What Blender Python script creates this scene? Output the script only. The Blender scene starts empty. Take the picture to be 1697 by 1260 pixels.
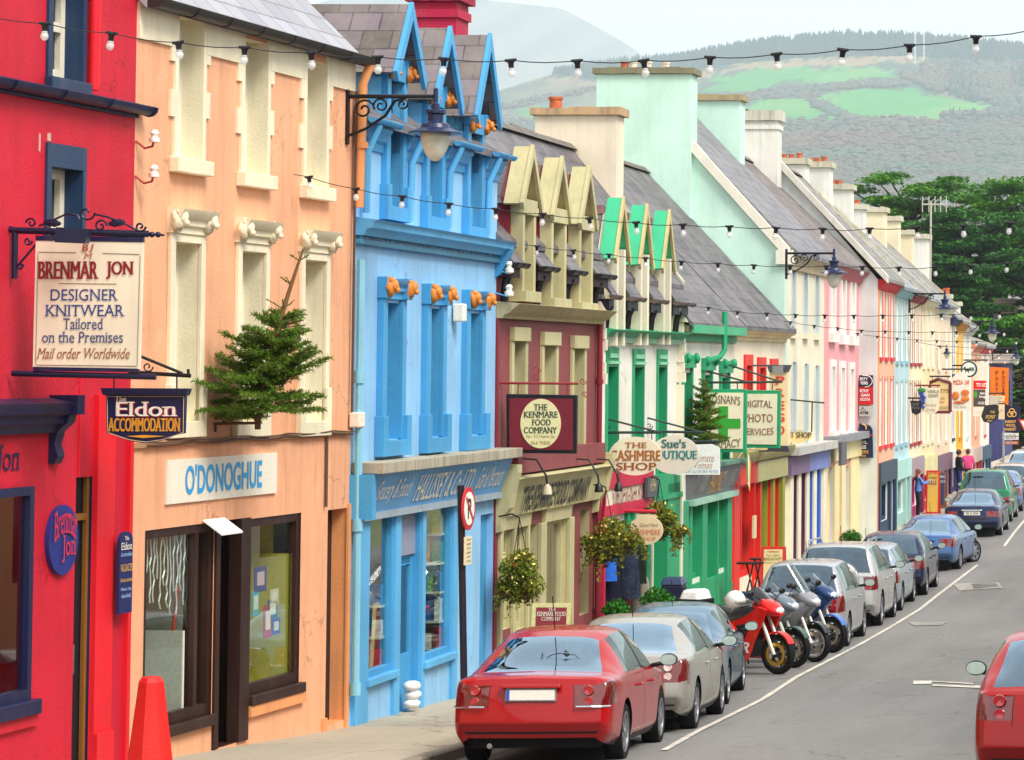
import bpy, bmesh, math, random
import numpy as np
from mathutils import Vector, Matrix
from math import sin, cos, tan, pi, sqrt, radians
random.seed(7)
RNG = np.random.default_rng(7)
S = bpy.context.scene
COL = S.collection

# ---------------------------------------------------------------- camera
F, XP, PITCH = 5000.0, 2100.0, 0.045          # focal length and principal point in photo pixels (a cropped frame)
YP = 608.0 - F * tan(PITCH)
cam_d = bpy.data.cameras.new('camera')
cam = bpy.data.objects.new('camera', cam_d)
COL.objects.link(cam)
cam.rotation_euler = (pi / 2 + PITCH, 0, 0)
cam_d.sensor_width = 36
cam_d.lens = F / 1697 * 36
cam_d.shift_x = (848.5 - XP) / 1697
cam_d.shift_y = (YP - 630) / 1697
cam_d.clip_start, cam_d.clip_end = 0.5, 30000
S.camera = cam

# ---------------------------------------------------------------- sky and sun (bright overcast)
W = bpy.data.worlds.new('World')
S.world = W
W.use_nodes = True
nt = W.node_tree
nt.nodes.clear()
SUN_EL, SUN_AZ = radians(50), radians(124)     # azimuth clockwise from +Y
sky = nt.nodes.new('ShaderNodeTexSky')
sky.sky_type = 'NISHITA'
sky.sun_disc = False
sky.sun_elevation = SUN_EL
sky.sun_rotation = SUN_AZ
sky.dust_density = 2.0
tc = nt.nodes.new('ShaderNodeTexCoord')
mp = nt.nodes.new('ShaderNodeMapping')
mp.inputs['Scale'].default_value = (1.2, 1.2, 5)
cl = nt.nodes.new('ShaderNodeTexNoise')
cl.inputs['Scale'].default_value = 2.6
cl.inputs['Detail'].default_value = 5
rmp = nt.nodes.new('ShaderNodeMapRange')
rmp.inputs[1].default_value, rmp.inputs[2].default_value = 0.30, 0.62
rmp.inputs[3].default_value, rmp.inputs[4].default_value = 0.82, 0.99
cmx = nt.nodes.new('ShaderNodeMix')
cmx.data_type = 'RGBA'
cmx.inputs[7].default_value = (9.7, 9.7, 9.7, 1)
bg = nt.nodes.new('ShaderNodeBackground')
bg.inputs['Strength'].default_value = 0.092
wo = nt.nodes.new('ShaderNodeOutputWorld')
L = nt.links.new
L(tc.outputs['Generated'], mp.inputs[0]); L(mp.outputs[0], cl.inputs['Vector'])
L(cl.outputs[0], rmp.inputs[0]); L(rmp.outputs[0], cmx.inputs[0])
L(sky.outputs[0], cmx.inputs[6]); L(cmx.outputs[2], bg.inputs[0]); L(bg.outputs[0], wo.inputs[0])
sd = bpy.data.lights.new('sun', 'SUN')
sd.energy, sd.angle, sd.color = 2.4, radians(24), (1, 0.96, 0.9)
sun = bpy.data.objects.new('sun', sd)
COL.objects.link(sun)
sun.location = (40, -60, 90)
sun.rotation_euler = Vector((-sin(SUN_AZ) * cos(SUN_EL), -cos(SUN_AZ) * cos(SUN_EL), -sin(SUN_EL))).to_track_quat('-Z', 'Y').to_euler()
vs = S.view_settings
vs.view_transform, vs.look, vs.gamma, vs.exposure = 'Standard', 'None', 1.0, 0.7
S.cycles.max_bounces = 6
S.cycles.volume_bounces = 3
S.cycles.transparent_max_bounces = 12

# ---------------------------------------------------------------- colours and materials
def lin(h):
    h = h.lstrip('#')
    o = []
    for k in (0, 2, 4):
        c = int(h[k:k + 2], 16) / 255
        o.append(c / 12.92 if c <= 0.04045 else ((c + 0.055) / 1.055) ** 2.4)
    return tuple(o)

MATS = {}
def newmat(key):
    m = bpy.data.materials.new(key)
    m.use_nodes = True
    m.node_tree.nodes.clear()
    n = m.node_tree.nodes
    out = n.new('ShaderNodeOutputMaterial')
    b = n.new('ShaderNodeBsdfPrincipled')
    m.node_tree.links.new(b.outputs[0], out.inputs[0])
    return m, n, m.node_tree.links.new, b, out

def noise(n, l, scale, vec=None, detail=4, rough=0.55):
    t = n.new('ShaderNodeTexNoise')
    t.inputs['Scale'].default_value = scale
    t.inputs['Detail'].default_value = detail
    t.inputs['Roughness'].default_value = rough
    if vec is not None:
        l(vec, t.inputs['Vector'])
    return t.outputs[0]

def mrange(n, l, x, a, b, c, d):
    r = n.new('ShaderNodeMapRange')
    l(x, r.inputs[0])
    for k, q in zip((1, 2, 3, 4), (a, b, c, d)):
        r.inputs[k].default_value = q
    return r.outputs[0]

def mixc(n, l, fac, a, b, mode='MIX'):
    x = n.new('ShaderNodeMix')
    x.data_type = 'RGBA'
    x.blend_type = mode
    for q, k in ((fac, 0), (a, 6), (b, 7)):
        if isinstance(q, (int, float)):
            x.inputs[k].default_value = q
        elif isinstance(q, tuple):
            x.inputs[k].default_value = (*q[:3], 1)
        else:
            l(q, x.inputs[k])
    return x.outputs[2]

def bump(n, l, b, h, strength, dist=0.01):
    u = n.new('ShaderNodeBump')
    u.inputs['Strength'].default_value = strength
    u.inputs['Distance'].default_value = dist
    l(h, u.inputs['Height'])
    l(u.outputs[0], b.inputs['Normal'])

def wpos(n):
    return n.new('ShaderNodeNewGeometry').outputs['Position']

def scaled(n, l, v, s):
    m = n.new('ShaderNodeMapping')
    m.inputs['Scale'].default_value = s
    l(v, m.inputs[0])
    return m.outputs[0]

def paint(h, rough=0.65, dirt=0.35, fine=0.25, k=0.93, dirtcol='#6d6658'):
    """painted render or woodwork: uneven coat, rain streaks, a little grain"""
    key = ('paint', h, rough, dirt, fine)
    if key in MATS: return MATS[key]
    m, n, l, b, o = newmat('paint_' + h[1:])
    c = tuple(x * k for x in lin(h))
    p = wpos(n)
    a = noise(n, l, 0.9, p, 6)
    c1 = mixc(n, l, mrange(n, l, a, 0.3, 0.7, 0, 1), tuple(x * 0.86 for x in c), tuple(min(1, x * 1.06) for x in c))
    st = noise(n, l, 1.0, scaled(n, l, p, (5, 5, 0.45)), 7, 0.65)
    c2 = mixc(n, l, mrange(n, l, st, 0.48, 0.74, 0, dirt), c1, lin(dirtcol))
    sp = noise(n, l, 11, p, 5, 0.7)
    c3 = mixc(n, l, mrange(n, l, sp, 0.66, 0.8, 0, dirt * 0.7), c2, tuple(x * 0.55 for x in c))
    pt = noise(n, l, 2.3, p, 8, 0.72)
    c4 = mixc(n, l, mrange(n, l, pt, 0.58, 0.66, 0, min(.3, dirt * .9)), c3, tuple(min(1, x * 1.18 + .02) for x in c))
    if fine >= .3:
        vo = n.new('ShaderNodeTexVoronoi'); vo.feature = 'DISTANCE_TO_EDGE'; vo.inputs['Scale'].default_value = .55
        wv = n.new('ShaderNodeVectorMath'); wv.operation = 'ADD'
        nz = n.new('ShaderNodeTexNoise'); nz.inputs['Scale'].default_value = 2.5; nz.inputs['Detail'].default_value = 8; l(p, nz.inputs['Vector'])
        l(p, wv.inputs[0]); l(nz.outputs[1], wv.inputs[1]); l(wv.outputs[0], vo.inputs['Vector'])
        ck = n.new('ShaderNodeMath'); ck.operation = 'MULTIPLY'
        l(mrange(n, l, vo.outputs['Distance'], .003, .009, .5, 0), ck.inputs[0]); l(mrange(n, l, noise(n, l, .5, p), .5, .6, 0, 1), ck.inputs[1])
        c4 = mixc(n, l, ck.outputs[0], c4, tuple(x * .3 for x in c))
    l(c4, b.inputs['Base Color'])
    b.inputs['Roughness'].default_value = rough
    b.inputs['Specular IOR Level'].default_value = 0.35
    bump(n, l, b, noise(n, l, 26, p, 8, 0.75), min(1, fine * 1.8), 0.02)
    MATS[key] = m
    return m

def plain(h, rough=0.5, metal=0.0, spec=0.5, var=0.12, coat=0.0, sc=25):
    key = ('plain', h, rough, metal, spec, var, coat, sc)
    if key in MATS: return MATS[key]
    m, n, l, b, o = newmat('surface_' + h[1:])
    c = lin(h)
    t = n.new('ShaderNodeTexCoord').outputs['Object']
    a = noise(n, l, sc, t, 5)
    l(mixc(n, l, mrange(n, l, a, 0.3, 0.75, 0, 1), tuple(x * (1 - var) for x in c), tuple(min(1, x * (1 + var)) for x in c)), b.inputs['Base Color'])
    b.inputs['Roughness'].default_value = rough
    b.inputs['Metallic'].default_value = metal
    b.inputs['Specular IOR Level'].default_value = spec
    b.inputs['Coat Weight'].default_value = coat
    b.inputs['Coat Roughness'].default_value = 0.04
    MATS[key] = m
    return m

def carpaint(h, metal=0.35, dirt=0.35):
    key = ('car', h)
    if key in MATS: return MATS[key]
    m, n, l, b, o = newmat('car_paint_' + h[1:])
    c = lin(h)
    tco = n.new('ShaderNodeTexCoord').outputs['Object']
    sep = n.new('ShaderNodeSeparateXYZ')
    l(tco, sep.inputs[0])
    g = noise(n, l, 5, tco, 6, 0.7)
    low = mrange(n, l, sep.outputs[2], 0.25, 0.75, 1, 0)          # road dust settles on the sills
    mm = n.new('ShaderNodeMath'); mm.operation = 'MULTIPLY'
    l(low, mm.inputs[0]); l(mrange(n, l, g, 0.3, 0.7, 0.1, dirt * 1.6), mm.inputs[1])
    l(mixc(n, l, mm.outputs[0], c, lin('#6f675a')), b.inputs['Base Color'])
    l(mrange(n, l, mm.outputs[0], 0, 0.5, 0.22, 0.6), b.inputs['Roughness'])
    b.inputs['Metallic'].default_value = metal
    b.inputs['Coat Weight'].default_value = 0.42
    b.inputs['Specular IOR Level'].default_value = 0.25
    b.inputs['Coat Roughness'].default_value = 0.03
    MATS[key] = m
    return m

def glassmat(tint='#ffffff', key='shop', strength=1.0, rough=0.0, sheen='#ffffff'):
    """clear pane: see-through, with a mirror-like sheen that grows at glancing angles"""
    k = ('glass', tint, key)
    if k in MATS: return MATS[k]
    m, n, l, b, o = newmat('glass_' + key)
    n.remove(b)
    tr = n.new('ShaderNodeBsdfTransparent'); tr.inputs[0].default_value = (*lin(tint), 1)
    gl = n.new('ShaderNodeBsdfGlossy'); gl.inputs['Roughness'].default_value = rough
    gl.inputs[0].default_value = (*lin(sheen), 1)
    fr = n.new('ShaderNodeFresnel')
    l(mrange(n, l, n.new('ShaderNodeNewGeometry').outputs['Backfacing'], 0, 1, 1.45, 1 / 1.45), fr.inputs[0])
    mm = n.new('ShaderNodeMath'); mm.operation = 'MULTIPLY'; mm.use_clamp = True
    mm.inputs[1].default_value = strength
    mx = n.new('ShaderNodeMixShader')
    l(fr.outputs[0], mm.inputs[0]); l(mm.outputs[0], mx.inputs[0]); l(tr.outputs[0], mx.inputs[1]); l(gl.outputs[0], mx.inputs[2]); l(mx.outputs[0], o.inputs[0])
    MATS[k] = m
    return m

def darkglass(h='#1c2a30', rough=0.05, spec=0.6):
    return plain(h, rough, 0, spec, 0.25, 0.0, 1.5)

def slate(h='#4f4c52', h2='#67626a', along='y', moss=0.35, w=0.42, hgt=0.3):
    key = ('slate', h, h2, along, moss)
    if key in MATS: return MATS[key]
    m, n, l, b, o = newmat('slates_' + along)
    p = wpos(n)
    sep = n.new('ShaderNodeSeparateXYZ'); l(p, sep.inputs[0])
    comb = n.new('ShaderNodeCombineXYZ')
    zz = n.new('ShaderNodeMath'); zz.operation = 'MULTIPLY'; zz.inputs[1].default_value = 1.35
    l(sep.outputs[2], zz.inputs[0])
    l(sep.outputs[1 if along == 'y' else 0], comb.inputs[0]); l(zz.outputs[0], comb.inputs[1])
    br = n.new('ShaderNodeTexBrick')
    l(comb.outputs[0], br.inputs['Vector'])
    br.inputs['Color1'].default_value = (*lin(h), 1)
    br.inputs['Color2'].default_value = (*lin(h2), 1)
    br.inputs['Mortar'].default_value = (*[x * 0.35 for x in lin(h)], 1)
    br.inputs['Scale'].default_value = 1
    br.inputs['Mortar Size'].default_value = 0.012
    br.inputs['Bias'].default_value = -0.1
    br.inputs['Brick Width'].default_value = w
    br.inputs['Row Height'].default_value = hgt
    a = noise(n, l, 1.3, p, 6, 0.7)
    c = mixc(n, l, mrange(n, l, a, 0.4, 0.75, 0, 0.5), br.outputs[0], lin('#a19a96'))
    g = noise(n, l, 2.6, p, 7, 0.75)
    c = mixc(n, l, mrange(n, l, g, 0.55, 0.75, 0, moss), c, lin('#6f6238'))
    l(c, b.inputs['Base Color'])
    b.inputs['Roughness'].default_value = 0.55
    bump(n, l, b, br.outputs[1], -0.6, 0.02)
    MATS[key] = m
    return m

def leafmat(key, a, bb, sc=1.5, trans=0.25):
    k = ('leaf', key)
    if k in MATS: return MATS[k]
    m, n, l, b, o = newmat('leaves_' + key)
    p = wpos(n)
    x = noise(n, l, sc, p, 5, 0.7)
    y = noise(n, l, sc * 9, p, 2)
    c = mixc(n, l, mrange(n, l, x, 0.35, 0.65, 0, 1), lin(a), lin(bb))
    c = mixc(n, l, mrange(n, l, y, 0.35, 0.7, 0, 0.5), c, tuple(q * 0.55 for q in lin(a)))
    l(c, b.inputs['Base Color'])
    b.inputs['Roughness'].default_value = 0.6
    b.inputs['Specular IOR Level'].default_value = 0.2
    tl = n.new('ShaderNodeBsdfTranslucent'); l(c, tl.inputs[0])
    mx = n.new('ShaderNodeMixShader'); mx.inputs[0].default_value = trans
    l(b.outputs[0], mx.inputs[1]); l(tl.outputs[0], mx.inputs[2]); l(mx.outputs[0], o.inputs[0])
    MATS[k] = m
    return m

BLACK = plain('#0b0b0f', 0.45)
IRON = plain('#10121a', 0.4, 0.3)
NAVY = plain('#141b44', 0.35)
RUBBER = plain('#0c0c0e', 0.8, 0, 0.3, 0.3)
CHROME = plain('#c9cbd0', 0.15, 1.0)
ALLOY = plain('#9a9ba0', 0.3, 0.8)
WHITE = plain('#efece0', 0.5)
CREAM = paint('#f7e9c6', 0.6, 0.2)
CLEAR = glassmat('#e9f2ee', 'shop', 1.7)
PANE = darkglass('#12191e')

# ---------------------------------------------------------------- rays: photo pixel -> point on a real surface
def ray(px, py):
    dx, uy = (px - XP) / F, -(py - YP) / F
    return Vector((dx, cos(PITCH) - uy * sin(PITCH), sin(PITCH) + uy * cos(PITCH)))

def atY(px, py, Y):
    r = ray(px, py)
    return r * (Y / r.y)

class Frame:
    """a house front: s along the street, o out from the wall, z up"""
    def __init__(f, a, b):
        f.a = Vector((a[0], a[1], 0)); d = Vector((b[0] - a[0], b[1] - a[1], 0))
        f.len = d.length; f.t = d.normalized(); f.n = Vector((f.t.y, -f.t.x, 0))
    def __call__(f, s, o, z):
        p = f.a + f.t * s + f.n * o
        return (p.x, p.y, z)
    def hit(f, px, py, o=0.0):
        r = ray(px, py)
        k = (f.a.dot(f.n) + o) / r.dot(f.n)
        p = r * k
        return (p - f.a).dot(f.t), p.z
    def s(f, px, py=608, o=0.0): return f.hit(px, py, o)[0]
    def z(f, px, py, o=0.0): return f.hit(px, py, o)[1]

# ---------------------------------------------------------------- mesh builder
class MB:
    def __init__(s, T=None):
        s.v, s.f, s.T, s.mi, s.cur = [], [], T, [], 0
    def add(s, vs, fs, T='own'):
        T = s.T if T == 'own' else T
        k = len(s.v)
        s.v += [tuple(T(*p)) if T else tuple(p) for p in vs]
        s.f += [tuple(i + k for i in f) for f in fs]
        s.mi += [s.cur] * len(fs)
        return s
    def box(s, x0, x1, y0, y1, z0, z1):
        return s.add([(x, y, z) for z in (z0, z1) for y in (y0, y1) for x in (x0, x1)],
                     [(0, 2, 3, 1), (4, 5, 7, 6), (0, 1, 5, 4), (2, 6, 7, 3), (0, 4, 6, 2), (1, 3, 7, 5)])
    def hexa(s, p):     # 8 corners: bottom ring then top ring
        return s.add(p, [(3, 2, 1, 0), (4, 5, 6, 7), (0, 1, 5, 4), (1, 2, 6, 5), (2, 3, 7, 6), (3, 0, 4, 7)])
    def prism(s, poly, c0, c1, f):
        """poly of (a,b) swept from c0 to c1; f(a,b,c) -> point"""
        n = len(poly)
        return s.add([f(a, b, c0) for a, b in poly] + [f(a, b, c1) for a, b in poly],
                     [tuple(range(n))[::-1], tuple(range(n, 2 * n))] + [(i, (i + 1) % n, n + (i + 1) % n, n + i) for i in range(n)])
    def quad(s, *p): return s.add(p, [tuple(range(len(p)))])
    def tube(s, pts, r, seg=6, cap=True):
        T = s.T
        P = [Vector(T(*p)) if T else Vector(p) for p in pts]
        R = r if isinstance(r, (list, tuple)) else [r] * len(P)
        vs, fs = [], []
        up = None
        for i, p in enumerate(P):
            d = (P[min(i + 1, len(P) - 1)] - P[max(i - 1, 0)])
            d = d.normalized() if d.length > 1e-9 else Vector((0, 0, 1))
            if up is None or abs(up.dot(d)) > 0.98:
                up = Vector((0, 0, 1)) if abs(d.z) < 0.9 else Vector((1, 0, 0))
            a = d.cross(up).normalized(); b = a.cross(d).normalized()
            up = b
            for k in range(seg):
                t = 2 * pi * k / seg
                vs.append(p + (a * cos(t) + b * sin(t)) * R[i])
        for i in range(len(P) - 1):
            for k in range(seg):
                fs.append((i * seg + k, i * seg + (k + 1) % seg, (i + 1) * seg + (k + 1) % seg, (i + 1) * seg + k))
        if cap:
            fs.append(tuple(range(seg))[::-1]); fs.append(tuple(range((len(P) - 1) * seg, len(P) * seg)))
        return s.add(vs, fs, None)
    def lathe(s, prof, c=(0, 0, 0), seg=16, axis='z', sx=1, sy=1, caps=True):
        """profile of (radius, height)"""
        vs, fs = [], []
        for r, h in prof:
            for k in range(seg):
                t = 2 * pi * k / seg
                a, b = r * cos(t) * sx, r * sin(t) * sy
                vs.append({'z': (c[0] + a, c[1] + b, c[2] + h), 'x': (c[0] + h, c[1] + a, c[2] + b), 'y': (c[0] + a, c[1] + h, c[2] + b)}[axis])
        for i in range(len(prof) - 1):
            for k in range(seg):
                fs.append((i * seg + k, i * seg + (k + 1) % seg, (i + 1) * seg + (k + 1) % seg, (i + 1) * seg + k))
        if prof[0] == prof[-1]: caps = False
        if caps and prof[0][0] > 1e-6: fs.append(tuple(range(seg))[::-1])
        if caps and prof[-1][0] > 1e-6: fs.append(tuple(range((len(prof) - 1) * seg, len(prof) * seg)))
        return s.add(vs, fs)
    def ball(s, c, r, sx=1, sy=1, sz=1, seg=12, rings=8, wob=0.0):
        vs = [(c[0], c[1], c[2] - r * sz)]
        for i in range(1, rings):
            a = pi * i / rings
            for k in range(seg):
                t = 2 * pi * k / seg
                q = r * (1 + wob * (random.random() - 0.5))
                vs.append((c[0] + q * sx * sin(a) * cos(t), c[1] + q * sy * sin(a) * sin(t), c[2] - q * sz * cos(a)))
        vs.append((c[0], c[1], c[2] + r * sz))
        fs = [(0, 1 + (k + 1) % seg, 1 + k) for k in range(seg)]
        for i in range(rings - 2):
            for k in range(seg):
                a, b = 1 + i * seg, 1 + (i + 1) * seg
                fs.append((a + k, a + (k + 1) % seg, b + (k + 1) % seg, b + k))
        e = len(vs) - 1; a = 1 + (rings - 2) * seg
        fs += [(a + k, a + (k + 1) % seg, e) for k in range(seg)]
        return s.add(vs, fs)

ORIG = {}
def link(o, parent=None):
    COL.objects.link(o)
    if parent is not None: o.parent = parent
    return o

def thing(name, label, cat, loc=(0, 0, 0), group=None, rz=0.0, kind=None):
    o = bpy.data.objects.new(name, None)
    o.empty_display_size = 0.2
    o.location = loc
    o.rotation_euler = (0, 0, rz)
    link(o)
    tag(o, label, cat, group, kind)
    ORIG[o.name] = Vector(loc)
    return o

def tag(o, label=None, cat=None, group=None, kind=None):
    if label: o['label'] = label
    if cat: o['category'] = cat
    if group: o['group'] = group
    if kind: o['kind'] = kind
    return o

def part(name, mb, mat, parent=None, smooth=False, local=False, bevel=0.0, label=None, fix=True):
    """mesh object; world coordinates unless local, stored relative to the thing it belongs to"""
    me = bpy.data.meshes.new(name)
    off = Vector((0, 0, 0))
    if parent is not None and not local:
        r = parent
        while r.parent is not None: r = r.parent
        off = ORIG.get(r.name, off)
    vs = [(a - off.x, b - off.y, c - off.z) for a, b, c in mb.v] if off.length else mb.v
    me.from_pydata(vs, [], mb.f)
    mats = mat if isinstance(mat, (list, tuple)) else [mat]
    for m in mats: me.materials.append(m)
    if len(mats) > 1: me.polygons.foreach_set('material_index', mb.mi)
    if fix and len(mb.f) < 30000:
        bm = bmesh.new(); bm.from_mesh(me)
        bmesh.ops.recalc_face_normals(bm, faces=bm.faces)
        bm.to_mesh(me); bm.free()
    if smooth:
        me.polygons.foreach_set('use_smooth', [True] * len(me.polygons))
        if smooth != 'all':
            me.set_sharp_from_angle(angle=radians(38))
    me.update()
    o = bpy.data.objects.new(name, me)
    link(o, parent)
    if bevel:
        bv = o.modifiers.new('bevel', 'BEVEL'); bv.width = bevel; bv.segments = 2; bv.limit_method = 'ANGLE'; bv.angle_limit = radians(35)
    if label: o['label'] = label
    return o

def copytree(o, parent=None):
    c = o.copy()
    link(c, parent)
    for ch in list(o.children): copytree(ch, c)
    return c

# ---------------------------------------------------------------- lettering
TXT = {}
def glyphs(body, serif=False, bold=0.0, shear=0.0):
    """text as a flat triangulated outline, unit cap height"""
    key = (body, serif, bold, shear)
    if key in TXT: return TXT[key]
    cu = bpy.data.curves.new('lettering', 'FONT')
    cu.body = body; cu.size = 1.0; cu.shear = shear; cu.offset = 0 if serif else bold; cu.resolution_u = 4; cu.fill_mode = 'FRONT'
    ob = bpy.data.objects.new('lettering', cu)
    COL.objects.link(ob)
    bpy.context.view_layer.update()
    me = bpy.data.meshes.new_from_object(ob.evaluated_get(bpy.context.evaluated_depsgraph_get()))
    v = [(p.co.x, p.co.y, 0.0) for p in me.vertices]
    f = [tuple(p.vertices) for p in me.polygons]
    if serif and v:
        cnt = {}
        for q in f:
            for i in range(len(q)):
                e = tuple(sorted((q[i], q[(i + 1) % len(q)])))
                cnt[e] = cnt.get(e, 0) + 1
        cap = max(q[1] for q in v)
        levels = [0.0, 0.682 if cap > 0.6 else cap, 0.45]
        base = list(v)
        for (i, j), c in cnt.items():
            if c != 1: continue
            (xa, ya, _), (xb, yb, _) = base[i], base[j]
            wd = abs(xa - xb)
            if abs(ya - yb) < 0.012 and 0.03 < wd < 0.2:
                for lv in levels:
                    if abs(ya - lv) < 0.03:
                        sg = 1 if lv == 0 else -1
                        a, b = min(xa, xb) - 0.07, max(xa, xb) + 0.07
                        k = len(v)
                        dz = .0006 + .0005 * (k // 4 % 7)
                        v += [(a, ya, dz), (b, ya, dz), (b, ya + sg * 0.05, dz), (a, ya + sg * 0.05, dz)]
                        f.append((k, k + 1, k + 2, k + 3))
                        break
    bpy.data.objects.remove(ob); bpy.data.curves.remove(cu); bpy.data.meshes.remove(me)
    if v:
        x0 = min(p[0] for p in v); x1 = max(p[0] for p in v); y0 = min(p[1] for p in v); y1 = max(p[1] for p in v)
    else: x0 = x1 = y0 = y1 = 0
    TXT[key] = (v, f, x0, x1, y0, y1)
    return TXT[key]

def text(mb, body, cx, cy, w, h, f, lift=0.006, serif=False, bold=0.0, shear=0.0, arc=0.0):
    """fit body in w x h about (cx,cy); f(a,b,c) -> point, c out of the board"""
    v, fs, x0, x1, y0, y1 = glyphs(body, serif, bold, shear)
    sx, sy = w / max(1e-6, x1 - x0), h / max(1e-6, y1 - y0)
    out = []
    for x, y, dz in v:
        a = cx + (x - (x0 + x1) / 2) * sx
        b = cy + (y - (y0 + y1) / 2) * sy + arc * (1 - ((a - cx) / (w / 2)) ** 2)
        out.append(f(a, b, lift + dz))
    return mb.add(out, fs, None)

def interp(tab, y):
    return float(np.interp(y, [p[0] for p in tab], [p[1] for p in tab]))
ZG = [(5, -3.0), (20, -3.75), (27, -4.1), (34, -4.45), (39, -4.72), (45, -5.0), (57, -5.3), (68, -5.5), (86, -5.45), (95, -5.33), (111, -5.2), (140, -5.0), (200, -4.8), (420, -4.6)]
ZW = [(5, -2.8), (20, -3.6), (28, -4.05), (34, -4.36), (39, -4.64), (44, -4.83), (57, -5.05), (68, -5.2), (80, -5.1), (91, -5.0), (98, -4.92), (115, -4.8), (140, -4.7), (420, -4.4)]
XK = [(5, -9.1), (34, -9.25), (45, -9.55), (57, -9.8), (68, -9.95), (80, -10.1), (95, -10.25), (111, -10.5), (140, -11.0), (200, -13), (420, -30)]
def road_z(x, y):
    xk = interp(XK, y)
    return interp(ZG, y) + 0.03 * max(0, min(x - xk, 4.2)) - 0.03 * max(0, x - xk - 6.2)
def on_road(px, py):
    r = ray(px, py); lo, hi = 8.0, 400.0
    for _ in range(60):
        k = (lo + hi) / 2; p = r * (k / r.y)
        if p.z > road_z(p.x, p.y): lo = k
        else: hi = k
    return r * (lo / r.y)
def pave_z(x, y):
    xk = interp(XK, y)
    k = min(1, max(0, (xk - x) / max(0.5, xk + 11.9)))
    return (interp(ZG, y) + 0.13) * (1 - k) + interp(ZW, y) * k
# ================================================================ SETTING
def asphalt(key, base, alt, spec_scale=90, patch=0.5):
    m, n, l, b, o = newmat(key)
    p = wpos(n)
    a = noise(n, l, 0.35, scaled(n, l, p, (1, 0.35, 1)), 5)
    c = mixc(n, l, mrange(n, l, a, 0.35, 0.65, 0, 1), lin(base), lin(alt))
    g = noise(n, l, spec_scale, p, 3, 0.7)
    c = mixc(n, l, mrange(n, l, g, 0.35, 0.7, 0.0, 0.45), c, tuple(x * 0.45 for x in lin(base)))
    w = noise(n, l, 4.0, p, 6, 0.75)
    c = mixc(n, l, mrange(n, l, w, 0.6, 0.8, 0, patch), c, tuple(x * 0.6 for x in lin(base)))
    nz = n.new('ShaderNodeTexNoise'); nz.inputs['Scale'].default_value = 1.6; nz.inputs['Detail'].default_value = 8; l(p, nz.inputs['Vector'])
    va = n.new('ShaderNodeVectorMath'); va.operation = 'ADD'; l(p, va.inputs[0]); l(nz.outputs[1], va.inputs[1])
    vo = n.new('ShaderNodeTexVoronoi'); vo.feature = 'DISTANCE_TO_EDGE'; vo.inputs['Scale'].default_value = .33; l(va.outputs[0], vo.inputs['Vector'])
    mm = n.new('ShaderNodeMath'); mm.operation = 'MULTIPLY'
    l(mrange(n, l, vo.outputs['Distance'], .004, .011, .6, 0), mm.inputs[0]); l(mrange(n, l, noise(n, l, .3, p), .47, .56, 0, 1), mm.inputs[1])
    c = mixc(n, l, mm.outputs[0], c, tuple(x * .3 for x in lin(base)))
    dr = noise(n, l, 1.7, p, 3, .5)
    c = mixc(n, l, mrange(n, l, dr, .66, .74, 0, .45), c, tuple(x * .45 for x in lin(base)))
    wd = noise(n, l, 1, scaled(n, l, p, (.9, .03, 1)), 3)
    c = mixc(n, l, mrange(n, l, wd, .48, .62, 0, .3), c, tuple(min(1, x * 1.45) for x in lin(base)))
    l(c, b.inputs['Base Color'])
    b.inputs['Roughness'].default_value = 0.85
    bump(n, l, b, g, 0.5, 0.01)
    return m
ROAD = asphalt('asphalt', '#6e6c6a', '#817e7a', 14, .7)
PAVE = asphalt('pavement_concrete', '#a69b87', '#b8ad98', 35, 0.35)
KERB = asphalt('kerb_stone', '#a59b88', '#8a8273', 30, 0.5)
EARTH = asphalt('turf_and_earth', '#5f6a3c', '#747a4a', 4)
m, n, l, bb_, o = newmat('worn_road_paint')
wn = noise(n, l, 5, wpos(n), 8, 0.8)
l(mixc(n, l, mrange(n, l, wn, .42, .6, 0, .85), lin('#d6d0c2'), lin('#9a9286')), bb_.inputs['Base Color']); bb_.inputs['Roughness'].default_value = .85
PAINTW = m

def structure(name, mb, m, smooth=False):
    return tag(part(name, mb, m, None, smooth, fix=False), kind='structure')

ys = list(np.arange(4, 130, 1.0)) + list(np.arange(130, 420, 6.0))
g = MB()
g.quad((-9000, -400, -7.2), (9000, -400, -7.2), (9000, 20000, -7.2), (-9000, 20000, -7.2))
structure('ground', g, EARTH)

def strip(name, cols, zf, m, sk=0):
    mb = MB()
    for y in ys:
        xk = interp(XK, y)
        for c in cols:
            x = c(xk)
            mb.v.append((x, y, zf(x, y)))
    n = len(cols)
    for i in range(len(ys) - 1):
        for k in range(n - 1):
            mb.f.append((i * n + k, i * n + k + 1, (i + 1) * n + k + 1, (i + 1) * n + k)); mb.mi.append(0)
    return structure(name, mb, m)
strip('road', [lambda k: k - 0.2, lambda k: k + 0.01, lambda k: k + 1, lambda k: k + 2.1, lambda k: k + 4.2, lambda k: k + 6.2, lambda k: k + 9, lambda k: k + 13], road_z, ROAD)
strip('gutter_channel', [lambda k: k + .006, lambda k: k + .3], lambda x, y: road_z(x, y) + .006, asphalt('gutter_dirt', '#5a564e', '#6e685e', 9, .6))
strip('pavement', [lambda k: -13.6 + min(0, k + 11.5), lambda k: -11.9 + min(0, k + 11), lambda k: k - 0.16], pave_z, PAVE)
mb = MB()
for y in ys:
    xk = interp(XK, y); z = pave_z(xk, y)
    mb.v += [(xk - 0.16, y, z - 0.01), (xk - 0.155, y, z + 0.012), (xk - 0.02, y, z + 0.012), (xk, y, z - 0.01), (xk + 0.005, y, z - 0.3)]
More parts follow.
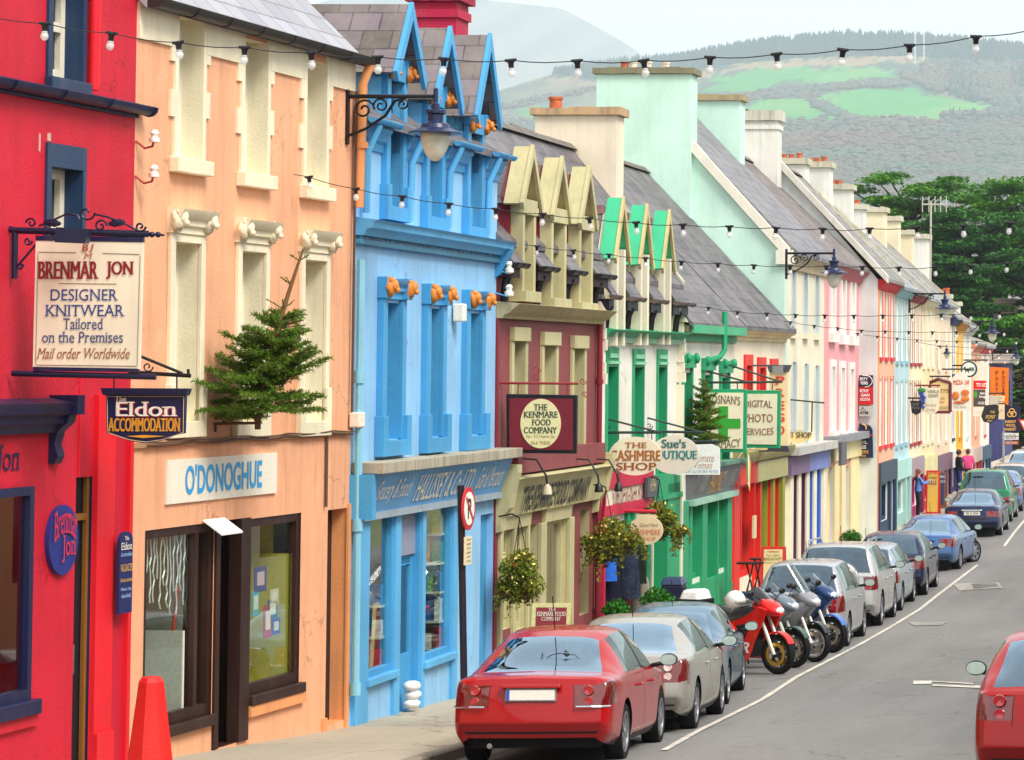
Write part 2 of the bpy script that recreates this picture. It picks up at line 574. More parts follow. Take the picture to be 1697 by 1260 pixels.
for i in range(len(ys) - 1):
    for k in range(4):
        mb.f.append((i * 5 + k, i * 5 + k + 1, i * 5 + k + 6, i * 5 + k + 5)); mb.mi.append(0)
structure('kerb', mb, KERB)

def road_line(pts, w, name='parking_line'):
    P = [on_road(*p) for p in pts]
    mb = MB(); q = []
    for a, b in zip(P, P[1:]):
        k = max(2, int((b - a).length / 0.8))
        q += [a + (b - a) * (i / k) for i in range(k)]
    q.append(P[-1])
    for i, p in enumerate(q):
        d = (q[min(i + 1, len(q) - 1)] - q[max(0, i - 1)]).normalized()
        nx, ny = d.y, -d.x
        jit = 0.006 * (random.random() - 0.5)
        for sgn in (-1, 1):
            x, y = p.x + nx * sgn * (w / 2 + jit), p.y + ny * sgn * (w / 2 + jit)
            mb.v.append((x, y, road_z(x, y) + 0.012))
    for i in range(len(q) - 1):
        mb.f.append((2 * i, 2 * i + 1, 2 * i + 3, 2 * i + 2)); mb.mi.append(0)
    structure(name, mb, PAINTW)
road_line([(1100, 1245), (1160, 1211), (1320, 1123), (1471, 1043), (1550, 990), (1620, 937)], 0.09)
road_line([(1664, 906), (1690, 872), (1720, 838), (1760, 800)], 0.09)
def patch(pts, m, name='road_patch'):
    mb = MB()
    P = [on_road(*p) for p in pts]
    mb.quad(*[(p.x, p.y, road_z(p.x, p.y) + 0.012) for p in P])
    structure(name, mb, m)
PATCH = asphalt('patched_tar', '#9a968e', '#8d8982', 40)
patch([(1514, 1129), (1545, 1129.5), (1543, 1135), (1513, 1135)], PAINTW, 'road_marking')
patch([(1545, 1135.5), (1628, 1138), (1632, 1142), (1545, 1138)], PAINTW, 'road_marking')
patch([(1545, 1129.8), (1612, 1133.5), (1612, 1135), (1545, 1131)], PAINTW, 'road_marking')
patch([(1578, 968), (1655, 966), (1662, 975), (1590, 980)], PATCH)
patch([(1505, 1032), (1572, 1031), (1560, 1037), (1515, 1038)], PATCH)
patch([(1610, 968.5), (1650, 967), (1655, 973), (1614, 977)], asphalt('inspection_cover', '#a3a2a6', '#94939a', 30), 'inspection_cover')

# ---------------------------------------------------------------- hills
def colmat(key, rough=0.9):
    m, n, l, b, o = newmat(key)
    a = n.new('ShaderNodeVertexColor'); a.layer_name = 'cover'
    p = wpos(n)
    g = noise(n, l, 0.02, p, 8, 0.7)
    c = mixc(n, l, mrange(n, l, g, 0.35, 0.7, 0, 0.6), a.outputs[0], (0.5, 0.5, 0.5), 'MULTIPLY')
    l(c, b.inputs['Base Color'])
    b.inputs['Roughness'].default_value = rough
    b.inputs['Specular IOR Level'].default_value = 0.1
    return m
HILLM = colmat('land_cover')

def inpoly(x, y, P):
    r = False
    for i in range(len(P)):
        (x1, y1), (x2, y2) = P[i], P[i - 1]
        if (y1 > y) != (y2 > y) and x < (x2 - x1) * (y - y1) / (y2 - y1) + x1: r = not r
    return r

SIL = [(-2500, 380), (0, 300), (500, 240), (760, 190), (820, 153), (900, 127), (1000, 108), (1060, 101), (1130, 96), (1200, 81), (1300, 67), (1400, 59), (1500, 61), (1600, 69), (1697, 79), (2000, 125), (3000, 260), (5000, 400)]
TAN = [(700, 150), (900, 128), (960, 133), (1010, 150), (1100, 138), (1190, 116), (1300, 106), (1400, 101), (1540, 101), (1580, 112), (1700, 120), (2200, 160)]
FIELDS = [[(1165, 150), (1185, 128), (1260, 112), (1400, 110), (1497, 124), (1440, 135), (1310, 138), (1240, 152)],
          [(1235, 170), (1300, 163), (1360, 172), (1405, 196), (1300, 200), (1240, 192)],
          [(1350, 160), (1420, 147), (1500, 146), (1570, 156), (1632, 176), (1650, 186), (1590, 193), (1510, 197), (1440, 196), (1385, 178)],
          [(845, 195), (900, 178), (930, 186), (880, 204)]]
def cover(px, y):
    px += random.gauss(0, 5) + 12 * sin(y * .21) + 7 * sin(y * .5 + px * .02); y += random.gauss(0, 2.0) + 3 * sin(px * .031)
    s = interp(SIL, px); t = interp(TAN, px)
    wob = 5 * sin(px * 0.05) + 3 * sin(px * 0.13 + y * 0.2)
    if px > 880 and y < t - 5 + wob * 0.4 : return lin('#2f4f3a')
    if y < t + 5 + wob * 0.4: return lin('#a08a62')
    for P in FIELDS:
        if inpoly(px + wob, y + wob * 0.3, P): return lin('#3f9a3a') if sin(px * 0.021 + y * 0.05) > -0.4 else lin('#5fa044')
    if px > 1540 and y < 190 - max(0, 1660 - px) * .35: return lin('#4c5648') if sin(px * 0.09) > 0 else lin('#7c6e5a')
    if y > 190: return lin('#6d6152') if sin(px * 0.02 + y * 0.11) > -0.2 else lin('#4d5a4c')
    if px < 1000: return lin('#5d6b55') if sin(px * 0.06 + y * 0.13) > 0 else lin('#7d7a5c')
    return lin('#4c5f4d')

def hill(name, sil, ybase, d0, d1, x0, x1, nx, ny, cov, rough):
    vs, fs, cs = [], [], []
    rr = np.random.default_rng(3)
    for i in range(nx + 1):
        px = x0 + (x1 - x0) * i / nx
        s = interp(sil, px)
        for j in range(ny + 1):
            t = j / ny
            Y = d0 + (d1 - d0) * t ** 1.15
            py = ybase + (s - ybase) * t
            p = atY(px, py, Y)
            k = rough * (1 - t) * (0.3 + t)
            vs.append((p.x, p.y, p.z + k * (sin(p.x * 0.011) + sin(p.y * 0.017 + p.x * 0.004)) + rough * 0.1 * (rr.random() - 0.5)))
            cs.append(cov(px, py))
        vs.append((p.x * 1.2, d1 * 1.25, -8)); cs.append(cs[-1])
    n = ny + 2
    for i in range(nx):
        for j in range(n - 1):
            fs.append((i * n + j, (i + 1) * n + j, (i + 1) * n + j + 1, i * n + j + 1))
    mb = MB(); mb.v, mb.f, mb.mi = vs, fs, [0] * len(fs)
    o = structure(name, mb, HILLM, 'all')
    a = o.data.color_attributes.new('cover', 'FLOAT_COLOR', 'POINT')
    a.data.foreach_set('color', np.array([(*c, 1) for c in cs], dtype=np.float32).ravel())
    return o
HD0, HD1 = 1800.0, 7400.0
hill("hill", SIL, 615, HD0, HD1, -600, 2600, 420, 150, cover, 8)
FAR = [(-1500, 330), (0, 150), (400, 40), (640, -25), (760, -4), (840, 4), (930, 14), (990, 45), (1030, 68), (1060, 88), (1120, 140), (1300, 240), (1700, 330)]
hill("mountain", FAR, 612, 9000, 14500, -1000, 1800, 200, 60, lambda x, y: lin('#6f7565') if sin(x * .05 + y * .09) > 0 else lin('#8a8670'), 14)

# trees too many and too far to count: one mesh of conifers and bare woods on the hill
def hill_pt(px, py):
    s = interp(SIL, px); t = min(1, max(0, (615 - py) / (615 - s)))
    return atY(px, py, HD0 + (HD1 - HD0) * t ** 1.15)
def woods(name, items, m, label):
    vs, fs = [], []
    for (p, h, r, con) in items:
        k = len(vs)
        if con:
            for a in range(5):
                t = 2 * pi * a / 5 + p.x
                vs.append((p.x + r * cos(t), p.y + r * sin(t), p.z - 1))
            vs.append((p.x, p.y, p.z + h))
            fs += [(k + a, k + (a + 1) % 5, k + 5) for a in range(5)]
        else:
            for z, q in ((-0.5, 0.6), (0.45, 1.0), (0.85, 0.6)):
                for a in range(6):
                    t = 2 * pi * a / 6 + z
                    w = q * r * random.uniform(0.7, 1.25)
                    vs.append((p.x + w * cos(t), p.y + w * sin(t), p.z + z * h + random.uniform(-.1, .1) * h))
            vs.append((p.x, p.y, p.z + h))
            for lv in (0, 1):
                fs += [(k + lv * 6 + a, k + lv * 6 + (a + 1) % 6, k + lv * 6 + 6 + (a + 1) % 6, k + lv * 6 + 6 + a) for a in range(6)]
            fs += [(k + 12 + a, k + 12 + (a + 1) % 6, k + 18) for a in range(6)]
    mb = MB(); mb.v, mb.f, mb.mi = vs, fs, [0] * len(fs)
    o = part(name, mb, m, None, False, fix=False)
    tag(o, label, 'woodland', None, 'stuff')
con, dec = [], []
for _ in range(5200):
    px = random.uniform(880, 1900); s = interp(SIL, px); t = interp(TAN, px)
    if t - s < 6: continue
    py = s + (t - 7 - s) * random.random() ** 1.3
    con.append((hill_pt(px, py), random.uniform(10, 22), random.uniform(4, 7), 1))
for _ in range(900):
    px = random.uniform(1540, 1800); py = random.uniform(95, 200)
    if inpoly(px, py, FIELDS[2]): continue
    if sin(px * 0.06) > 0.1: con.append((hill_pt(px, py), random.uniform(14, 26), random.uniform(5, 8), 1))
for _ in range(7500):
    px = random.uniform(780, 1800); py = 198 + 130 * random.random() ** .9 + random.gauss(0, 3)
    dec.append((hill_pt(px, py), random.uniform(4, 9), random.uniform(6, 11), 0))
for _ in range(1500):
    px = random.uniform(1530, 1750); py = random.uniform(105, 195)
    if inpoly(px, py, FIELDS[2]) or inpoly(px, py, FIELDS[0]) or inpoly(px - 8, py + 4, FIELDS[2]): continue
    dec.append((hill_pt(px, py), random.uniform(8, 15), random.uniform(7, 13), 0))
for A, B in (((1240, 160), (1400, 145)), ((1400, 145), (1500, 140)), ((1350, 172), (1410, 200)), ((1230, 165), (1350, 160)), ((1500, 125), (1560, 150)), ((830, 180), (985, 150))):
    for _ in range(110):
        u = random.random()
        dec.append((hill_pt(A[0] + (B[0] - A[0]) * u + random.uniform(-8, 8), A[1] + (B[1] - A[1]) * u + random.uniform(-4, 4)), random.uniform(6, 12), random.uniform(6, 12), 0))
woods('conifer_wood', con, leafmat('conifer', '#163a2c', '#244a3a', 0.02, 0.05), 'dark conifer plantation along the top of the green hill')
woods('bare_wood', dec, leafmat('bare_wood', '#7a5640', '#33705a', 0.0020, 0.05), 'bare winter woods and hedges low on the far hillside')
for px, y0, y1 in ((1516.5, 107, 47), (1531, 102, 25)):
    p = hill_pt(px, y0); hgt = (y0 - y1) / F * p.y
    t = thing('radio_mast', 'shorter white radio mast on the hill crest' if px < 1520 else 'taller grey lattice radio mast on the hill crest', 'mast', p)
    mb = MB(); w = 1.7
    for sx, sy in ((-w, -w), (w, -w), (w, w), (-w, w)):
        mb.tube([(sx, sy, -2), (sx * 0.4, sy * 0.4, hgt)], 0.35, 4)
    k = 8
    for i in range(k):
        for a, b in (((-1, -1), (1, -1)), ((1, -1), (1, 1)), ((1, 1), (-1, 1)), ((-1, 1), (-1, -1))):
            f0, f1 = w * (1 - 0.6 * i / k), w * (1 - 0.6 * (i + 1) / k)
            mb.tube([(a[0] * f0, a[1] * f0, hgt * i / k), (b[0] * f1, b[1] * f1, hgt * (i + 1) / k)], 0.2, 3)
    part('lattice', mb, plain('#f2f2f2', 0.5), t, local=True)
    mb = MB(); mb.lathe([(1.2, 0), (1.2, 3)], (0, 0, hgt - 4), 8); mb.tube([(0, 0, hgt - 4), (0, 0, hgt + 5)], 0.35, 4)
    part('antenna', mb, plain('#c9cdd0', 0.5), t, local=True)

# ================================================================ HOUSE KIT
BD = [(-80, 28.77), (219, 32.7), (584, 39.2), (822, 46.6), (990, 53.4), (1125, 60.4), (1215, 66.7), (1300, 73.9), (1366, 81.1), (1424, 88.6)]
BP = [((px - XP) * d / F, d) for px, d in BD]
FR = [Frame(BP[i], BP[i + 1]) for i in range(len(BP) - 1)]

def house(name, label, fr, group='terraced houses along the street'):
    return thing(name, label, 'building', (fr.a.x, fr.a.y, interp(ZW, fr.a.y)), group)

def op(fr, Lx, Rx, t, b, o=0.0):
    """opening from photo pixels: left and right edge, top and bottom read at the right edge"""
    m = (t + b) / 2
    return [fr.s(Lx, m, o), fr.s(Rx, m, o), fr.z(Rx, b, o), fr.z(Rx, t, o)]

def wall(root, fr, z0, z1, ops, m, depth=0.28, s0=0.0, s1=None, name='wall', back=7.0, reveal=None, sides=True):
    """front wall pierced by openings (s0,s1,z0,z1), with reveals, side walls and back"""
    s1 = fr.len if s1 is None else s1
    mb = MB(fr)
    S_ = sorted({s0, s1, *[q for p in ops for q in p[:2]]}); Z_ = sorted({z0, z1, *[q for p in ops for q in p[2:4]]})
    S_ = [q for q in S_ if s0 <= q <= s1]; Z_ = [q for q in Z_ if z0 <= q <= z1]
    for a, b in zip(S_, S_[1:]):
        for c, d in zip(Z_, Z_[1:]):
            ms, mz = (a + b) / 2, (c + d) / 2
            if any(p[0] < ms < p[1] and p[2] < mz < p[3] for p in ops): continue
            mb.quad((a, 0, c), (b, 0, c), (b, 0, d), (a, 0, d))
    if sides:
        mb.quad((s0, 0, z0), (s0, 0, z1), (s0, -back, z1), (s0, -back, z0))
        mb.quad((s1, 0, z0), (s1, 0, z1), (s1, -back, z1), (s1, -back, z0))
        mb.quad((s0, -back, z0), (s1, -back, z0), (s1, -back, z1), (s0, -back, z1))
    w = part(name, mb, m, root, fix=False)
    for p in ops:
        rv = MB(fr)
        a, b, c, d = p[:4]; dp = p[4] if len(p) > 4 else depth
        rv.quad((a, 0, c), (a, 0, d), (a, -dp, d), (a, -dp, c)); rv.quad((b, 0, c), (b, -dp, c), (b, -dp, d), (b, 0, d))
        rv.quad((a, 0, d), (b, 0, d), (b, -dp, d), (a, -dp, d)); rv.quad((a, 0, c), (a, -dp, c), (b, -dp, c), (b, 0, c))
        part('reveal', rv, p[5] if len(p) > 5 else (reveal or m), w, fix=False)
    return w

def sash(root, fr, p, fm, depth=0.24, gm=None, rail=True, w=0.06, bars=0, curtain=None):
    """sash window: frame with a meeting rail, pane behind it"""
    a, b, c, d = p[:4]
    mb = MB(fr); o0, o1 = -depth - 0.05, -depth + 0.03
    mb.box(a, a + w, o0, o1, c, d); mb.box(b - w, b, o0, o1, c, d)
    mb.box(a + w, b - w, o0, o1, d - w, d); mb.box(a + w, b - w, o0, o1, c, c + w * 1.2)
    m = (c + d) / 2
    if rail: mb.box(a + w, b - w, o0 + 0.01, o1 + 0.012, m - w * .5, m + w * .5)
    for i in range(bars):
        q = a + (b - a) * (i + 1) / (bars + 1)
        mb.box(q - .012, q + .012, o0 + .01, o1 - .01, c + w, d - w)
    f = part('window', mb, fm, root)
    pn = MB(fr); pn.box(a + .01, b - .01, o0 - 0.015, o0 + 0.02, c + .01, d - .01)
    part('pane', pn, gm or PANE, f)
    if curtain:
        cu = MB(fr); cu.box(a, b, o0 - 0.12, o0 - 0.1, c, d); part('curtain', cu, curtain, f)
    return f

def trim(root, name, fr, boxes, m, bevel=0.0, label=None):
    """boxes that touch form one part; pieces apart from each other become parts of their own"""
    grp = []
    for q in boxes:
        hit = [g for g in grp if any(all(q[k] <= p[k + 1] + .004 and p[k] <= q[k + 1] + .004 for k in (0, 2, 4)) for p in g)]
        for g in hit: grp.remove(g)
        grp.append([q] + [p for g in hit for p in g])
    for g in grp:
        mb = MB(fr)
        for q in g: mb.box(*q)
        o = part(name, mb, m, root, bevel=bevel, label=label)
    return o

def profile_run(root, name, fr, s0, s1, prof, m, smooth=True):
    """moulding: (o,z) outline run along the wall"""
    mb = MB(fr)
    mb.prism(prof, s0, s1, lambda a, b, c: (c, a, b))
    return part(name, mb, m, root, smooth='sharp' if smooth else False)

def gutter(root, fr, s0, s1, o, z, m, r=0.075):
    mb = MB(fr)
    arc = [(o + r * cos(t), z + r * sin(t)) for t in np.linspace(pi, 2 * pi, 7)]
    inn = [(o + r * 0.85 * cos(t), z + r * 0.85 * sin(t) + 0.01) for t in np.linspace(2 * pi, pi, 7)]
    mb.prism(arc + inn, s0, s1, lambda a, b, c: (c, a, b))
    k = max(2, int((s1 - s0) / 0.9))
    for i in range(k + 1):
        q = s0 + (s1 - s0) * i / k
        mb.prism([(o + r * 1.12 * cos(t), z + r * 1.12 * sin(t)) for t in np.linspace(pi, 2 * pi, 7)], q - .02, q + .02, lambda a, b, c: (c, a, b))
    return part('gutter', mb, m, root, smooth='sharp')

def downpipe(root, fr, pts, m, r=0.045):
    mb = MB(fr); mb.tube(pts, r, 10)
    for (a, b) in zip(pts, pts[1:]):
        L_ = abs(b[2] - a[2])
        for i in range(int(L_ / 1.6)):
            z = a[2] + (b[2] - a[2]) * (i + .5) / max(1, int(L_ / 1.6))
            mb.lathe([(r * 1.3, -.04), (r * 1.3, .04)], (a[0], a[1], z), 10)
    return part('downpipe', mb, m, root, smooth='sharp')

def roof(root, fr, s0, s1, oe, ze, orr, zr, m, th=0.1, name='roof', back=True, verge=None):
    mb = MB(fr)
    ob = 2 * orr - oe
    mb.hexa([(s0, oe, ze - th), (s1, oe, ze - th), (s1, orr, zr - th), (s0, orr, zr - th), (s0, oe, ze), (s1, oe, ze), (s1, orr, zr), (s0, orr, zr)])
    if back:
        mb.hexa([(s0, orr, zr - th), (s1, orr, zr - th), (s1, ob, ze - th), (s0, ob, ze - th), (s0, orr, zr), (s1, orr, zr), (s1, ob, ze), (s0, ob, ze)])
    r = part(name, mb, m, root)
    rc = MB(fr); rc.prism([(orr - .14, zr - .06), (orr, zr + .07), (orr + .14, zr - .06), (orr, zr)], s0, s1, lambda a, b, c: (c, a, b))
    part('ridge_tiles', rc, plain('#6d6660', .8, 0, .3, .3, 0, 3), r)
    if verge:
        for s_ in ([s1] if verge == 'far' else [s0, s1]):
            vg = MB(fr)
            vg.hexa([(s_ - .1, oe, ze - .02), (s_ + .12, oe, ze - .02), (s_ + .12, orr, zr - .02), (s_ - .1, orr, zr - .02), (s_ - .1, oe, ze + .07), (s_ + .12, oe, ze + .07), (s_ + .12, orr, zr + .07), (s_ - .1, orr, zr + .07)])
            part('verge', vg, plain('#b9b39f', .8, 0, .3, .35, 0, 4), r)
    return r

def gable(root, fr, s, z0, oe, ze, orr, zr, m, th=0.25, name='gable'):
    mb = MB(fr)
    ob = 2 * orr - oe
    mb.prism([(oe, z0), (oe, ze), (orr, zr), (ob, ze), (ob, z0)], s, s + th, lambda a, b, c: (c, a, b))
    return part(name, mb, m, root)

POT = plain('#b8623f', .8, 0, .3, .3, 0, 8)
POTW = plain('#d8cdbb', .8, 0, .3, .3, 0, 8)
def chimney(root, px0, px1, ytop, d, zb, m, cm, pots=(), th=0.75, cap=0.16, over=0.09, band=False):
    a, b = atY(px0, ytop, d), atY(px1, ytop, d)
    zt = a.z
    mb = MB(); mb.box(a.x, b.x, d, d + th, zb, zt - cap)
    if band: mb.box(a.x - .04, b.x + .04, d - .04, d + th + .04, zt - cap - .25, zt - cap - .12)
    c = part('chimney', mb, m, root)
    k = MB()
    nseg = 7
    for i in range(nseg):            # uneven, weathered capping
        x0 = a.x - over + (b.x - a.x + 2 * over) * i / nseg; x1 = a.x - over + (b.x - a.x + 2 * over) * (i + 1) / nseg
        k.box(x0, x1 + .001 * (i % 2), d - over, d + th + over, zt - cap + .01 * random.random(), zt - .02 + .03 * random.random())
    part('cap', k, cm, c)
    for px, h, q, pm in pots:
        p = atY(px, ytop, d + th / 2); s_ = F / d
        k = MB(); r = q / s_ / 2
        k.lathe([(r, 0), (r * .95, h / s_ * .8), (r * 1.12, h / s_ * .82), (r * 1.12, h / s_), (r * .8, h / s_), (r * .8, h / s_ * .7)], (p.x, p.y, zt - .03), 12)
        part('chimney_pot', k, pm, c, smooth='sharp')
    return c

def gablet(root, fr, sc, hw, zb, ze, za, of, m_roof, m_barge, m_face, ob=-2.6, over=0.14, barge=0.09, th=0.06, facez=None, deep_barge=0.2):
    """small steep gable facing the street: two roof slopes, barge boards and the wall under them"""
    f = MB(fr); f.prism([(sc - hw, zb), (sc + hw, zb), (sc + hw, ze), (sc, za - .05), (sc - hw, ze)], -0.12, 0.0, lambda a, b, c: (a, c, b))
    fc = part('dormer_face', f, m_face, root)
    sl = (za - ze) / hw
    he = hw + over; zo = ze - over * sl
    r = MB(fr)
    for sg in (-1, 1):
        r.hexa([(sc + sg * he, ob, zo), (sc + sg * he, of, zo), (sc, of, za), (sc, ob, za),
                (sc + sg * (he + th), ob, zo + .02), (sc + sg * (he + th), of, zo + .02), (sc, of, za + th * sl), (sc, ob, za + th * sl)])
    rf = part('dormer_roof', r, m_roof, root)
    b = MB(fr)
    for sg in (-1, 1):
        b.hexa([(sc + sg * he, of, zo - deep_barge * .6), (sc + sg * he, of + barge, zo - deep_barge * .6), (sc, of + barge, za - deep_barge * .8), (sc, of, za - deep_barge * .8),
                (sc + sg * (he + th + .02), of, zo + .03), (sc + sg * (he + th + .02), of + barge, zo + .03), (sc, of + barge, za + th * sl + .03), (sc, of, za + th * sl + .03)])
    part('bargeboard', b, m_barge, rf)
    return fc, rf

def scroll(mb, c, r, f, turns=1.4, a0=0.0, sg=1, th=0.012, n=18):
    """wrought iron spiral; f(a,b) -> point"""
    P = []
    for i in range(n + 1):
        t = i / n; a = a0 + sg * turns * 2 * pi * t; q = r * (1 - 0.8 * t)
        P.append(f(c[0] + q * cos(a), c[1] + q * sin(a)))
    mb.tube(P, th, 5)

def room(root, fr, s0, s1, z0, z1, m, o0=-0.35, o1=-2.8):
    mb = MB(fr)
    mb.quad((s0, o0, z0), (s1, o0, z0), (s1, o1, z0), (s0, o1, z0)); mb.quad((s0, o0, z1), (s1, o0, z1), (s1, o1, z1), (s0, o1, z1))
    mb.quad((s0, o1, z0), (s1, o1, z0), (s1, o1, z1), (s0, o1, z1)); mb.quad((s0, o0, z0), (s0, o0, z1), (s0, o1, z1), (s0, o1, z0)); mb.quad((s1, o0, z0), (s1, o0, z1), (s1, o1, z1), (s1, o1, z0))
    return part('shop_interior', mb, m, root, fix=False)

def shopwin(root, fr, p, fm, depth=0.12, w=0.07, mull=(), transom=None, gm=None):
    a, b, c, d = p[:4]
    mb = MB(fr); o0, o1 = -depth - 0.06, -depth + 0.03
    mb.box(a, a + w, o0, o1, c, d); mb.box(b - w, b, o0, o1, c, d)
    mb.box(a + w, b - w, o0, o1, d - w, d); mb.box(a + w, b - w, o0, o1, c, c + w * 1.3)
    for q in mull: mb.box(a + (b - a) * q - w / 2, a + (b - a) * q + w / 2, o0 + .005, o1 - .005, c + w, d - w)
    if transom: mb.box(a + w, b - w, o0 + .008, o1 - .008, c + (d - c) * transom - w / 2, c + (d - c) * transom + w / 2)
    f = part('shop_window', mb, fm, root)
    pn = MB(fr); pn.quad((a, o0 + .03, c), (b, o0 + .03, c), (b, o0 + .03, d), (a, o0 + .03, d))
    part('pane', pn, gm or CLEAR, f, fix=False)
    return f

def door(root, fr, p, m, depth=0.3, glazed=True, gm=None, hm=CHROME, label=None):
    a, b, c, d = p[:4]
    mb = MB(fr); o0, o1 = -depth - .05, -depth
    st = 0.1
    mb.box(a, a + st, o0, o1, c, d); mb.box(b - st, b, o0, o1, c, d); mb.box(a + st, b - st, o0, o1, d - st, d); mb.box(a + st, b - st, o0, o1, c, c + (0.75 if glazed else d - c - st))
    if glazed: mb.box(a + st, b - st, o0, o1, c + 1.98, c + 2.08)
    dr = part('door', mb, m, root, label=label)
    if glazed:
        pn = MB(fr); pn.quad((a + st, o0 + .02, c + .7), (b - st, o0 + .02, c + .7), (b - st, o0 + .02, d - st), (a + st, o0 + .02, d - st))
        part('pane', pn, gm or CLEAR, dr, fix=False)
    h = MB(fr); h.tube([(a + .05, o1 + .02, c + .95), (a + .05, o1 + .06, c + .95), (a + .05, o1 + .06, c + 1.25), (a + .05, o1 + .02, c + 1.25)], .012, 6)
    part('handle', h, hm, dr)
    return dr

def lion(mb, fr, s, o, z, r=0.13):
    """carved head: mane, brow, muzzle"""
    mb.ball((s, o - .01, z), r * 1.02, 1, .62, 1.15, 11, 8, .4)
    mb.ball((s + r * .1, o + .05, z + .02), r * .68, 1, .7, 1.05, 9, 7, .3)
    mb.ball((s + r * .15, o + .085, z - r * .35), r * .4, 1, .8, .9, 8, 5, .2)
    for q in (-.5, .6): mb.ball((s + r * q, o + .02, z + r * .75), r * .3, 1, .8, 1, 6, 5, .2)

def head(root, fr, m, s, o, z, r):
    mb = MB(fr); lion(mb, fr, s, o, z, r); part('carved_head', mb, m, root, smooth='all')
# ================================================================ HOUSES ON THE LEFT, NEAR TO FAR
def goods(fr, s, o0, o1, z, cols, what, group, hmax=0.3):
    """packets in a row on a shelf across the far end of a window bed"""
    x = o0
    for i, (h, nm) in enumerate(cols):
        w = random.uniform(.08, .14); hh = random.uniform(.55, 1) * hmax
        if x - w < o1: break
        mb = MB(fr); t_ = random.uniform(-.02, .02)
        mb.hexa([(s - .14, x - w, z), (s, x - w, z), (s, x, z), (s - .14 + t_, x, z), (s - .13, x - w, z + hh), (s, x - w, z + hh), (s, x, z + hh), (s - .13 + t_, x, z + hh)])
        q = part('goods_box', mb, plain(h, .45, 0, .4, .5, 0, 12), None)
        tag(q, nm + ' ' + what, 'goods', group)
        x -= w + random.uniform(.01, .04)

DARKIN = plain('#4a4038', .9)
# ---------------------------------------------------------------- 1 red shop
fr = FR[0]
RED = paint('#d81432', .6, .32, .45, dirtcol='#8c1a28'); RED2 = paint('#ec1428', .5, .1)
NV = paint('#1c3a5c', .45, .25); NVD = paint('#171a46', .4, .15)
r = house('red_shop', 'crimson red knitwear shop with navy window frames at the near end', fr)
w1 = op(fr, 84, 134, -40, 138); w2 = op(fr, 80, 132, 283, 470)
sw = op(fr, -75, 50, 806, 1160); sw.append(.14)
dr = op(fr, 122, 149, 790, 1262)
ZT = 5.6
wall(r, fr, -5.0, ZT, [w1 + [.26, NV], w2 + [.26, NV], sw[:4] + [.05, NVD], dr + [.1, NVD]], RED)
for p in (w1, w2):
    sash(r, fr, p, paint('#efe6cf', .5, .2), .2, PANE, w=.1)
    t = .1
    trim(r, 'window_surround', fr, [(p[0] - t, p[0], 0, .03, p[2] - .05, p[3] + .24), (p[1], p[1] + t * .8, 0, .03, p[2] - .05, p[3] + .24), (p[0], p[1], 0, .03, p[3], p[3] + .24)], NV)
    trim(r, 'sill', fr, [(p[0] - .12, p[1] + .1, 0, .09, p[2] - .17, p[2])], NV, .01)
gz = fr.z(225, 178, .1)
gutter(r, fr, -.2, fr.len + .12, .1, gz + .02, NVD, .09)
trim(r, 'eaves_board', fr, [(0, fr.len, 0, .04, gz - .1, gz + .06)], NVD)
downpipe(r, fr, [(fr.s(146, 60), .07, 5.5), (fr.s(146, 60), .07, gz + .1)], RED2, .06)
# shopfront cornice with end bracket
cz0, cz1 = fr.z(95, 718, .2), fr.z(95, 668, .2)
profile_run(r, 'cornice', fr, 0, fr.s(97, 690, .1), [(0, cz0), (.07, cz0), (.1, cz0 + .08), (.17, cz0 + .1), (.17, cz0 + .17), (.24, cz0 + .2), (.25, cz1 - .05), (.28, cz1), (0, cz1 + .05)], NVD)
b0 = fr.s(97, 690, .1); zb = fr.z(110, 768, .1); zt = fr.z(110, 655, .2)
mb = MB(fr)
mb.prism([(0, zb), (.06, zb), (.1, zb + .08), (.06, zb + .2), (.1, zb + .33), (.2, zb + .42), (.22, zb + .5), (.3, zt - .2), (.3, zt), (0, zt)], b0, b0 + .16, lambda a, b, c: (c, a, b))
part('bracket', mb, NVD, r, smooth='sharp')
mb = MB(); hgt = .36
text(mb, 'Brenmar Jon', fr.s(-40, 762), fr.z(25, 765), 1.75, .34, lambda a, b, c: fr(a, c, b), .012, True, .012, .15)
part('lettering', mb, NVD, r)
shopwin(r, fr, sw, NVD, .0, .09, gm=CLEAR)
trim(r, 'sill', fr, [(sw[0], sw[1] + .1, 0, .1, sw[2] - .14, sw[2] + .01)], NVD, .01)
trim(r, 'sill_ledge', fr, [(sw[0], sw[1] + .14, 0, .05, sw[2] - .26, sw[2] - .14)], RED)
room(r, fr, sw[0], sw[1] + .05, sw[2] - .05, sw[3] + .05, plain('#3a1d1c', .9))
door(r, fr, [dr[0], dr[1], dr[2], dr[3]], plain('#0e0f1c', .5), .08, False)
trim(r, 'door_frame', fr, [(dr[0], dr[0] + .06, -.07, -.03, dr[2], dr[3]), (dr[1] - .06, dr[1], -.07, -.03, dr[2], dr[3]), (dr[0] + .06, dr[1] - .06, -.07, -.03, dr[3] - .45, dr[3] - .38)], plain('#8a5a1e', .5))
s0 = fr.s(150, 1000); s0 = dr[1] + .02; trim(r, 'pilaster', fr, [(s0, fr.s(180, 1000), 0, .05, -5, fr.z(165, 655)), (fr.s(205, 1000), fr.len, 0, .05, -5, fr.z(215, 655)), (s0, s0 + .4, 0.05, .09, -5, fr.z(165, 1212))], RED2)
trim(r, 'downpipe_corner', fr, [(fr.s(132, 600), fr.s(132, 600) + .02, 0, .015, fr.z(132, 790), fr.z(132, 625))], RED2)
mb = MB(fr)
for px, py, hh, ww in ((64, 236, .18, .025), (78, 227, .08, .07)):
    mb.box(fr.s(px, py), fr.s(px, py) + ww, 0, .008, fr.z(px, py) - hh / 2, fr.z(px, py) + hh / 2)
part('patched_plaster', mb, paint('#d9b7a8', .8), r)
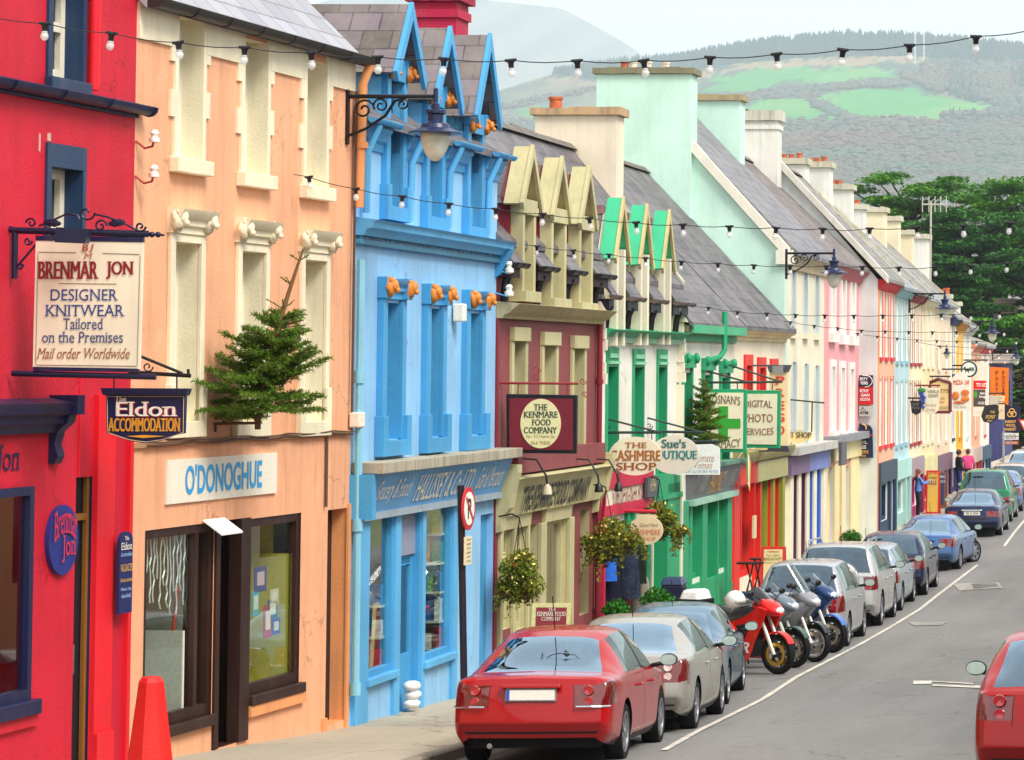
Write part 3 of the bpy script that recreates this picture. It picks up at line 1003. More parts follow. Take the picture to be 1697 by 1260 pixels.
bt = MB(fr)     # brown boots on the shop window floor
for k in (0, .2):
    q = fr.s(5, 1120) + k
    bt.lathe([(.05, .02), (.06, .1), (.055, .22), (.07, .26)], (q, -.4, sw[2] + .03), 10); bt.ball((q + .02, -.3, sw[2] + .07), .07, .9, 1.7, .8)
tag(part('boots', bt, plain('#a0662c', .6), None, smooth='all'), 'pair of tan boots on the floor of the red shop window', 'boots')
mb = MB()
for i in range(5):
    q = fr.s(2 + 4 * i, 850)
    P = [(q + random.uniform(-.03, .03), -.3, sw[3] - .08 * k) for k in range(8)]
    mb.tube([fr(*p) for p in P], .012, 4)
tag(part('tinsel', mb, plain('#e8e6da', .3, .3), None), 'pale tinsel strands hanging in the top of the red shop window', 'tinsel')

# ---------------------------------------------------------------- 2 peach house
fr = FR[1]
PEACH = paint('#f8b58a', .65, .45, .3, dirtcol='#b07a52'); PEACH2 = paint('#f2a468', .6, .3); CRM = paint('#f8ecca', .6, .18)
BRN = paint('#33160f', .5, .2)
r = house('peach_house', 'three storey peach house with cream window surrounds and a slate roof', fr)
up = [op(fr, a, b, t, q) for a, b, t, q in ((292, 333, 33, 268), (402, 440, 72, 292), (505, 538, 106, 312))]
lo = [op(fr, a, b, t, q) for a, b, t, q in ((283, 326, 405, 698), (394, 434, 420, 698), (499, 535, 434, 698))]
zt = fr.z(575, 95, .05)
swA = op(fr, 238, 352, 866, 1182); swB = op(fr, 411, 497, 850, 1130); dA = op(fr, 353, 410, 858, 1225); dB = op(fr, 541, 573, 842, 1192)
wall(r, fr, -5.2, zt, up + lo + [swA + [.1, BRN], swB + [.1, BRN], dA + [.5, BRN], dB + [.22, PEACH2]], PEACH, .3, reveal=CRM)
SASHW = paint('#f4efe0', .5, .1)
for p in up:
    sash(r, fr, p, SASHW, .26, darkglass('#8b948d'), w=.07)
    q = [(p[0] - .09, p[0], 0, .03, p[2], zt), (p[1], p[1] + .09, 0, .03, p[2], zt)]
    n = int((zt - p[2]) / .62)
    for i in range(n):
        z = p[2] + .45 + i * .62
        q += [(p[0] - .2, p[0] - .09, 0, .03, z, z + .3), (p[1] + .09, p[1] + .2, 0, .03, z + .05, z + .35)]
    trim(r, 'window_surround', fr, q, CRM)
    trim(r, 'sill', fr, [(p[0] - .16, p[1] + .13, 0, .12, p[2] - .17, p[2] - .002)], CRM, .01)
for p in lo:
    sash(r, fr, p, SASHW, .26, darkglass('#8b948d'), w=.07)
    trim(r, 'window_surround', fr, [(p[0] - .12, p[0], 0, .05, p[2], p[3] + .1), (p[1], p[1] + .11, 0, .05, p[2], p[3] + .1), (p[0], p[1], 0, .05, p[3], p[3] + .1),
                                    (p[0] - .15, p[0], .0, .08, p[2] - .18, p[2] + .42), (p[1], p[1] + .14, 0, .08, p[2] - .18, p[2] + .42), (p[0], p[1], 0, .08, p[2] - .18, p[2])], CRM, .008)
    sc = (p[0] + p[1]) / 2; hd = p[3] + .1
    profile_run(r, 'hood_mould', fr, p[0] - .14, p[1] + .14, [(0, hd), (.07, hd), (.07, hd + .07), (.11, hd + .09), (.11, hd + .15), (.16, hd + .18), (.2, hd + .27), (0, hd + .29)], CRM)
    head(r, fr, CRM, p[0] - .07, .1, hd + .15, .11); head(r, fr, CRM, p[1] + .05, .1, hd + .15, .11)
f0 = fr.z(560, 146)
gaps = [0] + [q for p in up for q in (p[0] - .09, p[1] + .09)] + [fr.len - .08]
trim(r, 'frieze', fr, [(gaps[i], gaps[i + 1], 0, .035, f0, zt - .01) for i in range(0, 8, 2)], CRM)
roof(r, fr, -.05, fr.len + .02, .12, zt + .02, -3.3, zt + 3.4, slate('#8f8f98', '#a5a5ad', 'y', .12, .5, .34), verge=None)
gutter(r, fr, 0, fr.len + .05, .2, zt + .02, plain('#2b2624', .5), .1)
gable(r, fr, fr.len - .26, zt - .3, 0, zt - .05, -3.3, zt + 3.2, PEACH)
zp = fr.z(600, 110, .15)
downpipe(r, fr, [(fr.len - .05, .22, zt - .05), (fr.len - .05, .12, zt - .3), (fr.len - .05, .09, fr.z(590, 345))], PEACH2, .06)
profile_run(r, 'string_course', fr, 0, fr.len - .12, [(0, fr.z(500, 722) - .03), (.04, fr.z(500, 722) - .03), (.05, fr.z(500, 722) + .03), (0, fr.z(500, 722) + .04)], paint('#c99a6c', .8, .5))
mb = MB(); zc = fr.z(450, 722) + .02
cab = [(s_, .06 + .01 * sin(s_ * 7), zc - .03 - .03 * abs(sin(s_ * 2.2))) for s_ in np.linspace(.3, fr.len - .1, 26)]
mb.T = fr; mb.tube(cab, .013, 5); mb.tube([(s_, o + .02, z + .035) for s_, o, z in cab], .01, 5)
q = fr.s(537, 800); mb.tube([(q, .03, zc), (q, .03, fr.z(538, 840))], .02, 6); mb.tube([(fr.len - .1, .05, zc - .03), (fr.len - .1, .05, fr.z(578, 150))], .018, 5)
part('cable', mb, plain('#5b4030', .7), r)
# O'DONOGHUE board
a, b = fr.s(273, 800), fr.s(455, 785); z1, z0 = fr.z(455, 750), fr.z(455, 817)
t = thing('shop_sign', 'white painted board reading O\'DONOGHUE in blue on the peach house', 'shop sign', fr((a + b) / 2, .03, z0), 'wall signs')
mb = MB(fr); mb.box(a, b, .002, .03, z0, z1); part('board', mb, paint('#f3ecd8', .6, .12), t)
mb = MB(); text(mb, "O'DONOGHUE", (a + b) / 2, (z0 + z1) / 2 + .01, (b - a) * .7, .34, lambda p, q, c: fr(p, c + .03, q), .006, False, .02)
part('lettering', mb, plain('#2b9ad6', .5), t)
# shopfront in dark brown timber
for p, mull in ((swA, (.78,)), (swB, ())):
    shopwin(r, fr, p, BRN, .05, .1, mull)
trim(r, 'sill', fr, [(swA[0], swA[1], -.05, .08, swA[2] - .12, swA[2]), (swB[0], swB[1] + .05, -.05, .08, swB[2] - .12, swB[2])], BRN, .01)
trim(r, 'sill_ledge', fr, [(swB[0], swB[1] + .1, 0, .06, swB[2] - .25, swB[2] - .12)], PEACH2)
trim(r, 'door_post', fr, [(dA[0], dA[0] + .12, -.12, .03, dA[2], dA[3]), (dA[1] - .28, dA[1], -.12, .03, dA[2], dA[3])], BRN)
door(r, fr, [dA[0] + .12, dA[1] - .28, dA[2], dA[3]], BRN, .42)
door(r, fr, dB, plain('#2a1712', .6), .2, False)
trim(r, 'porch_wall', fr, [(dB[1] - .02, fr.len, 0, .03, -5.2, dB[3] + .05), (dB[0] - .14, dB[0], 0, .035, -5.2, dB[2] + .1)], PEACH2)
room(r, fr, swA[0], swA[1], swA[2] - .1, swA[3] + .05, plain('#a8a498', .9), o1=-1.5); room(r, fr, swB[0], swB[1], swB[2] - .1, swB[3] + .05, plain('#d0bc50', .9), o1=-1.2)
q = MB(fr); aw = fr.s(362, 870, .2)
q.hexa([(aw, .02, dA[3] + .02), (aw + .6, .02, dA[3] + .02), (aw + .6, .24, dA[3] - .14), (aw, .24, dA[3] - .14), (aw, .02, dA[3] + .04), (aw + .6, .02, dA[3] + .04), (aw + .6, .24, dA[3] - .12), (aw, .24, dA[3] - .12)])
part('awning', q, plain('#e9e9e2', .7), r)
mb = MB(fr)
for i in range(16):
    a = swA[0] + .1 + (swA[1] - swA[0] - .5) * i / 15; n = random.randint(6, 15)
    mb.tube([(a + random.uniform(-.03, .03), -.14, swA[3] - .06 - .085 * k) for k in range(n)], .011, 4)
tag(part('tinsel', mb, plain('#eef0ee', .3, .4), None), 'silver icicle tinsel hanging in the left window of the peach shop', 'tinsel')
mb = MB(fr); s_ = fr.s(300, 1100); mb.tube([(s_ + .3, -.3, swA[2] + .15), (s_ + .34, -.2, swA[2] + 1.5)], .02, 6); mb.hexa([(s_ + .26, -.45, swA[2]), (s_ + .38, -.45, swA[2]), (s_ + .38, -.15, swA[2]), (s_ + .26, -.15, swA[2]), (s_ + .28, -.36, swA[2] + .22), (s_ + .36, -.36, swA[2] + .22), (s_ + .36, -.22, swA[2] + .22), (s_ + .28, -.22, swA[2] + .22)])
tag(part('broom', mb, plain('#c9402f', .6), None), 'red broom leaning inside the left window of the peach shop', 'broom')
mb = MB(fr); mb.box(swA[1] - .62, swA[1] - .59, -.75, -.07, swA[2], swA[2] + 1.0)
tag(part('pegboard', mb, plain('#d8d4c6', .7), None), 'pale pegboard standing behind the left window of the peach shop', 'pegboard')
for px, py, wd, ht, col, nm in ((432, 960, .36, .3, '#2a3f8f', 'blue and magenta round logo'), (424, 1000, .2, .3, '#4fb0c8', 'turquoise'), (452, 1010, .3, .25, '#1f6f8a', 'deep teal'), (444, 1030, .24, .4, '#b83050', 'crimson'), (458, 1038, .25, .2, '#3a56b0', 'royal blue and yellow'), (455, 990, .26, .2, '#d8d0b0', 'cream')):
    s_, z = fr.hit(px, py, -.11)
    mb = MB(fr); mb.box(s_ - wd / 2, s_ + wd / 2, -.12, -.11, z - ht / 2, z + ht / 2)
    mb.cur = 1; mb.box(s_ - wd * .3, s_ + wd * .3, -.11, -.107, z - ht * .25, z + ht * .3)
    o = part('poster', mb, [plain(col, .5), plain('#d9b8c0' if 'round' in nm else '#e8e0c8', .5)], None)
    tag(o, nm + ' poster stuck inside the right window of the peach shop', 'poster', 'posters in the peach shop window')
mb = MB(fr); mb.box(swB[1] - .1, swB[1] - .08, -.9, -.07, swB[2], swB[3] - .5)
tag(part('display_panel', mb, plain('#c9c03a', .7), None), 'olive yellow display panel behind the right window of the peach shop', 'panel')
s_ = fr.s(358, 1070, -.35)
mb = MB(fr); z = fr.z(358, 1075, -.35); mb.box(s_, s_ + .16, -.41, -.4, z - .12, z + .1)
tag(part('open_sign', mb, plain('#3f9c86', .5), None), 'small green and white card hanging in the brown shop door', 'sign')
for py in (226, 285):
    s_, z = fr.hit(229, py, .2)
    t = thing('insulator', ('upper' if py < 250 else 'lower') + ' white porcelain insulator on red bracket by the peach corner', 'insulator', fr(.04, .05, z), 'porcelain insulators')
    mb = MB(fr); mb.tube([(.02, 0, z - .02), (.03, .1, z - .1), (.04, .18, z - .08), (.04, .2, z)], .014, 6); part('bracket', mb, plain('#a8332c', .5), t)
    mb = MB(fr); mb.lathe([(.03, -.04), (.055, -.03), (.055, .01), (.035, .02), (.035, .04), (.05, .06), (.03, .1), (0, .1)], (.04, .2, z), 10); part('porcelain', mb, plain('#f1ece0', .2), t, smooth='sharp')
mb = MB(fr); z0 = fr.z(575, 710, .1); mb.box(fr.len - .12, fr.len + .1, .02, .16, z0, fr.z(575, 684, .1))
tag(part('junction_box', mb, plain('#e6e0cc', .5), None, bevel=.02), 'cream junction box at the peach and blue house joint', 'junction box')

# ---------------------------------------------------------------- 3 blue house
fr = FR[2]
BLU = paint('#97cdf6', .6, .42, .3, dirtcol='#7d97a0'); BL2 = paint('#4aa6dc', .5, .25); BL3 = paint('#62b8ea', .5, .2)
GOLD = plain('#d9832c', .5)
r = house('blue_house', 'sky blue house with three steep slate dormers and orange carved heads', fr)
lo = [op(fr, a, b, t, q) for a, b, t, q in ((631, 660, 503, 727), (704, 728, 512, 723), (770, 793, 520, 720))]
up = [op(fr, a, b, t, q) for a, b, t, q in ((638, 662, 138, 345), (704, 727, 180, 362), (772, 793, 225, 378))]
ze = fr.z(822, 262)
zt = ze
swA = op(fr, 605, 649, 838, 1110); dA = op(fr, 658, 694, 838, 1168); swB = op(fr, 700, 746, 828, 1080); dB = op(fr, 795, 818, 850, 1150)
wall(r, fr, -5.4, zt, lo + [p[:3] + [min(p[3], zt)] for p in up] + [swA + [.08], dA + [.12], swB + [.08], dB + [.1]], BLU, .3, reveal=BL2)
BS = paint('#f1efe2', .5, .1)
for p in lo:
    sash(r, fr, p, BS, .26, darkglass('#28465a'), w=.05)
    trim(r, 'window_surround', fr, [(p[0] - .2, p[0], 0, .09, p[2], p[3] + .05), (p[1], p[1] + .18, 0, .06, p[2], p[3] + .05), (p[0] - .26, p[0] - .04, 0, .13, p[2] - .22, p[2] + .32), (p[1] + .03, p[1] + .24, 0, .13, p[2] - .22, p[2] + .32), (p[0] - .04, p[1] + .03, 0, .13, p[2] - .22, p[2] - .01),
        (p[0] - .22, p[0] + .02, 0, .13, p[3] + .05, p[3] + .34), (p[1] - .02, p[1] + .2, 0, .13, p[3] + .05, p[3] + .34)], BL2, .006)
    profile_run(r, 'hood_mould', fr, p[0] + .02, p[1] - .02, [(0, p[3] + .05), (.05, p[3] + .05), (.05, p[3] + .14), (.09, p[3] + .16), (.09, p[3] + .22), (.13, p[3] + .25), (.15, p[3] + .32), (0, p[3] + .33)], BL2)
    head(r, fr, GOLD, p[0] - .1, .15, p[3] + .2, .115); head(r, fr, GOLD, p[1] + .09, .12, p[3] + .2, .115)
SLP = slate('#4d4952', '#67616a', 'y', .3, .38, .3); SLX = slate('#5a5048', '#766a72', 'x', .3, .4, .36)
for i, p in enumerate(up):
    apx, apy = ((682, 20), (752, 62), (811, 72))[i]
    sc = (p[0] + p[1]) / 2 - .05
    za = fr.z(apx, apy, .2)
    hw = .56
    zev = fr.z((655, 728, 798)[i], (118, 150, 180)[i], .3)
    zev = za - (za - fr.z((655, 712, 783)[i], (118, 160, 188)[i], .3)) * .86
    f = MB(fr)
    z0 = min(zt, zev) - .02
    f.quad((p[0] - .3, 0, z0), (p[0], 0, z0), (p[0], 0, p[3]), (p[0] - .3, 0, p[3])); f.quad((p[1], 0, z0), (p[1] + .3, 0, z0), (p[1] + .3, 0, p[3]), (p[1], 0, p[3]))
    gablet(r, fr, sc, hw, p[3], max(zev, p[3] + .02), za, .22, SLX, BL2, plain('#1d2f45', .7), -3.0, .1, .06, .06, None, .16)
    ck = MB(fr); ck.box(sc - hw, sc - hw + .1, -2.6, 0.0, ze - .1, zev); ck.box(sc + hw - .1, sc + hw, -2.6, 0.0, ze - .1, zev)
    ck.box(sc - hw + .1, p[0], -.1, 0.0, ze - .3, p[3]); ck.box(p[1], sc + hw - .1, -.1, 0.0, ze - .3, p[3])
    part('dormer_wall', ck, BL3, r)
    sash(r, fr, p, BS, .24, darkglass('#28465a'), w=.05)
    trim(r, 'window_surround', fr, [(p[0] - .17, p[0], 0, .08, p[2], p[3] + .1), (p[1], p[1] + .16, 0, .06, p[2], p[3] + .1), (p[0] - .22, p[0] - .04, 0, .12, p[2] - .2, p[2] + .28), (p[1] + .03, p[1] + .2, 0, .12, p[2] - .2, p[2] + .28), (p[0] - .04, p[1] + .03, 0, .12, p[2] - .2, p[2] - .01), (p[0] - .2, p[0], 0, .11, p[3] + .1, p[3] + .32), (p[1], p[1] + .18, 0, .11, p[3] + .1, p[3] + .32), (p[0], p[1], 0, .08, p[3], p[3] + .3)], BL2, .006)
    head(r, fr, GOLD, p[0] - .08, .13, p[3] + .1, .09); head(r, fr, GOLD, p[1] + .1, .11, p[3] + .14, .1)
# eaves between the dormers
seg = []
cs = [(p[0] + p[1]) / 2 for p in up]
for a, b in ((0, cs[0] - .5), (cs[0] + .5, cs[1] - .5), (cs[1] + .5, cs[2] - .5), (cs[2] + .5, fr.len)):
    profile_run(r, 'eaves_cornice', fr, a, b, [(0, ze - .36), (.03, ze - .36), (.04, ze - .26), (.09, ze - .22), (.1, ze - .14), (.15, ze - .09), (.15, ze - .02), (0, ze)], BL2)
    gutter(r, fr, a, b, .24, ze + .02, BL2, .06)
    if a > 0: downpipe(r, fr, [(a + .12, .26, ze - .05), (a + .1, .1, ze - .42), (a + .1, .08, fr.z(700, 372))], BL3, .05)
mb = MB(fr); mb.tube([(.28, .24, ze - .05), (.28, .09, ze - .4), (.28, .08, fr.z(610, 355))], .05, 8); part('downpipe', mb, BL3, r, smooth='sharp')
roof(r, fr, -.02, fr.len, .17, ze + .05, -3.4, ze + 2.7, SLP)
gable(r, fr, fr.len - .25, ze - .3, 0, ze, -3.4, ze + 2.6, BLU); gable(r, fr, .02, ze - .3, 0, ze, -3.4, ze + 2.6, BLU)
# cornice and frieze between the floors
zc = fr.z(835, 400, .25); zf = fr.z(818, 432, .05)
profile_run(r, 'cornice', fr, .05, fr.len + .12, [(0, zc - .2), (.12, zc - .2), (.16, zc - .12), (.24, zc - .1), (.25, zc - .03), (.3, zc), (0, zc + .04)], BL3)
m_, n_, l_, b_, o_ = newmat('weathered_frieze')
pp = wpos(n_); vv = scaled(n_, l_, pp, (1, 14, 9)); gg = noise(n_, l_, 1.0, vv, 4)
l_(mixc(n_, l_, mrange(n_, l_, gg, .4, .6, 0, 1), lin('#1d4f6e'), lin('#5aa6cc')), b_.inputs['Base Color']); bump(n_, l_, b_, gg, 1.0, .03)
trim(r, 'frieze', fr, [(.12, fr.len - .1, 0, .05, zf + .04, zc - .2)], m_)
trim(r, 'frieze_mould', fr, [(.06, fr.len - .06, 0, .09, zf - .03, zf + .04)], paint('#4d8fae', .6, .6), .01)
mb = MB(fr); mb.prism([(0, zf - .25), (.08, zf - .2), (.2, zc - .25), (.26, zc - .1), (0, zc - .1)], fr.len - .1, fr.len + .06, lambda a, b, c: (c, a, b)); part('corbel', mb, BL2, r)
# shopfront: tilted fascia with a stained ledge
z1 = fr.z(818, 762, .1); z0 = fr.z(818, 816, .05); zl = fr.z(825, 745, .3)
a, b = .14, fr.len - .02
mb = MB(fr); mb.hexa([(a, 0, z0), (b, 0, z0), (b, .1, z0), (a, .1, z0), (a, 0, z1 + .02), (b, 0, z1 + .02), (b, .3, z1 + .02), (a, .3, z1 + .02)])
part('fascia', mb, paint('#6fb0e2', .5, .12), r)
mb = MB(fr)
for i in range(5):
    q0, q1 = a - .08 + (b - a + .2) * i / 5, a - .08 + (b - a + .2) * (i + 1) / 5 - .02
    mb.box(q0, q1, 0, .42 + .01 * (i % 2), z1 + .025, zl)
part('ledge', mb, paint('#b9b09a', .8, .9), r, bevel=.01)
trim(r, 'fascia_foot', fr, [(a, b, 0, .14, z0 - .09, z0)], paint('#a5b4c0', .6, .4))
trim(r, 'console', fr, [(-.02, a, 0, .3, z0 - .06, z1 + .02)], BL2)
mb = MB()
fx = lambda p, q, c: fr(p, .1 + .2 * (q - z0) / (z1 - z0) + c, q)
zm = (z0 + z1) / 2; L_ = fr.len
text(mb, 'HALLISSEY & Co LTD', L_ * .52, zm, L_ * .4, .36, fx, .012, True, .012)
part('lettering', mb, plain('#eadfc8', .5), r)
mb = MB(); text(mb, 'Grocery & Foods', L_ * .17, zm, L_ * .22, .34, fx, .012, False, 0, .35); text(mb, 'Grain & Merchants', L_ * .86, zm + .02, L_ * .2, .32, fx, .012, False, 0, .35)
part('script_lettering', mb, plain('#e2d6c6', .5), r)
for p in (swA, swB):
    shopwin(r, fr, p, BL2, .02, .07)
    trim(r, 'sill', fr, [(p[0] - .08, p[1] + .12, 0, .1, p[2] - .1, p[2])], BL3, .01)
    room(r, fr, p[0], p[1] + .05, p[2] - .08, p[3] + .05, plain('#8c8a80', .9), o0=-.05, o1=-1.6)
trim(r, 'pilaster', fr, [(.16, swA[0], 0, .06, -5.4, z0 - .09), (swA[1], dA[0], 0, .05, -5.4, z0 - .09), (dA[1], swB[0], 0, .05, -5.4, z0 - .09), (swB[1], swB[1] + .25, 0, .05, -5.4, z0 - .09)], BL3)
door(r, fr, [dA[0], dA[1], dA[2], dA[2] + 2.1], BL2, .1)
trim(r, 'shutter_box', fr, [(dA[0], dA[1], -.2, -.06, dA[2] + 2.12, dA[3])], plain('#8f93a8', .5))
room(r, fr, dA[0], dA[1], dA[2], dA[3], plain('#5b5246', .9), -.25, -1.8)
door(r, fr, dB, BL2, .1, False)
mb = MB(fr); mb.tube([(.02, .1, fr.z(585, 430)), (.02, .1, fr.z(580, 1130))], .05, 8)
for py in (625, 870, 1140): mb.lathe([(.07, -.08), (.07, .08)], (.02, .1, fr.z(582, py)), 10)
part('downpipe', mb, paint('#8ccfe6', .5, .2), r, smooth='sharp')
chimney(r, 683, 757, -14, 47.2, 2, paint('#c02048', .7, .3), paint('#a8254a', .8, .5), th=.7, band=True)
palette = [('#b8202c', 'red'), ('#e9e2d2', 'white'), ('#2f6fb0', 'blue'), ('#3f8f4a', 'green'), ('#e0b040', 'yellow'), ('#7a2f5a', 'plum'), ('#d06a2a', 'orange'), ('#222a3a', 'black')]
for p, wn, top in ((swA, 'left', 3), (swB, 'right', 5)):
    for k in range(top):
        z = p[2] + .05 + k * .42
        pl = palette[k:] + palette[:k]
        if k:
            mb = MB(fr); mb.box(p[1] - .3, p[1] - .02, -.62, -.07, z - .03, z)
            tag(part('shelf', mb, plain('#ded8c4', .6), None), f'{("lowest", "second", "third", "topmost")[k - 1]} white goods shelf in the {wn} window of the blue shop', 'shelf', 'goods shelves in the blue shop')
        goods(fr, p[1] - .1, -.08, -.62, z, [(h, f'{nm} packet on {("the floor", "shelf one from below", "shelf two from below", "shelf three from below", "the top shelf")[k]}') for h, nm in pl], f'in the blue shop {wn} window', 'goods in the blue shop windows', .36)
mb = MB(fr); s_ = fr.s(615, 985, -.3); z = fr.z(615, 1000, -.3)
mb.ball((s_, -.45, z), .16, 1, 1, 1.1); mb.lathe([(.1, -.75), (.24, -.5), (.22, -.15), (.1, -.1)], (s_, -.45, z), 12)
mb.cur = 1; mb.ball((s_ - .02, -.45, z + .12), .17, 1.05, 1.05, .7)
tag(part('doll', mb, [plain('#b5202e', .7), plain('#f1efe8', .8)], None, smooth='all'), 'stuffed doll in red with white cap in the blue shop window', 'doll')
mb = MB(fr); s_ = fr.s(664, 1160, -.05); z = fr.z(664, 1176, -.05)
for k in range(3): mb.ball((s_ + .03 * (k % 2), .1, z + .08 + .12 * k), .17, 1, .7, .45, 12, 7, .15)
tag(part('sack', mb, plain('#e9e6de', .8), None, smooth='all'), 'three white sacks piled on the step of the blue shop', 'sacks')
for py in (520,):
    mb = MB(fr); s_ = fr.s(762, 520, .1); mb.box(s_ - .1, s_ + .1, .02, .18, fr.z(768, 534, .1), fr.z(768, 504, .1))
    tag(part('alarm_box', mb, plain('#ece6d4', .5), None, bevel=.02), 'white alarm box beside the right blue first floor window', 'alarm box')
for py in (445, 484):
    s_, z = fr.hit(832, py, .25)
    t = thing('insulator', ('upper' if py < 460 else 'lower') + ' white insulator at the far corner of the blue house', 'insulator', fr(fr.len - .05, .05, z), 'porcelain insulators')
    mb = MB(fr); mb.tube([(fr.len - .05, 0, z), (fr.len - .02, .16, z - .05), (fr.len, .2, z)], .014, 6); part('bracket', mb, BL2, t)
    mb = MB(fr); mb.lathe([(.04, -.06), (.07, -.04), (.07, .02), (.045, .03), (.045, .06), (.06, .09), (.03, .13), (0, .13)], (fr.len, .2, z), 10); part('porcelain', mb, plain('#f1ece0', .2), t, smooth='sharp')

# ---------------------------------------------------------------- 4 burgundy house
fr = FR[3]
BUR = paint('#904648', .65, .3, .3); BURD = paint('#8a1f30', .55, .2); OLV = paint('#cbc393', .6, .3); STONE = paint('#c2b68a', .8, .6)
r = house('burgundy_house', 'burgundy house with pale olive windows and three olive gablets', fr)
zc1 = fr.z(985, 514, .3); zc0 = fr.z(985, 537, .05)
up = [op(fr, a, b, t, q) for a, b, t, q in ((849, 864, 358, 484), (897, 916, 372, 496), (944, 961, 384, 503))]
lo = [op(fr, a, b, t, q) for a, b, t, q in ((847, 866, 566, 765), (897, 917, 573, 765), (947, 964, 578, 765))]
zt = fr.z(985, 450)
zs1, zs0 = fr.z(985, 782, .1), fr.z(985, 828, .1)
sA = op(fr, 828, 846, 876, 1040); sB = op(fr, 850, 870, 870, 1040); dA = op(fr, 872, 890, 868, 1062); sC = op(fr, 899, 938, 858, 1020); dB = op(fr, 961, 976, 844, 1015)
wall(r, fr, -5.7, zc1, lo + [sA + [.12], sB + [.12], dA + [.4], sC + [.12], dB + [.3]], BUR, .28, reveal=OLV)
wall(r, fr, zc1, zt, [p[:3] + [min(p[3], zt)] for p in up], BURD, .26, name='attic_wall', reveal=OLV)
RS = slate('#4f4c52', '#67626a', 'y')
OG = darkglass('#4a4a34')
ap = [(864.8, 246), (915.4, 265), (960.6, 280)]; ev = [(848, 335.5), (905, 356), (951.7, 370)]
for i, p in enumerate(up):
    sc = (p[0] + p[1]) / 2
    za = fr.z(*ap[i], .22); ze_ = fr.z(*ev[i], .22)
    gablet(r, fr, sc, .5, p[3], max(ze_ + .12, p[3] + .05), za, .2, OLV, OLV, BUR, -.06, .08, .06, .05, None, .12)
    gablet(r, fr, sc, .42, p[3], max(ze_ + .12, p[3] + .05) - .02, za - .16, -.05, RS, RS, BURD, -2.2, .06, .02, .04, None, .04)
    mb = MB(fr); mb.box(sc - .09, sc + .09, -2.0, -.1, za - .2, za - .05); part('dormer_ridge', mb, plain('#94706a', .8, 0, .3, .3, 0, 4), r)
    ck = MB(fr); zz = max(ze_, p[3]); ck.box(sc - .5, p[0] - .0, -.9, 0, zt - .3, zz); ck.box(p[1], sc + .5, -.9, 0, zt - .3, zz); ck.box(p[0], p[1], -.9, -.3, zt - .3, zz)
    part('dormer_wall', ck, BURD, r)
    trim(r, 'window_surround', fr, [(p[0] - .13, p[0], 0, .2, p[2], p[3]), (p[1], p[1] + .13, 0, .2, p[2], p[3]), (p[0] - .14, p[1] + .14, 0, .22, p[3], p[3] + .24), (p[0] - .2, p[1] + .2, 0, .28, p[2] - .17, p[2])], OLV, .006)
    sash(r, fr, p, OLV, .2, OG, w=.05)
for p in lo:
    trim(r, 'window_surround', fr, [(p[0] - .14, p[0], 0, .05, p[2], p[3]), (p[1], p[1] + .14, 0, .05, p[2], p[3]), (p[0] - .15, p[1] + .15, 0, .09, p[3], p[3] + .22), (p[0] - .18, p[1] + .18, 0, .1, p[2] - .14, p[2])], OLV, .006)
    sash(r, fr, p, OLV, .2, OG, w=.05)
# cornice that flares into the blue wall
profile_run(r, 'cornice', fr, .02, fr.len + .02, [(0, zc0), (.1, zc0), (.12, zc0 + .05), (.2, zc0 + .08), (.26, zc0 + .14), (.36, zc1), (.0, zc1 + .04)], STONE)
cs = [(p[0] + p[1]) / 2 for p in up]
RS = slate('#4f4c52', '#67626a', 'y')
for j, (a, b) in enumerate(((0, cs[0] - .52), (cs[0] + .52, cs[1] - .52), (cs[1] + .52, cs[2] - .52), (cs[2] + .52, fr.len))):
    zr_ = zt - .05
    mb = MB(fr); mb.hexa([(a, .26, zr_ - .06), (b, .26, zr_ - .06), (b, -.5, zr_ + .9), (a, -.5, zr_ + .9), (a, .26, zr_), (b, .26, zr_), (b, -.5, zr_ + .98), (a, -.5, zr_ + .98)])
    q = part('roof_skirt', mb, RS, r)
    gutter(r, fr, a, b, .28, zr_ - .02, BLACK, .07)
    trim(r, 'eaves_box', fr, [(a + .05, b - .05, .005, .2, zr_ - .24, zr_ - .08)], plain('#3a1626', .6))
    downpipe(r, fr, [(a + .16 if j == 0 else (a + b) / 2, .18, zr_ - .15), (a + .16 if j == 0 else (a + b) / 2, .1, zr_ - .34), (a + .16 if j == 0 else (a + b) / 2, .08, zc1)], BLACK, .06)
# main slates shared with the next house stay with this house up to its own party wall
zr = fr.z(870, 216, -2.1)
RIDGE1, EAVE1 = 4.36, zt + .3
roof(r, fr, -.05, fr.len, .1, EAVE1, -2.1, RIDGE1, RS)
gable(r, fr, 0, zt - .2, 0, EAVE1 - .05, -2.1, RIDGE1 - .08, BUR)
trim(r, 'corner_strip', fr, [(0, .14, 0, .03, -5.7, zc0)], BURD); downpipe(r, fr, [(fr.len - .12, .08, zc0), (fr.len - .12, .08, -5.3)], BURD, .05)
mb = MB(fr); mb.hexa([(.3, 0, zs0), (fr.len - .28, 0, zs0), (fr.len - .28, .14, zs0), (.3, .14, zs0), (.3, 0, zs1), (fr.len - .28, 0, zs1), (fr.len - .28, .24, zs1), (.3, .24, zs1)])
part('fascia', mb, paint('#cfc590', .6, .3), r)
profile_run(r, 'fascia_cornice', fr, .25, fr.len - .2, [(0, zs1), (.25, zs1), (.28, zs1 + .06), (.38, zs1 + .1), (0, zs1 + .16)], OLV)
trim(r, 'fascia_board', fr, [(.5, fr.len - .3, 0, .24, zs1 + .165, zs1 + .5)], BUR)
for q in (0.02, fr.len - .28):
    mb = MB(fr); mb.prism([(0, zs0 - .25), (.1, zs0 - .22), (.12, zs0 - .02), (.24, zs0 + .14), (.28, zs1 - .1), (.36, zs1 + .2), (.36, zs1 + .32), (0, zs1 + .32)], q, q + .27, lambda a, b, c: (c, a, b)); part('console', mb, OLV, r)
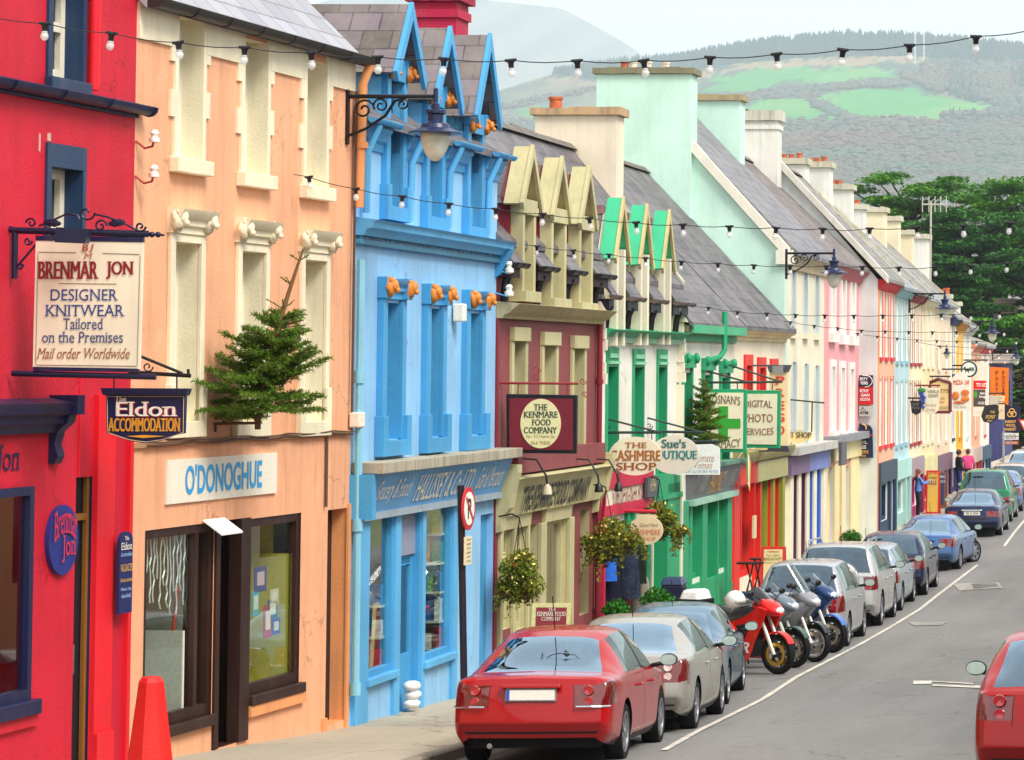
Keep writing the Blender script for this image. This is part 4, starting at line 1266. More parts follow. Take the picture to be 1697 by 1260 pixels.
mb = MB(); zm = (zs0 + zs1) / 2
text(mb, 'THE KENMARE FOOD COMPANY', fr.len * .47, zm, fr.len * .66, .4, lambda p, q, c: fr(p, .14 + .1 * (q - zs0) / (zs1 - zs0) + c, q), .03, False, .03)
part('lettering', mb, BLACK, r)
for p in (sA, sB, sC):
    shopwin(r, fr, p, OLV, .1, .08); room(r, fr, p[0], p[1], p[2], p[3], plain('#5a3a2a', .9), -.3, -1.5)
profile_run(r, 'lintel_mould', fr, sA[0] - .1, sB[1] + .1, [(0, sA[3]), (.06, sA[3]), (.08, sA[3] + .2), (.13, sA[3] + .24), (.13, sA[3] + .3), (0, sA[3] + .32)], OLV)
profile_run(r, 'lintel_mould', fr, sC[0] - .1, sC[1] + .1, [(0, sC[3]), (.06, sC[3]), (.08, sC[3] + .2), (.13, sC[3] + .24), (.13, sC[3] + .3), (0, sC[3] + .32)], OLV)
trim(r, 'pilaster', fr, [(sA[0] - .16, sA[0], 0, .06, -5.7, sA[3]), (sA[1], sB[0], 0, .06, -5.7, sA[3]), (sB[1], dA[0], 0, .06, -5.7, sA[3]), (dA[1], sC[0], 0, .07, -5.7, sC[3]), (sC[1], sC[1] + .3, 0, .07, -5.7, sC[3])], OLV, .01)
door(r, fr, dA, paint('#3f4a2a', .5), .35); door(r, fr, dB, BURD, .25, False)

# ---------------------------------------------------------------- 5 white and green house
fr = FR[4]
WHT = paint('#f2eee0', .65, .16, .3); GRN = paint('#1fa06c', .5, .15); GRL = paint('#3fc890', .5, .15, dirtcol='#6a5a20'); CRW = paint('#f3ead0', .6, .2)
r = house('green_trimmed_house', 'white house with emerald window linings and three green gablets', fr)
zc1 = fr.z(1118, 552, .25); zc0 = fr.z(1118, 571, .05)
lo = [op(fr, a, b, t, q) for a, b, t, q in ((1005, 1021, 608, 800), (1049, 1064, 609, 800), (1089, 1102, 609, 790))]
zt = fr.z(1110, 500)
RS5 = slate('#4b484e', '#645f66', 'y', .3)
apx = [(1017, 333), (1054, 344.6), (1092.6, 354)]; evx = [(1007, 424), (1046, 434), (1085.5, 441)]
cs = [fr.s(q, 480) for q in (1011, 1051, 1089)]
up = [[c - .21, c + .21, fr.z(q + 5, 546), fr.z(q + 5, b)] for c, q, b in zip(cs, (1011, 1051, 1089), (432, 440, 446))]
s1z, s0z = fr.z(1070, 800, .1), fr.z(1070, 826, .1)
sA = op(fr, 1003, 1012, 862, 1005); dA = op(fr, 1014, 1034, 862, 1020); sB = op(fr, 1050, 1064, 850, 985); dB = op(fr, 1076, 1098, 845, 985)
wall(r, fr, -5.9, zc1, lo + [dA + [.5], sB + [.12], dB + [.3]], WHT, .3, reveal=GRN)
wall(r, fr, zc1, zt, [p[:3] + [min(p[3], zt)] for p in up], CRW, .34, name='attic_wall', reveal=paint('#e3d6a8', .6, .1))
for i, p in enumerate(up):
    sc = cs[i]; za = fr.z(*apx[i], .2); ze_ = fr.z(*evx[i], .2)
    gablet(r, fr, sc, .48, p[3], max(ze_ + .1, p[3] + .05), za, .2, GRL, paint('#d6c48a', .6, .3), CRW, -.06, .08, .05, .05, None, .12)
    gablet(r, fr, sc, .4, p[3], max(ze_ + .1, p[3] + .05) - .02, za - .16, -.05, RS5, RS5, CRW, -2.0, .06, .02, .04, None, .04)
    mb = MB(fr); mb.box(sc - .09, sc + .09, -1.9, -.1, za - .2, za - .05); part('dormer_ridge', mb, plain('#94706a', .8, 0, .3, .3, 0, 4), r)
    ck = MB(fr); zz = max(ze_, p[3]); ck.box(sc - .48, p[0], -.8, 0, zt - .3, zz); ck.box(p[1], sc + .48, -.8, 0, zt - .3, zz); ck.box(p[0], p[1], -.8, -.36, zt - .3, zz)
    part('dormer_wall', ck, CRW, r)
    trim(r, 'pilaster', fr, [(p[0] - .14, p[0], 0, .2, p[2] - .3, p[3] + .2), (p[1], p[1] + .16, 0, .2, p[2] - .3, p[3] + .2)], CRW)
    trim(r, 'keystone', fr, [(sc - .07, sc + .07, .0, .1, p[3] + .02, p[3] + .3)], GRN)
    sash(r, fr, p, WHT, .28, OG, w=.05)
RS5 = slate('#4b484e', '#645f66', 'y', .3)
for j, (a, b) in enumerate(((0, cs[0] - .5), (cs[0] + .5, cs[1] - .5), (cs[1] + .5, cs[2] - .5), (cs[2] + .5, fr.len))):
    zr_ = zt
    mb = MB(fr); mb.hexa([(a, .26, zr_ - .06), (b, .26, zr_ - .06), (b, -.35, zr_ + .85), (a, -.35, zr_ + .85), (a, .26, zr_), (b, .26, zr_), (b, -.35, zr_ + .93), (a, -.35, zr_ + .93)])
    part('roof_skirt', mb, RS5, r); gutter(r, fr, a, b, .28, zr_ - .02, plain('#6a5650', .5), .07)
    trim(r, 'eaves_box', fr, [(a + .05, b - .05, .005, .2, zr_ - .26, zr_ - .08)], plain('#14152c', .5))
    downpipe(r, fr, [((a + b) / 2, .18, zr_ - .2), ((a + b) / 2, .12, zr_ - .36), ((a + b) / 2, .09, zc1)], BLACK, .06)
for p in lo:
    sc = (p[0] + p[1]) / 2
    trim(r, 'window_surround', fr, [(p[0] - .12, p[0], 0, .03, p[2], p[3] + .35), (p[1], p[1] + .08, 0, .03, p[2], p[3] + .35), (p[0], p[1], 0, .03, p[3], p[3] + .35)], GRN)
    trim(r, 'window_head', fr, [(p[0] - .02, p[1] + .02, .03, .07, p[3] + .05, p[3] + .1), (p[0] + .02, p[1] - .02, .03, .06, p[3] + .16, p[3] + .24), (sc - .06, sc + .08, .0, .07, p[3] + .45, p[3] + .72)], paint('#8fd6ae', .5, .1))
    sash(r, fr, p, WHT, .26, darkglass('#2c4a44'), w=.05)
profile_run(r, 'cornice', fr, .15, fr.len - .12, [(0, zc0), (.05, zc0), (.06, zc0 + .08), (.14, zc0 + .1), (.2, zc1 - .04), (.3, zc1), (0, zc1 + .05)], GRN)
mb = MB(fr)
k = 46
for i in range(k):
    q = .2 + (fr.len - .4) * i / k; mb.box(q, q + .05, .05, .12, zc0 + .0, zc0 + .13)
part('dentil_course', mb, paint('#bfe6cc', .5, .1), r)
for q in (.0, fr.len - .16):
    mb = MB(fr)
    for i in range(6): mb.box(q + .0 + .03 * (i % 2), q + .16 - .02 * (i % 2), 0, .16 - .02 * (i % 3), zc0 - .75 + .2 * i, zc0 - .75 + .2 * i + .19)
    mb.prism([(0, zc0 + .45), (.2, zc0 + .45), (.05, zc1 + .5), (0, zc1 + .5)], q, q + .16, lambda a, b, c: (c, a, b))
    part('quoin', mb, CRW, r)
roof(r, fr, -.02, fr.len - .02, .1, zt + .35, -2.1, 4.38, RS5, verge='far')
gable(r, fr, fr.len - .24, zt - .5, 0, zt + .25, -2.1, 4.3, CRW)
chimney(r, 887, 1022, 178, 60.0, 1.0, paint('#f6e6cc', .7, .2), paint('#c9a67e', .8, .8), [(921, 22, 22, POT)], th=.7)
trim(r, 'fascia', fr, [(.15, fr.len * .6, 0, .1, s0z, s1z)], paint('#efe6cc', .6, .2)); trim(r, 'fascia_frame', fr, [(.02, .15, 0, .16, -5.9, s1z + .35), (.15, fr.len * .6, 0, .13, s1z, s1z + .3), (.15, fr.len * .6, 0, .13, s0z - .18, s0z)], paint('#d11f48', .5, .15))
mb = MB(); text(mb, 'SUE DESIGNER KNITS', fr.len * .33, (s0z + s1z) / 2, fr.len * .42, .36, lambda p, q, c: fr(p, .1 + c, q), .02, True, .014); part('lettering', mb, plain('#8a1428', .5), r)
trim(r, 'fascia_green', fr, [(fr.len * .6, fr.len - .1, 0, .14, s0z - .1, s0z), (fr.len * .6, fr.len - .1, 0, .1, s0z, s1z + .1)], GRN)
mb = MB(fr)
q = fr.s(1075, 795, .12); mb.box(q - .45, q + .45, .14, .2, s0z + .02, s1z + .1); part('price_board', mb, plain('#4c4f58', .5), r)
mb = MB(); fz = lambda a, b, c: fr(a, .2 + c, b)
text(mb, 'LIVING', q, s1z, .5, .14, fz); text(mb, 'ROOM', q, s0z + .2, .45, .14, fz); part('lettering', mb, plain('#c9b98a', .5), r)
trim(r, 'pilaster', fr, [(dA[1], dA[1] + .2, 0, .07, -5.9, s0z - .18), (sB[0] - .3, sB[0], 0, .08, -5.9, s0z - .1), (sB[1], sB[1] + .35, 0, .1, -5.9, s0z - .1), (dB[1], fr.len - .18, 0, .1, -5.9, s0z + .2), (fr.len * .6, fr.len - .1, 0, .05, -5.9, -4.45)], GRN, .01)
trim(r, 'white_strip', fr, [(fr.len - .18, fr.len - .02, 0, .13, -5.9, zc0 - .8), (.16, .3, .0, .09, -5.9, s0z - .2), (sB[1] + .38, sB[1] + .48, .0, .12, -5.9, s0z - .1)], CRW)
shopwin(r, fr, sB, GRN, .1, .07); room(r, fr, dA[0], dA[1], dA[2], dA[3], plain('#23181c', .9), -.6); room(r, fr, sB[0], sB[1], sB[2], sB[3], plain('#4a5a4c', .9), -.3, -1.2)
door(r, fr, dB, GRN, .3)

# ---------------------------------------------------------------- 6 pharmacy house with green cornice, 7 cream house with red windows (one roof)
fr = FR[5]
r = house('pharmacy_house', 'white house with green banded cornice and green window linings', fr)
ze = fr.z(1213, 545, .25); zc0 = fr.z(1213, 570, .03)
lo = [op(fr, a, b, t, q) for a, b, t, q in ((1131, 1143, 618, 780), (1164, 1176, 622, 780), (1193, 1205, 626, 780))]
sA = op(fr, 1143, 1160, 826, 955); dA = op(fr, 1168, 1185, 822, 960); sB = op(fr, 1187, 1200, 815, 940)
wall(r, fr, -6, ze - .05, lo + [sA + [.12], dA + [.3], sB + [.12]], WHT, .28, reveal=GRN)
profile_run(r, 'cornice', fr, .05, fr.len, [(0, zc0), (.05, zc0), (.06, zc0 + .2), (.12, zc0 + .22), (.2, ze - .15), (.26, ze - .1), (.28, ze), (0, ze + .02)], paint('#c9bd98', .7, .5))
trim(r, 'cornice_band', fr, [(.05, fr.len, 0, .09, zc0 + .02, zc0 + .2), (.05, fr.len, 0.2, .31, ze - .14, ze + .03)], paint('#46b888', .6, .5, dirtcol='#9a8a52'))
for p in lo:
    sc = (p[0] + p[1]) / 2
    trim(r, 'window_surround', fr, [(p[0] - .16, p[0], 0, .05, p[2], p[3] + .1), (p[1], p[1] + .12, 0, .05, p[2], p[3] + .1), (p[0] - .2, p[1] + .16, 0, .1, p[3] + .1, p[3] + .36)], GRN)
    mb = MB(fr); mb.ball((p[0] - .06, .12, p[3] + .3), .075, 1, 1, 1.4, 8, 6, .4); part('carved_scroll', mb, GRN, r, smooth='all'); mb = MB(fr); mb.ball((p[1] + .08, .12, p[3] + .3), .075, 1, 1, 1.4, 8, 6, .4); part('carved_scroll', mb, GRN, r, smooth='all')
    sash(r, fr, p, WHT, .24, darkglass('#2c4a44'), w=.05)
q = fr.s(1193, 560, .2)
mb = MB(fr); mb.tube([(q, .3, fr.z(1193, 516, .3)), (q, .3, fr.z(1193, 580, .3)), (q - .1, .22, fr.z(1190, 592, .2)), (q - .5, .06, fr.z(1183, 598, .1)), (q - .9, .05, fr.z(1176, 599, .05))], .06, 8); part('vent_pipe', mb, GRN, r, smooth='sharp')
RS6 = slate('#484549', '#615c62', 'y', .3)
ZR6 = atY(1070, 283, 73.9).z
roof(r, fr, -.05, fr.len, .3, ze + .06, -3.4, ZR6, RS6)
s1z, s0z = fr.z(1200, 792, .1), fr.z(1200, 816, .1)
mb = MB(fr); mb.hexa([(.9, 0, s0z), (fr.len - .3, 0, s0z), (fr.len - .3, .1, s0z), (.9, .1, s0z), (.9, 0, s1z + .3), (fr.len - .3, 0, s1z + .3), (fr.len - .3, .3, s1z + .3), (.9, .3, s1z + .3)]); part('fascia', mb, plain('#6a6a70', .5), r)
mb = MB(); fx = lambda p, q_, c: fr(p, .1 + .2 * (q_ - s0z) / (s1z + .3 - s0z) + c, q_)
text(mb, 'PHARMACY', fr.len * .53, (s0z + s1z) / 2 + .12, 1.7, .42, fx, .02, True, .02); part('lettering', mb, plain('#e0a83a', .4), r)
mb = MB()
for c_, a_, b_ in ((.27, 'TOP', 'BRAND'), (.83, 'GIFT', 'STORE')):
    text(mb, a_, fr.len * c_, s1z + .08, .6, .16, fx, .02); text(mb, b_, fr.len * c_, s0z + .22, .7, .16, fx, .02)
part('lettering', mb, plain('#b3aa92', .5), r)
trim(r, 'fascia_foot', fr, [(.8, fr.len - .25, 0, .2, s0z - .12, s0z)], paint('#9fc8b4', .5, .2)); trim(r, 'fascia_top', fr, [(.8, fr.len - .1, 0, .36, s1z + .305, s1z + .38)], paint('#5f8f7c', .6, .5))
for p in (sA, sB): shopwin(r, fr, p, GRN, .1, .07); room(r, fr, p[0], p[1], p[2], p[3], plain('#8a8672', .9), -.3, -1.5)
door(r, fr, dA, GRN, .3, False)
trim(r, 'pilaster', fr, [(.05, .75, 0, .1, -6, s0z), (sA[0] - .25, sA[0], 0, .06, -6, s0z - .12), (sA[1], dA[0], 0, .06, -6, s0z - .12), (dA[1], sB[0], 0, .06, -6, s0z - .12), (sB[1], fr.len - .35, 0, .08, -6, s0z - .12), (fr.len - .7, fr.len - .02, 0, .05, -6, fr.z(1210, 965)), (.75, sB[1], 0, .04, -6, sA[2] - .1)], GRN, .01)

fr = FR[6]
RDT = paint('#e8281e', .5, .1)
CR7 = paint('#f6ecd0', .65, .16)
r = house('cream_red_house', 'cream house with bright red window frames beside the mint gable', fr)
ze = fr.z(1298, 549, .25); zc0 = fr.z(1298, 568, .03)
lo = [op(fr, a, b, t, q) for a, b, t, q in ((1234, 1243, 606, 740), (1256, 1265, 610, 740), (1277, 1285, 612, 740))]
sA = op(fr, 1222, 1246, 800, 950); dA = op(fr, 1247, 1256, 800, 960); sB = op(fr, 1258, 1277, 790, 930); dB = op(fr, 1280, 1290, 792, 930)
wall(r, fr, -6, ze - .05, lo + [sA + [.14], dA + [.3], sB + [.1], dB + [.3]], CR7, .26, reveal=RDT)
profile_run(r, 'cornice', fr, 0, fr.len + .1, [(0, zc0), (.05, zc0), (.06, zc0 + .08), (.14, zc0 + .1), (.15, ze - .12), (.28, ze - .06), (.3, ze), (0, ze + .02)], paint('#f0dfae', .7, .4))
for p in lo:
    trim(r, 'window_surround', fr, [(p[0] - .2, p[0], 0, .05, p[2], p[3] + .25), (p[1], p[1] + .14, 0, .05, p[2], p[3] + .25), (p[0], p[1], 0, .05, p[3], p[3] + .25)], RDT)
    sash(r, fr, p, WHT, .2, darkglass('#8a7a60'), w=.05)
roof(r, fr, 0, fr.len - .02, .3, ze + .06, -3.4, ZR6, RS6)
s1z, s0z = fr.z(1285, 768, .1), fr.z(1285, 792, .1)
OL2 = paint('#97972a', .6, .2)
trim(r, 'fascia', fr, [(.1, fr.len * .38, 0, .1, s0z, s1z + .15)], RDT); trim(r, 'fascia_olive', fr, [(fr.len * .38, fr.len - .15, 0, .14, s0z, s1z + .12)], paint('#b2ad78', .6, .3))
profile_run(r, 'fascia_cornice', fr, .1, fr.len - .1, [(0, s1z + .15), (.2, s1z + .15), (.3, s1z + .3), (.32, s1z + .4), (0, s1z + .42)], paint('#a9a267', .6, .3))
for p in (sA, sB): shopwin(r, fr, p, RDT if p is sA else OL2, .1, .08, (.5,)); room(r, fr, p[0], p[1], p[2], p[3], plain('#cfc4a6', .9), -.3, -1.5)
door(r, fr, dA, RDT, .25); door(r, fr, dB, OL2, .25)
trim(r, 'pilaster', fr, [(.02, sA[0], 0, .06, -6, s0z), (sA[1], dA[0], 0, .06, -6, s0z), (dA[1], dA[1] + .14, 0, .05, -6, s0z)], RDT); trim(r, 'pilaster_olive', fr, [(dA[1] + .15, sB[0], 0, .06, -6, s0z), (sB[1], dB[0], 0, .06, -6, s0z), (dB[1], fr.len - .3, 0, .1, -6, s0z + .3)], OL2)
q = fr.s(1249, 865, .1)
mb = MB(fr); mb.box(q - .1, q + .22, .08, .13, fr.z(1249, 892, .1), fr.z(1249, 855, .1)); tag(part('menu_case', mb, plain('#e3d3a6', .5), None), 'cream menu case on the red shop front', 'menu case')

# ---------------------------------------------------------------- 8 cream house with mint gable
fr = FR[7]
MINT = paint('#d2f6e4', .65, .12, .25); CR8 = paint('#efe6cb', .65, .12)
r = house('mint_gabled_house', 'tall cream house with a mint green gable and broad mint chimneys', fr)
A = atY(1303, 418, 73.9); ze = A.z; oe = .05
up = [op(fr, a, b, t, q) for a, b, t, q in ((1311, 1317, 446, 552), (1331, 1337, 452, 553), (1350, 1356, 458, 555))]
lo = [op(fr, a, b, t, q) for a, b, t, q in ((1312, 1318, 600, 735), (1332, 1338, 603, 735), (1350, 1356, 606, 735))]
g_ = [op(fr, 1308, 1314, 792, 900), op(fr, 1320, 1328, 788, 895), op(fr, 1335, 1340, 784, 890), op(fr, 1346, 1353, 780, 890), ]
wall(r, fr, -6, ze, up + lo + [p + [.2] for p in g_], CR8, .2, sides=False, reveal=paint('#c9d6d8', .6, .1))
for p in up + lo:
    sash(r, fr, p, paint('#cfdadb', .5, .1), .14, darkglass('#aab4b0'), w=.06)
    trim(r, 'sill', fr, [(p[0] - .1, p[1] + .1, 0, .12, p[2] - .14, p[2])], CR8)
    trim(r, 'window_surround', fr, [(p[0] - .1, p[0], 0, .03, p[2], p[3]), (p[1], p[1] + .1, 0, .03, p[2], p[3])], paint('#d5dcd8', .6, .1))
orr = atY(1068, 160, 73.9).x - fr.a.x
zr = atY(1133, 225, 73.9).z + (atY(1133, 225, 73.9).x - (fr.a.x + orr)) * ((atY(1133, 225, 73.9).z - ze) / (fr.a.x - atY(1133, 225, 73.9).x))
mb = MB(); x0, y0 = fr.a.x, fr.a.y
zg = lambda x: ze + (zr - ze) * (x0 - x) / -orr if x > x0 + orr else ze + (zr - ze) * (x - (x0 + 2 * orr)) / -orr
mb.prism([(x0, -6), (x0, ze), (x0 + orr, zr), (x0 + 2 * orr, ze), (x0 + 2 * orr, -6)], y0, y0 + .3, lambda a, b, c: (a, c, b)); part('gable', mb, MINT, r)
mb = MB(); mb.hexa([(x0 + .12, y0 - .12, ze - .22), (x0 + .12, y0 + .2, ze - .22), (x0 + orr, y0 + .2, zr - .2), (x0 + orr, y0 - .12, zr - .2), (x0 + .12, y0 - .12, ze + .1), (x0 + .12, y0 + .2, ze + .1), (x0 + orr, y0 + .2, zr + .1), (x0 + orr, y0 - .12, zr + .1)])
mb.box(x0 - .2, x0 + .2, y0 - .13, y0 + .3, ze - .3, ze + .05)
part('bargeboard', mb, paint('#f3edda', .6, .12), r)
RS8 = slate('#66656a', '#7b797f', 'y', .15)
roof(r, fr, .1, fr.len, .3, ze + .02, orr, zr + .02, RS8)
profile_run(r, 'eaves_cornice', fr, .3, fr.len, [(0, ze - .4), (.08, ze - .4), (.12, ze - .2), (.25, ze - .12), (.3, ze - .02), (0, ze)], paint('#cbb99a', .7, .4))
chimney(r, 989, 1146, 112, 73.7, 3.5, MINT, paint('#8a8468', .8, .8), [(1035, 14, 13, POT), (1050, 14, 14, POTW), (1073, 14, 14, POTW), (1103, 13, 14, POTW)], th=.8)
chimney(r, 1149, 1227, 157, 80.4, 3.5, MINT, paint('#b3a27c', .8, .7), [], th=.75)
s1z, s0z = fr.z(1350, 740, .1), fr.z(1350, 778, .1)
trim(r, 'fascia', fr, [(.05, fr.len * .45, 0, .2, s0z, s1z - .1)], paint('#7d6488', .6, .3)); trim(r, 'fascia_blue', fr, [(fr.len * .45, fr.len - .1, 0, .2, s0z, s1z - .1)], paint('#7a86c4', .6, .3))
trim(r, 'ledge', fr, [(0, fr.len - .05, 0, .4, s1z - .098, s1z + .1)], paint('#c9c6c0', .6, .4))
for i, p in enumerate(g_):
    mm = paint('#5a1f48', .5, .15) if i < 2 else paint('#2f6ad0', .5, .15)
    door(r, fr, p, mm, .15, i % 2 == 1, gm=PANE)
    trim(r, 'pilaster', fr, [(p[0] - .3, p[0], 0, .08, -6, s0z), (p[1], p[1] + .28, 0, .08, -6, s0z)], mm)
trim(r, 'column', fr, [(fr.s(q, 850), fr.s(q + 5, 850), 0, .12, -6, s0z) for q in (1302, 1315, 1329, 1341, 1357)], CR8)

# ---------------------------------------------------------------- 9 pink house
fr = FR[8]
PNK = paint('#f0a2a6', .65, .12); PW = paint('#f8f3ea', .55, .08)
r = house('pink_house', 'salmon pink house with white window surrounds and brown slates', fr)
ze = fr.z(1422, 447, .2)
up = [op(fr, a, b, t, q) for a, b, t, q in ((1376, 1381, 448, 552), (1393, 1398, 456, 556), (1409, 1414, 462, 558))]
lo = [op(fr, a, b, t, q) for a, b, t, q in ((1376, 1381, 608, 715), (1392, 1397, 610, 715), (1407, 1412, 612, 715))]
g_ = [op(fr, 1372, 1380, 775, 900), op(fr, 1388, 1392, 775, 880), op(fr, 1399, 1407, 772, 880)]
wall(r, fr, -6, ze, up + lo + [p + [.2] for p in g_], PNK, .2, reveal=PW)
for p in up + lo:
    sash(r, fr, p, PW, .14, darkglass('#c5c2b4'), w=.07)
    trim(r, 'window_surround', fr, [(p[0] - .24, p[0], 0, .06, p[2], p[3] + .2), (p[1], p[1] + .24, 0, .06, p[2], p[3] + .2), (p[0], p[1], 0, .06, p[3], p[3] + .2), (p[0] - .32, p[1] + .32, 0, .14, p[2] - .26, p[2])], PW)
profile_run(r, 'eaves_cornice', fr, 0, fr.len, [(0, ze - .35), (.08, ze - .35), (.12, ze - .2), (.25, ze - .1), (.3, ze), (0, ze + .02)], paint('#c4606c', .6, .4))
gz = ze; orr = -3.1; zr = atY(1227, 236, 80.5).z
RS9 = slate('#5a4d4a', '#6e5f5e', 'y', .3)
roof(r, fr, 0, fr.len, .32, ze + .05, orr, zr, RS9)
chimney(r, 1226, 1289, 183, 87.6, 3.5, paint('#ecebe0', .7, .35), paint('#d8d3c4', .8, .6), [(1236, 5, 9, plain('#3d5048', .7))], th=.75, cap=.3, band=True)
s1z, s0z = fr.z(1415, 728, .1), fr.z(1415, 752, .1)
trim(r, 'fascia', fr, [(.02, fr.len - .02, 0, .12, s0z - .1, s1z)], paint('#f0dda4', .6, .15)); trim(r, 'ledge', fr, [(0, fr.len, 0, .35, s1z + .002, s1z + .2)], paint('#8e9096', .6, .3))
trim(r, 'shopfront_panel', fr, [(g_[0][0] - .6, g_[0][0], 0, .05, -6, s0z - .1), (g_[0][1], g_[1][0], 0, .05, -6, s0z - .1), (g_[1][1], g_[2][0], 0, .05, -6, s0z - .1), (g_[2][1], fr.len, 0, .05, -6, s0z - .1)], paint('#f2dfa6', .6, .15))
for p in g_: door(r, fr, p, plain('#1b1a1e', .5), .15, True, gm=PANE)
mb = MB(fr); q = fr.s(1397, 770, .4); mb.box(q - .6, q + .5, .36, .44, fr.z(1400, 770, .4), fr.z(1400, 732, .4)); tag(part('wall_panel', mb, plain('#5a545c', .5), None), 'grey hanging panel under the pink house ledge', 'panel')

# ---------------------------------------------------------------- the far terrace: step forward, then ever smaller fronts
FD = [(1455, 88.6), (1483, 93.6), (1507, 98.3), (1528, 102.9), (1550, 108.2), (1575, 114.9), (1585, 117.8), (1597, 121.5), (1610, 125.7), (1625, 131), (1640, 136.8)]
FP = [((px - XP) * d / F, d) for px, d in FD]
far_spec = [   # name colour, trim, eave y at far edge, label, windows
    ('#f4b896', '#e02c3c', 470, 'orange pink terrace house with tall red window frames', 3, '#24405e'),
    ('#bcd8de', '#9cc4cc', 482, 'pale blue grey terrace house with ribbed pilasters', 3, '#a9d4cc'),
    ('#f6e6c0', '#a83a3c', 490, 'cream terrace house with thin dark red window frames', 3, '#a8306a'),
    ('#f4dfae', '#efe3c4', 500, 'buff terrace house with cream plaster strips', 3, '#d9222c'),
    ('#eed2b0', '#e9dcc6', 510, 'plain peach beige terrace house beyond the buff one', 2, '#5a2050'),
    ('#f0e8d2', '#28356a', 528, 'narrow ivory house with a dark blue corner strip', 1, '#2a2f6a'),
    ('#f9b81e', '#c98a16', 536, 'bright yellow terrace house', 1, '#eab07a'),
    ('#eef0e8', '#cfd6d0', 545, 'white narrow house beyond the yellow one', 1, '#efdcc0'),
    ('#f2b490', '#d98a66', 572, 'low coral house with a short grey roof', 1, '#b01c34'),
    ('#f6ead8', '#d8304c', 576, 'last ivory house with a pink edge at the bend', 1, '#1f4468'),
]
far_chim = [[(1291, 1336, 262, 95.6)], [(1336, 1376, 268, 98.2)], [(1375, 1411, 305, 103), (1410, 1432, 338, 106)], [(1433, 1467, 343, 110)], [(1464, 1490, 358, 116), (1488, 1512, 381, 117.5)], [(1510, 1538, 388, 121)], [], [], [(1553, 1574, 487, 131)], [(1572, 1590, 500, 138)]]
for i, (wc, tc_, ey, lab, nw, gc) in enumerate(far_spec):
    fr = Frame(FP[i], FP[i + 1])
    r = house('terrace_house', lab, fr)
    wm = paint(wc, .65, .12); tm = paint(tc_, .5, .1)
    pr = FD[i + 1][0]; pl = FD[i][0]
    ze = fr.z(pr, ey, .1)
    ops = []
    big = i < 5
    m1 = fr.len / max(1, nw)
    zg0 = fr.z(pr, 735 - (i - 3) * 2)
    H = ze - zg0
    for k in range(nw):
        c = m1 * (k + .5)
        ops += [[c - .38, c + .38, zg0 + H * .55, ze - .35], [c - .38, c + .38, zg0 + .15, zg0 + H * .42]]
    sh = [.25, fr.len * .6, -4.6, zg0 - 1.0]; dd = [fr.len * .68, fr.len * .92, -5.0, zg0 - 1.0]
    wall(r, fr, -6, ze, ops + [sh + [.12], dd + [.25]], wm, .1, reveal=PW)
    for p in ops:
        sash(r, fr, p, PW, .09, darkglass('#8d9290'), w=.07)
        trim(r, 'window_surround', fr, [(p[0] - .09, p[0], 0, .012, p[2], p[3] + .09), (p[1], p[1] + .09, 0, .012, p[2], p[3] + .09), (p[0] - .1, p[1] + .1, 0, .06, p[2] - .12, p[2])], tm)
    gm_ = paint(gc, .5, .15)
    shopwin(r, fr, sh, gm_, .08, .08, (.5,), gm=PANE); door(r, fr, dd, gm_, .2, True, gm=PANE)
    trim(r, 'fascia', fr, [(.05, fr.len - .05, 0, .12, zg0 - .95, zg0 - .35)], paint(('#3a4a58', '#b4ddd2', '#a89098', '#e8d8a0', '#7a5a6a', '#d8d4cc', '#e8c090', '#d8d0c0', '#c9b0a0', '#30506a')[i], .6, .2))
    trim(r, 'pilaster', fr, [(.03, .25, 0, .1, -6, zg0 - .95), (sh[1], dd[0], 0, .1, -6, zg0 - .95), (dd[1], fr.len, 0, .1, -6, zg0 - .95), (.25, sh[1], 0, .05, -6, sh[2])], gm_)
    profile_run(r, 'eaves_cornice', fr, 0, fr.len, [(0, ze - .3), (.1, ze - .25), (.2, ze - .1), (.25, ze), (0, ze + .02)], paint(tc_ if i != 5 else '#28356a', .6, .3))
    sl = (slate('#6a6764', '#837f7c', 'y', .5) if i % 2 == 0 else slate('#787c84', '#979ba4', 'y', .1))
    rise = (3.4, 3.2, 3.0, 3.0, 3.0, 2.4, 2.4, 2.2, 1.2, 1.2)[i]
    roof(r, fr, .02, fr.len - .02, .3, ze + .04, -3.0, ze + rise, sl, verge='far')
    if i == 0:
        gb = paint('#dfe6e2', .65, .15)
        mb = MB(); x0 = fr.a.x; y0 = fr.a.y
        mb.prism([(x0, -6), (x0, ze), (x0 - 3.0, ze + rise + .1), (x0 - 6, ze), (x0 - 6, -6)], y0 - .06, y0 + .2, lambda a, b, c: (a, c, b)); part('gable', mb, gb, r)
        mb = MB(); mb.hexa([(x0 + .3, y0 - .2, ze - .1), (x0 + .3, y0 + .1, ze - .1), (x0 - 3, y0 + .1, ze + rise), (x0 - 3, y0 - .2, ze + rise), (x0 + .3, y0 - .2, ze + .12), (x0 + .3, y0 + .1, ze + .12), (x0 - 3, y0 + .1, ze + rise + .25), (x0 - 3, y0 - .2, ze + rise + .25)])
        part('verge', mb, paint('#ddd9cc', .7, .3), r)
        trim(r, 'corner_strip', fr, [(0, .14, 0, .04, -6, ze - .3)], paint('#f0a070', .6, .2))
    else:
        gable(r, fr, .02, ze - .5, 0, ze - .02, -3.0, ze + rise - .05, wm)
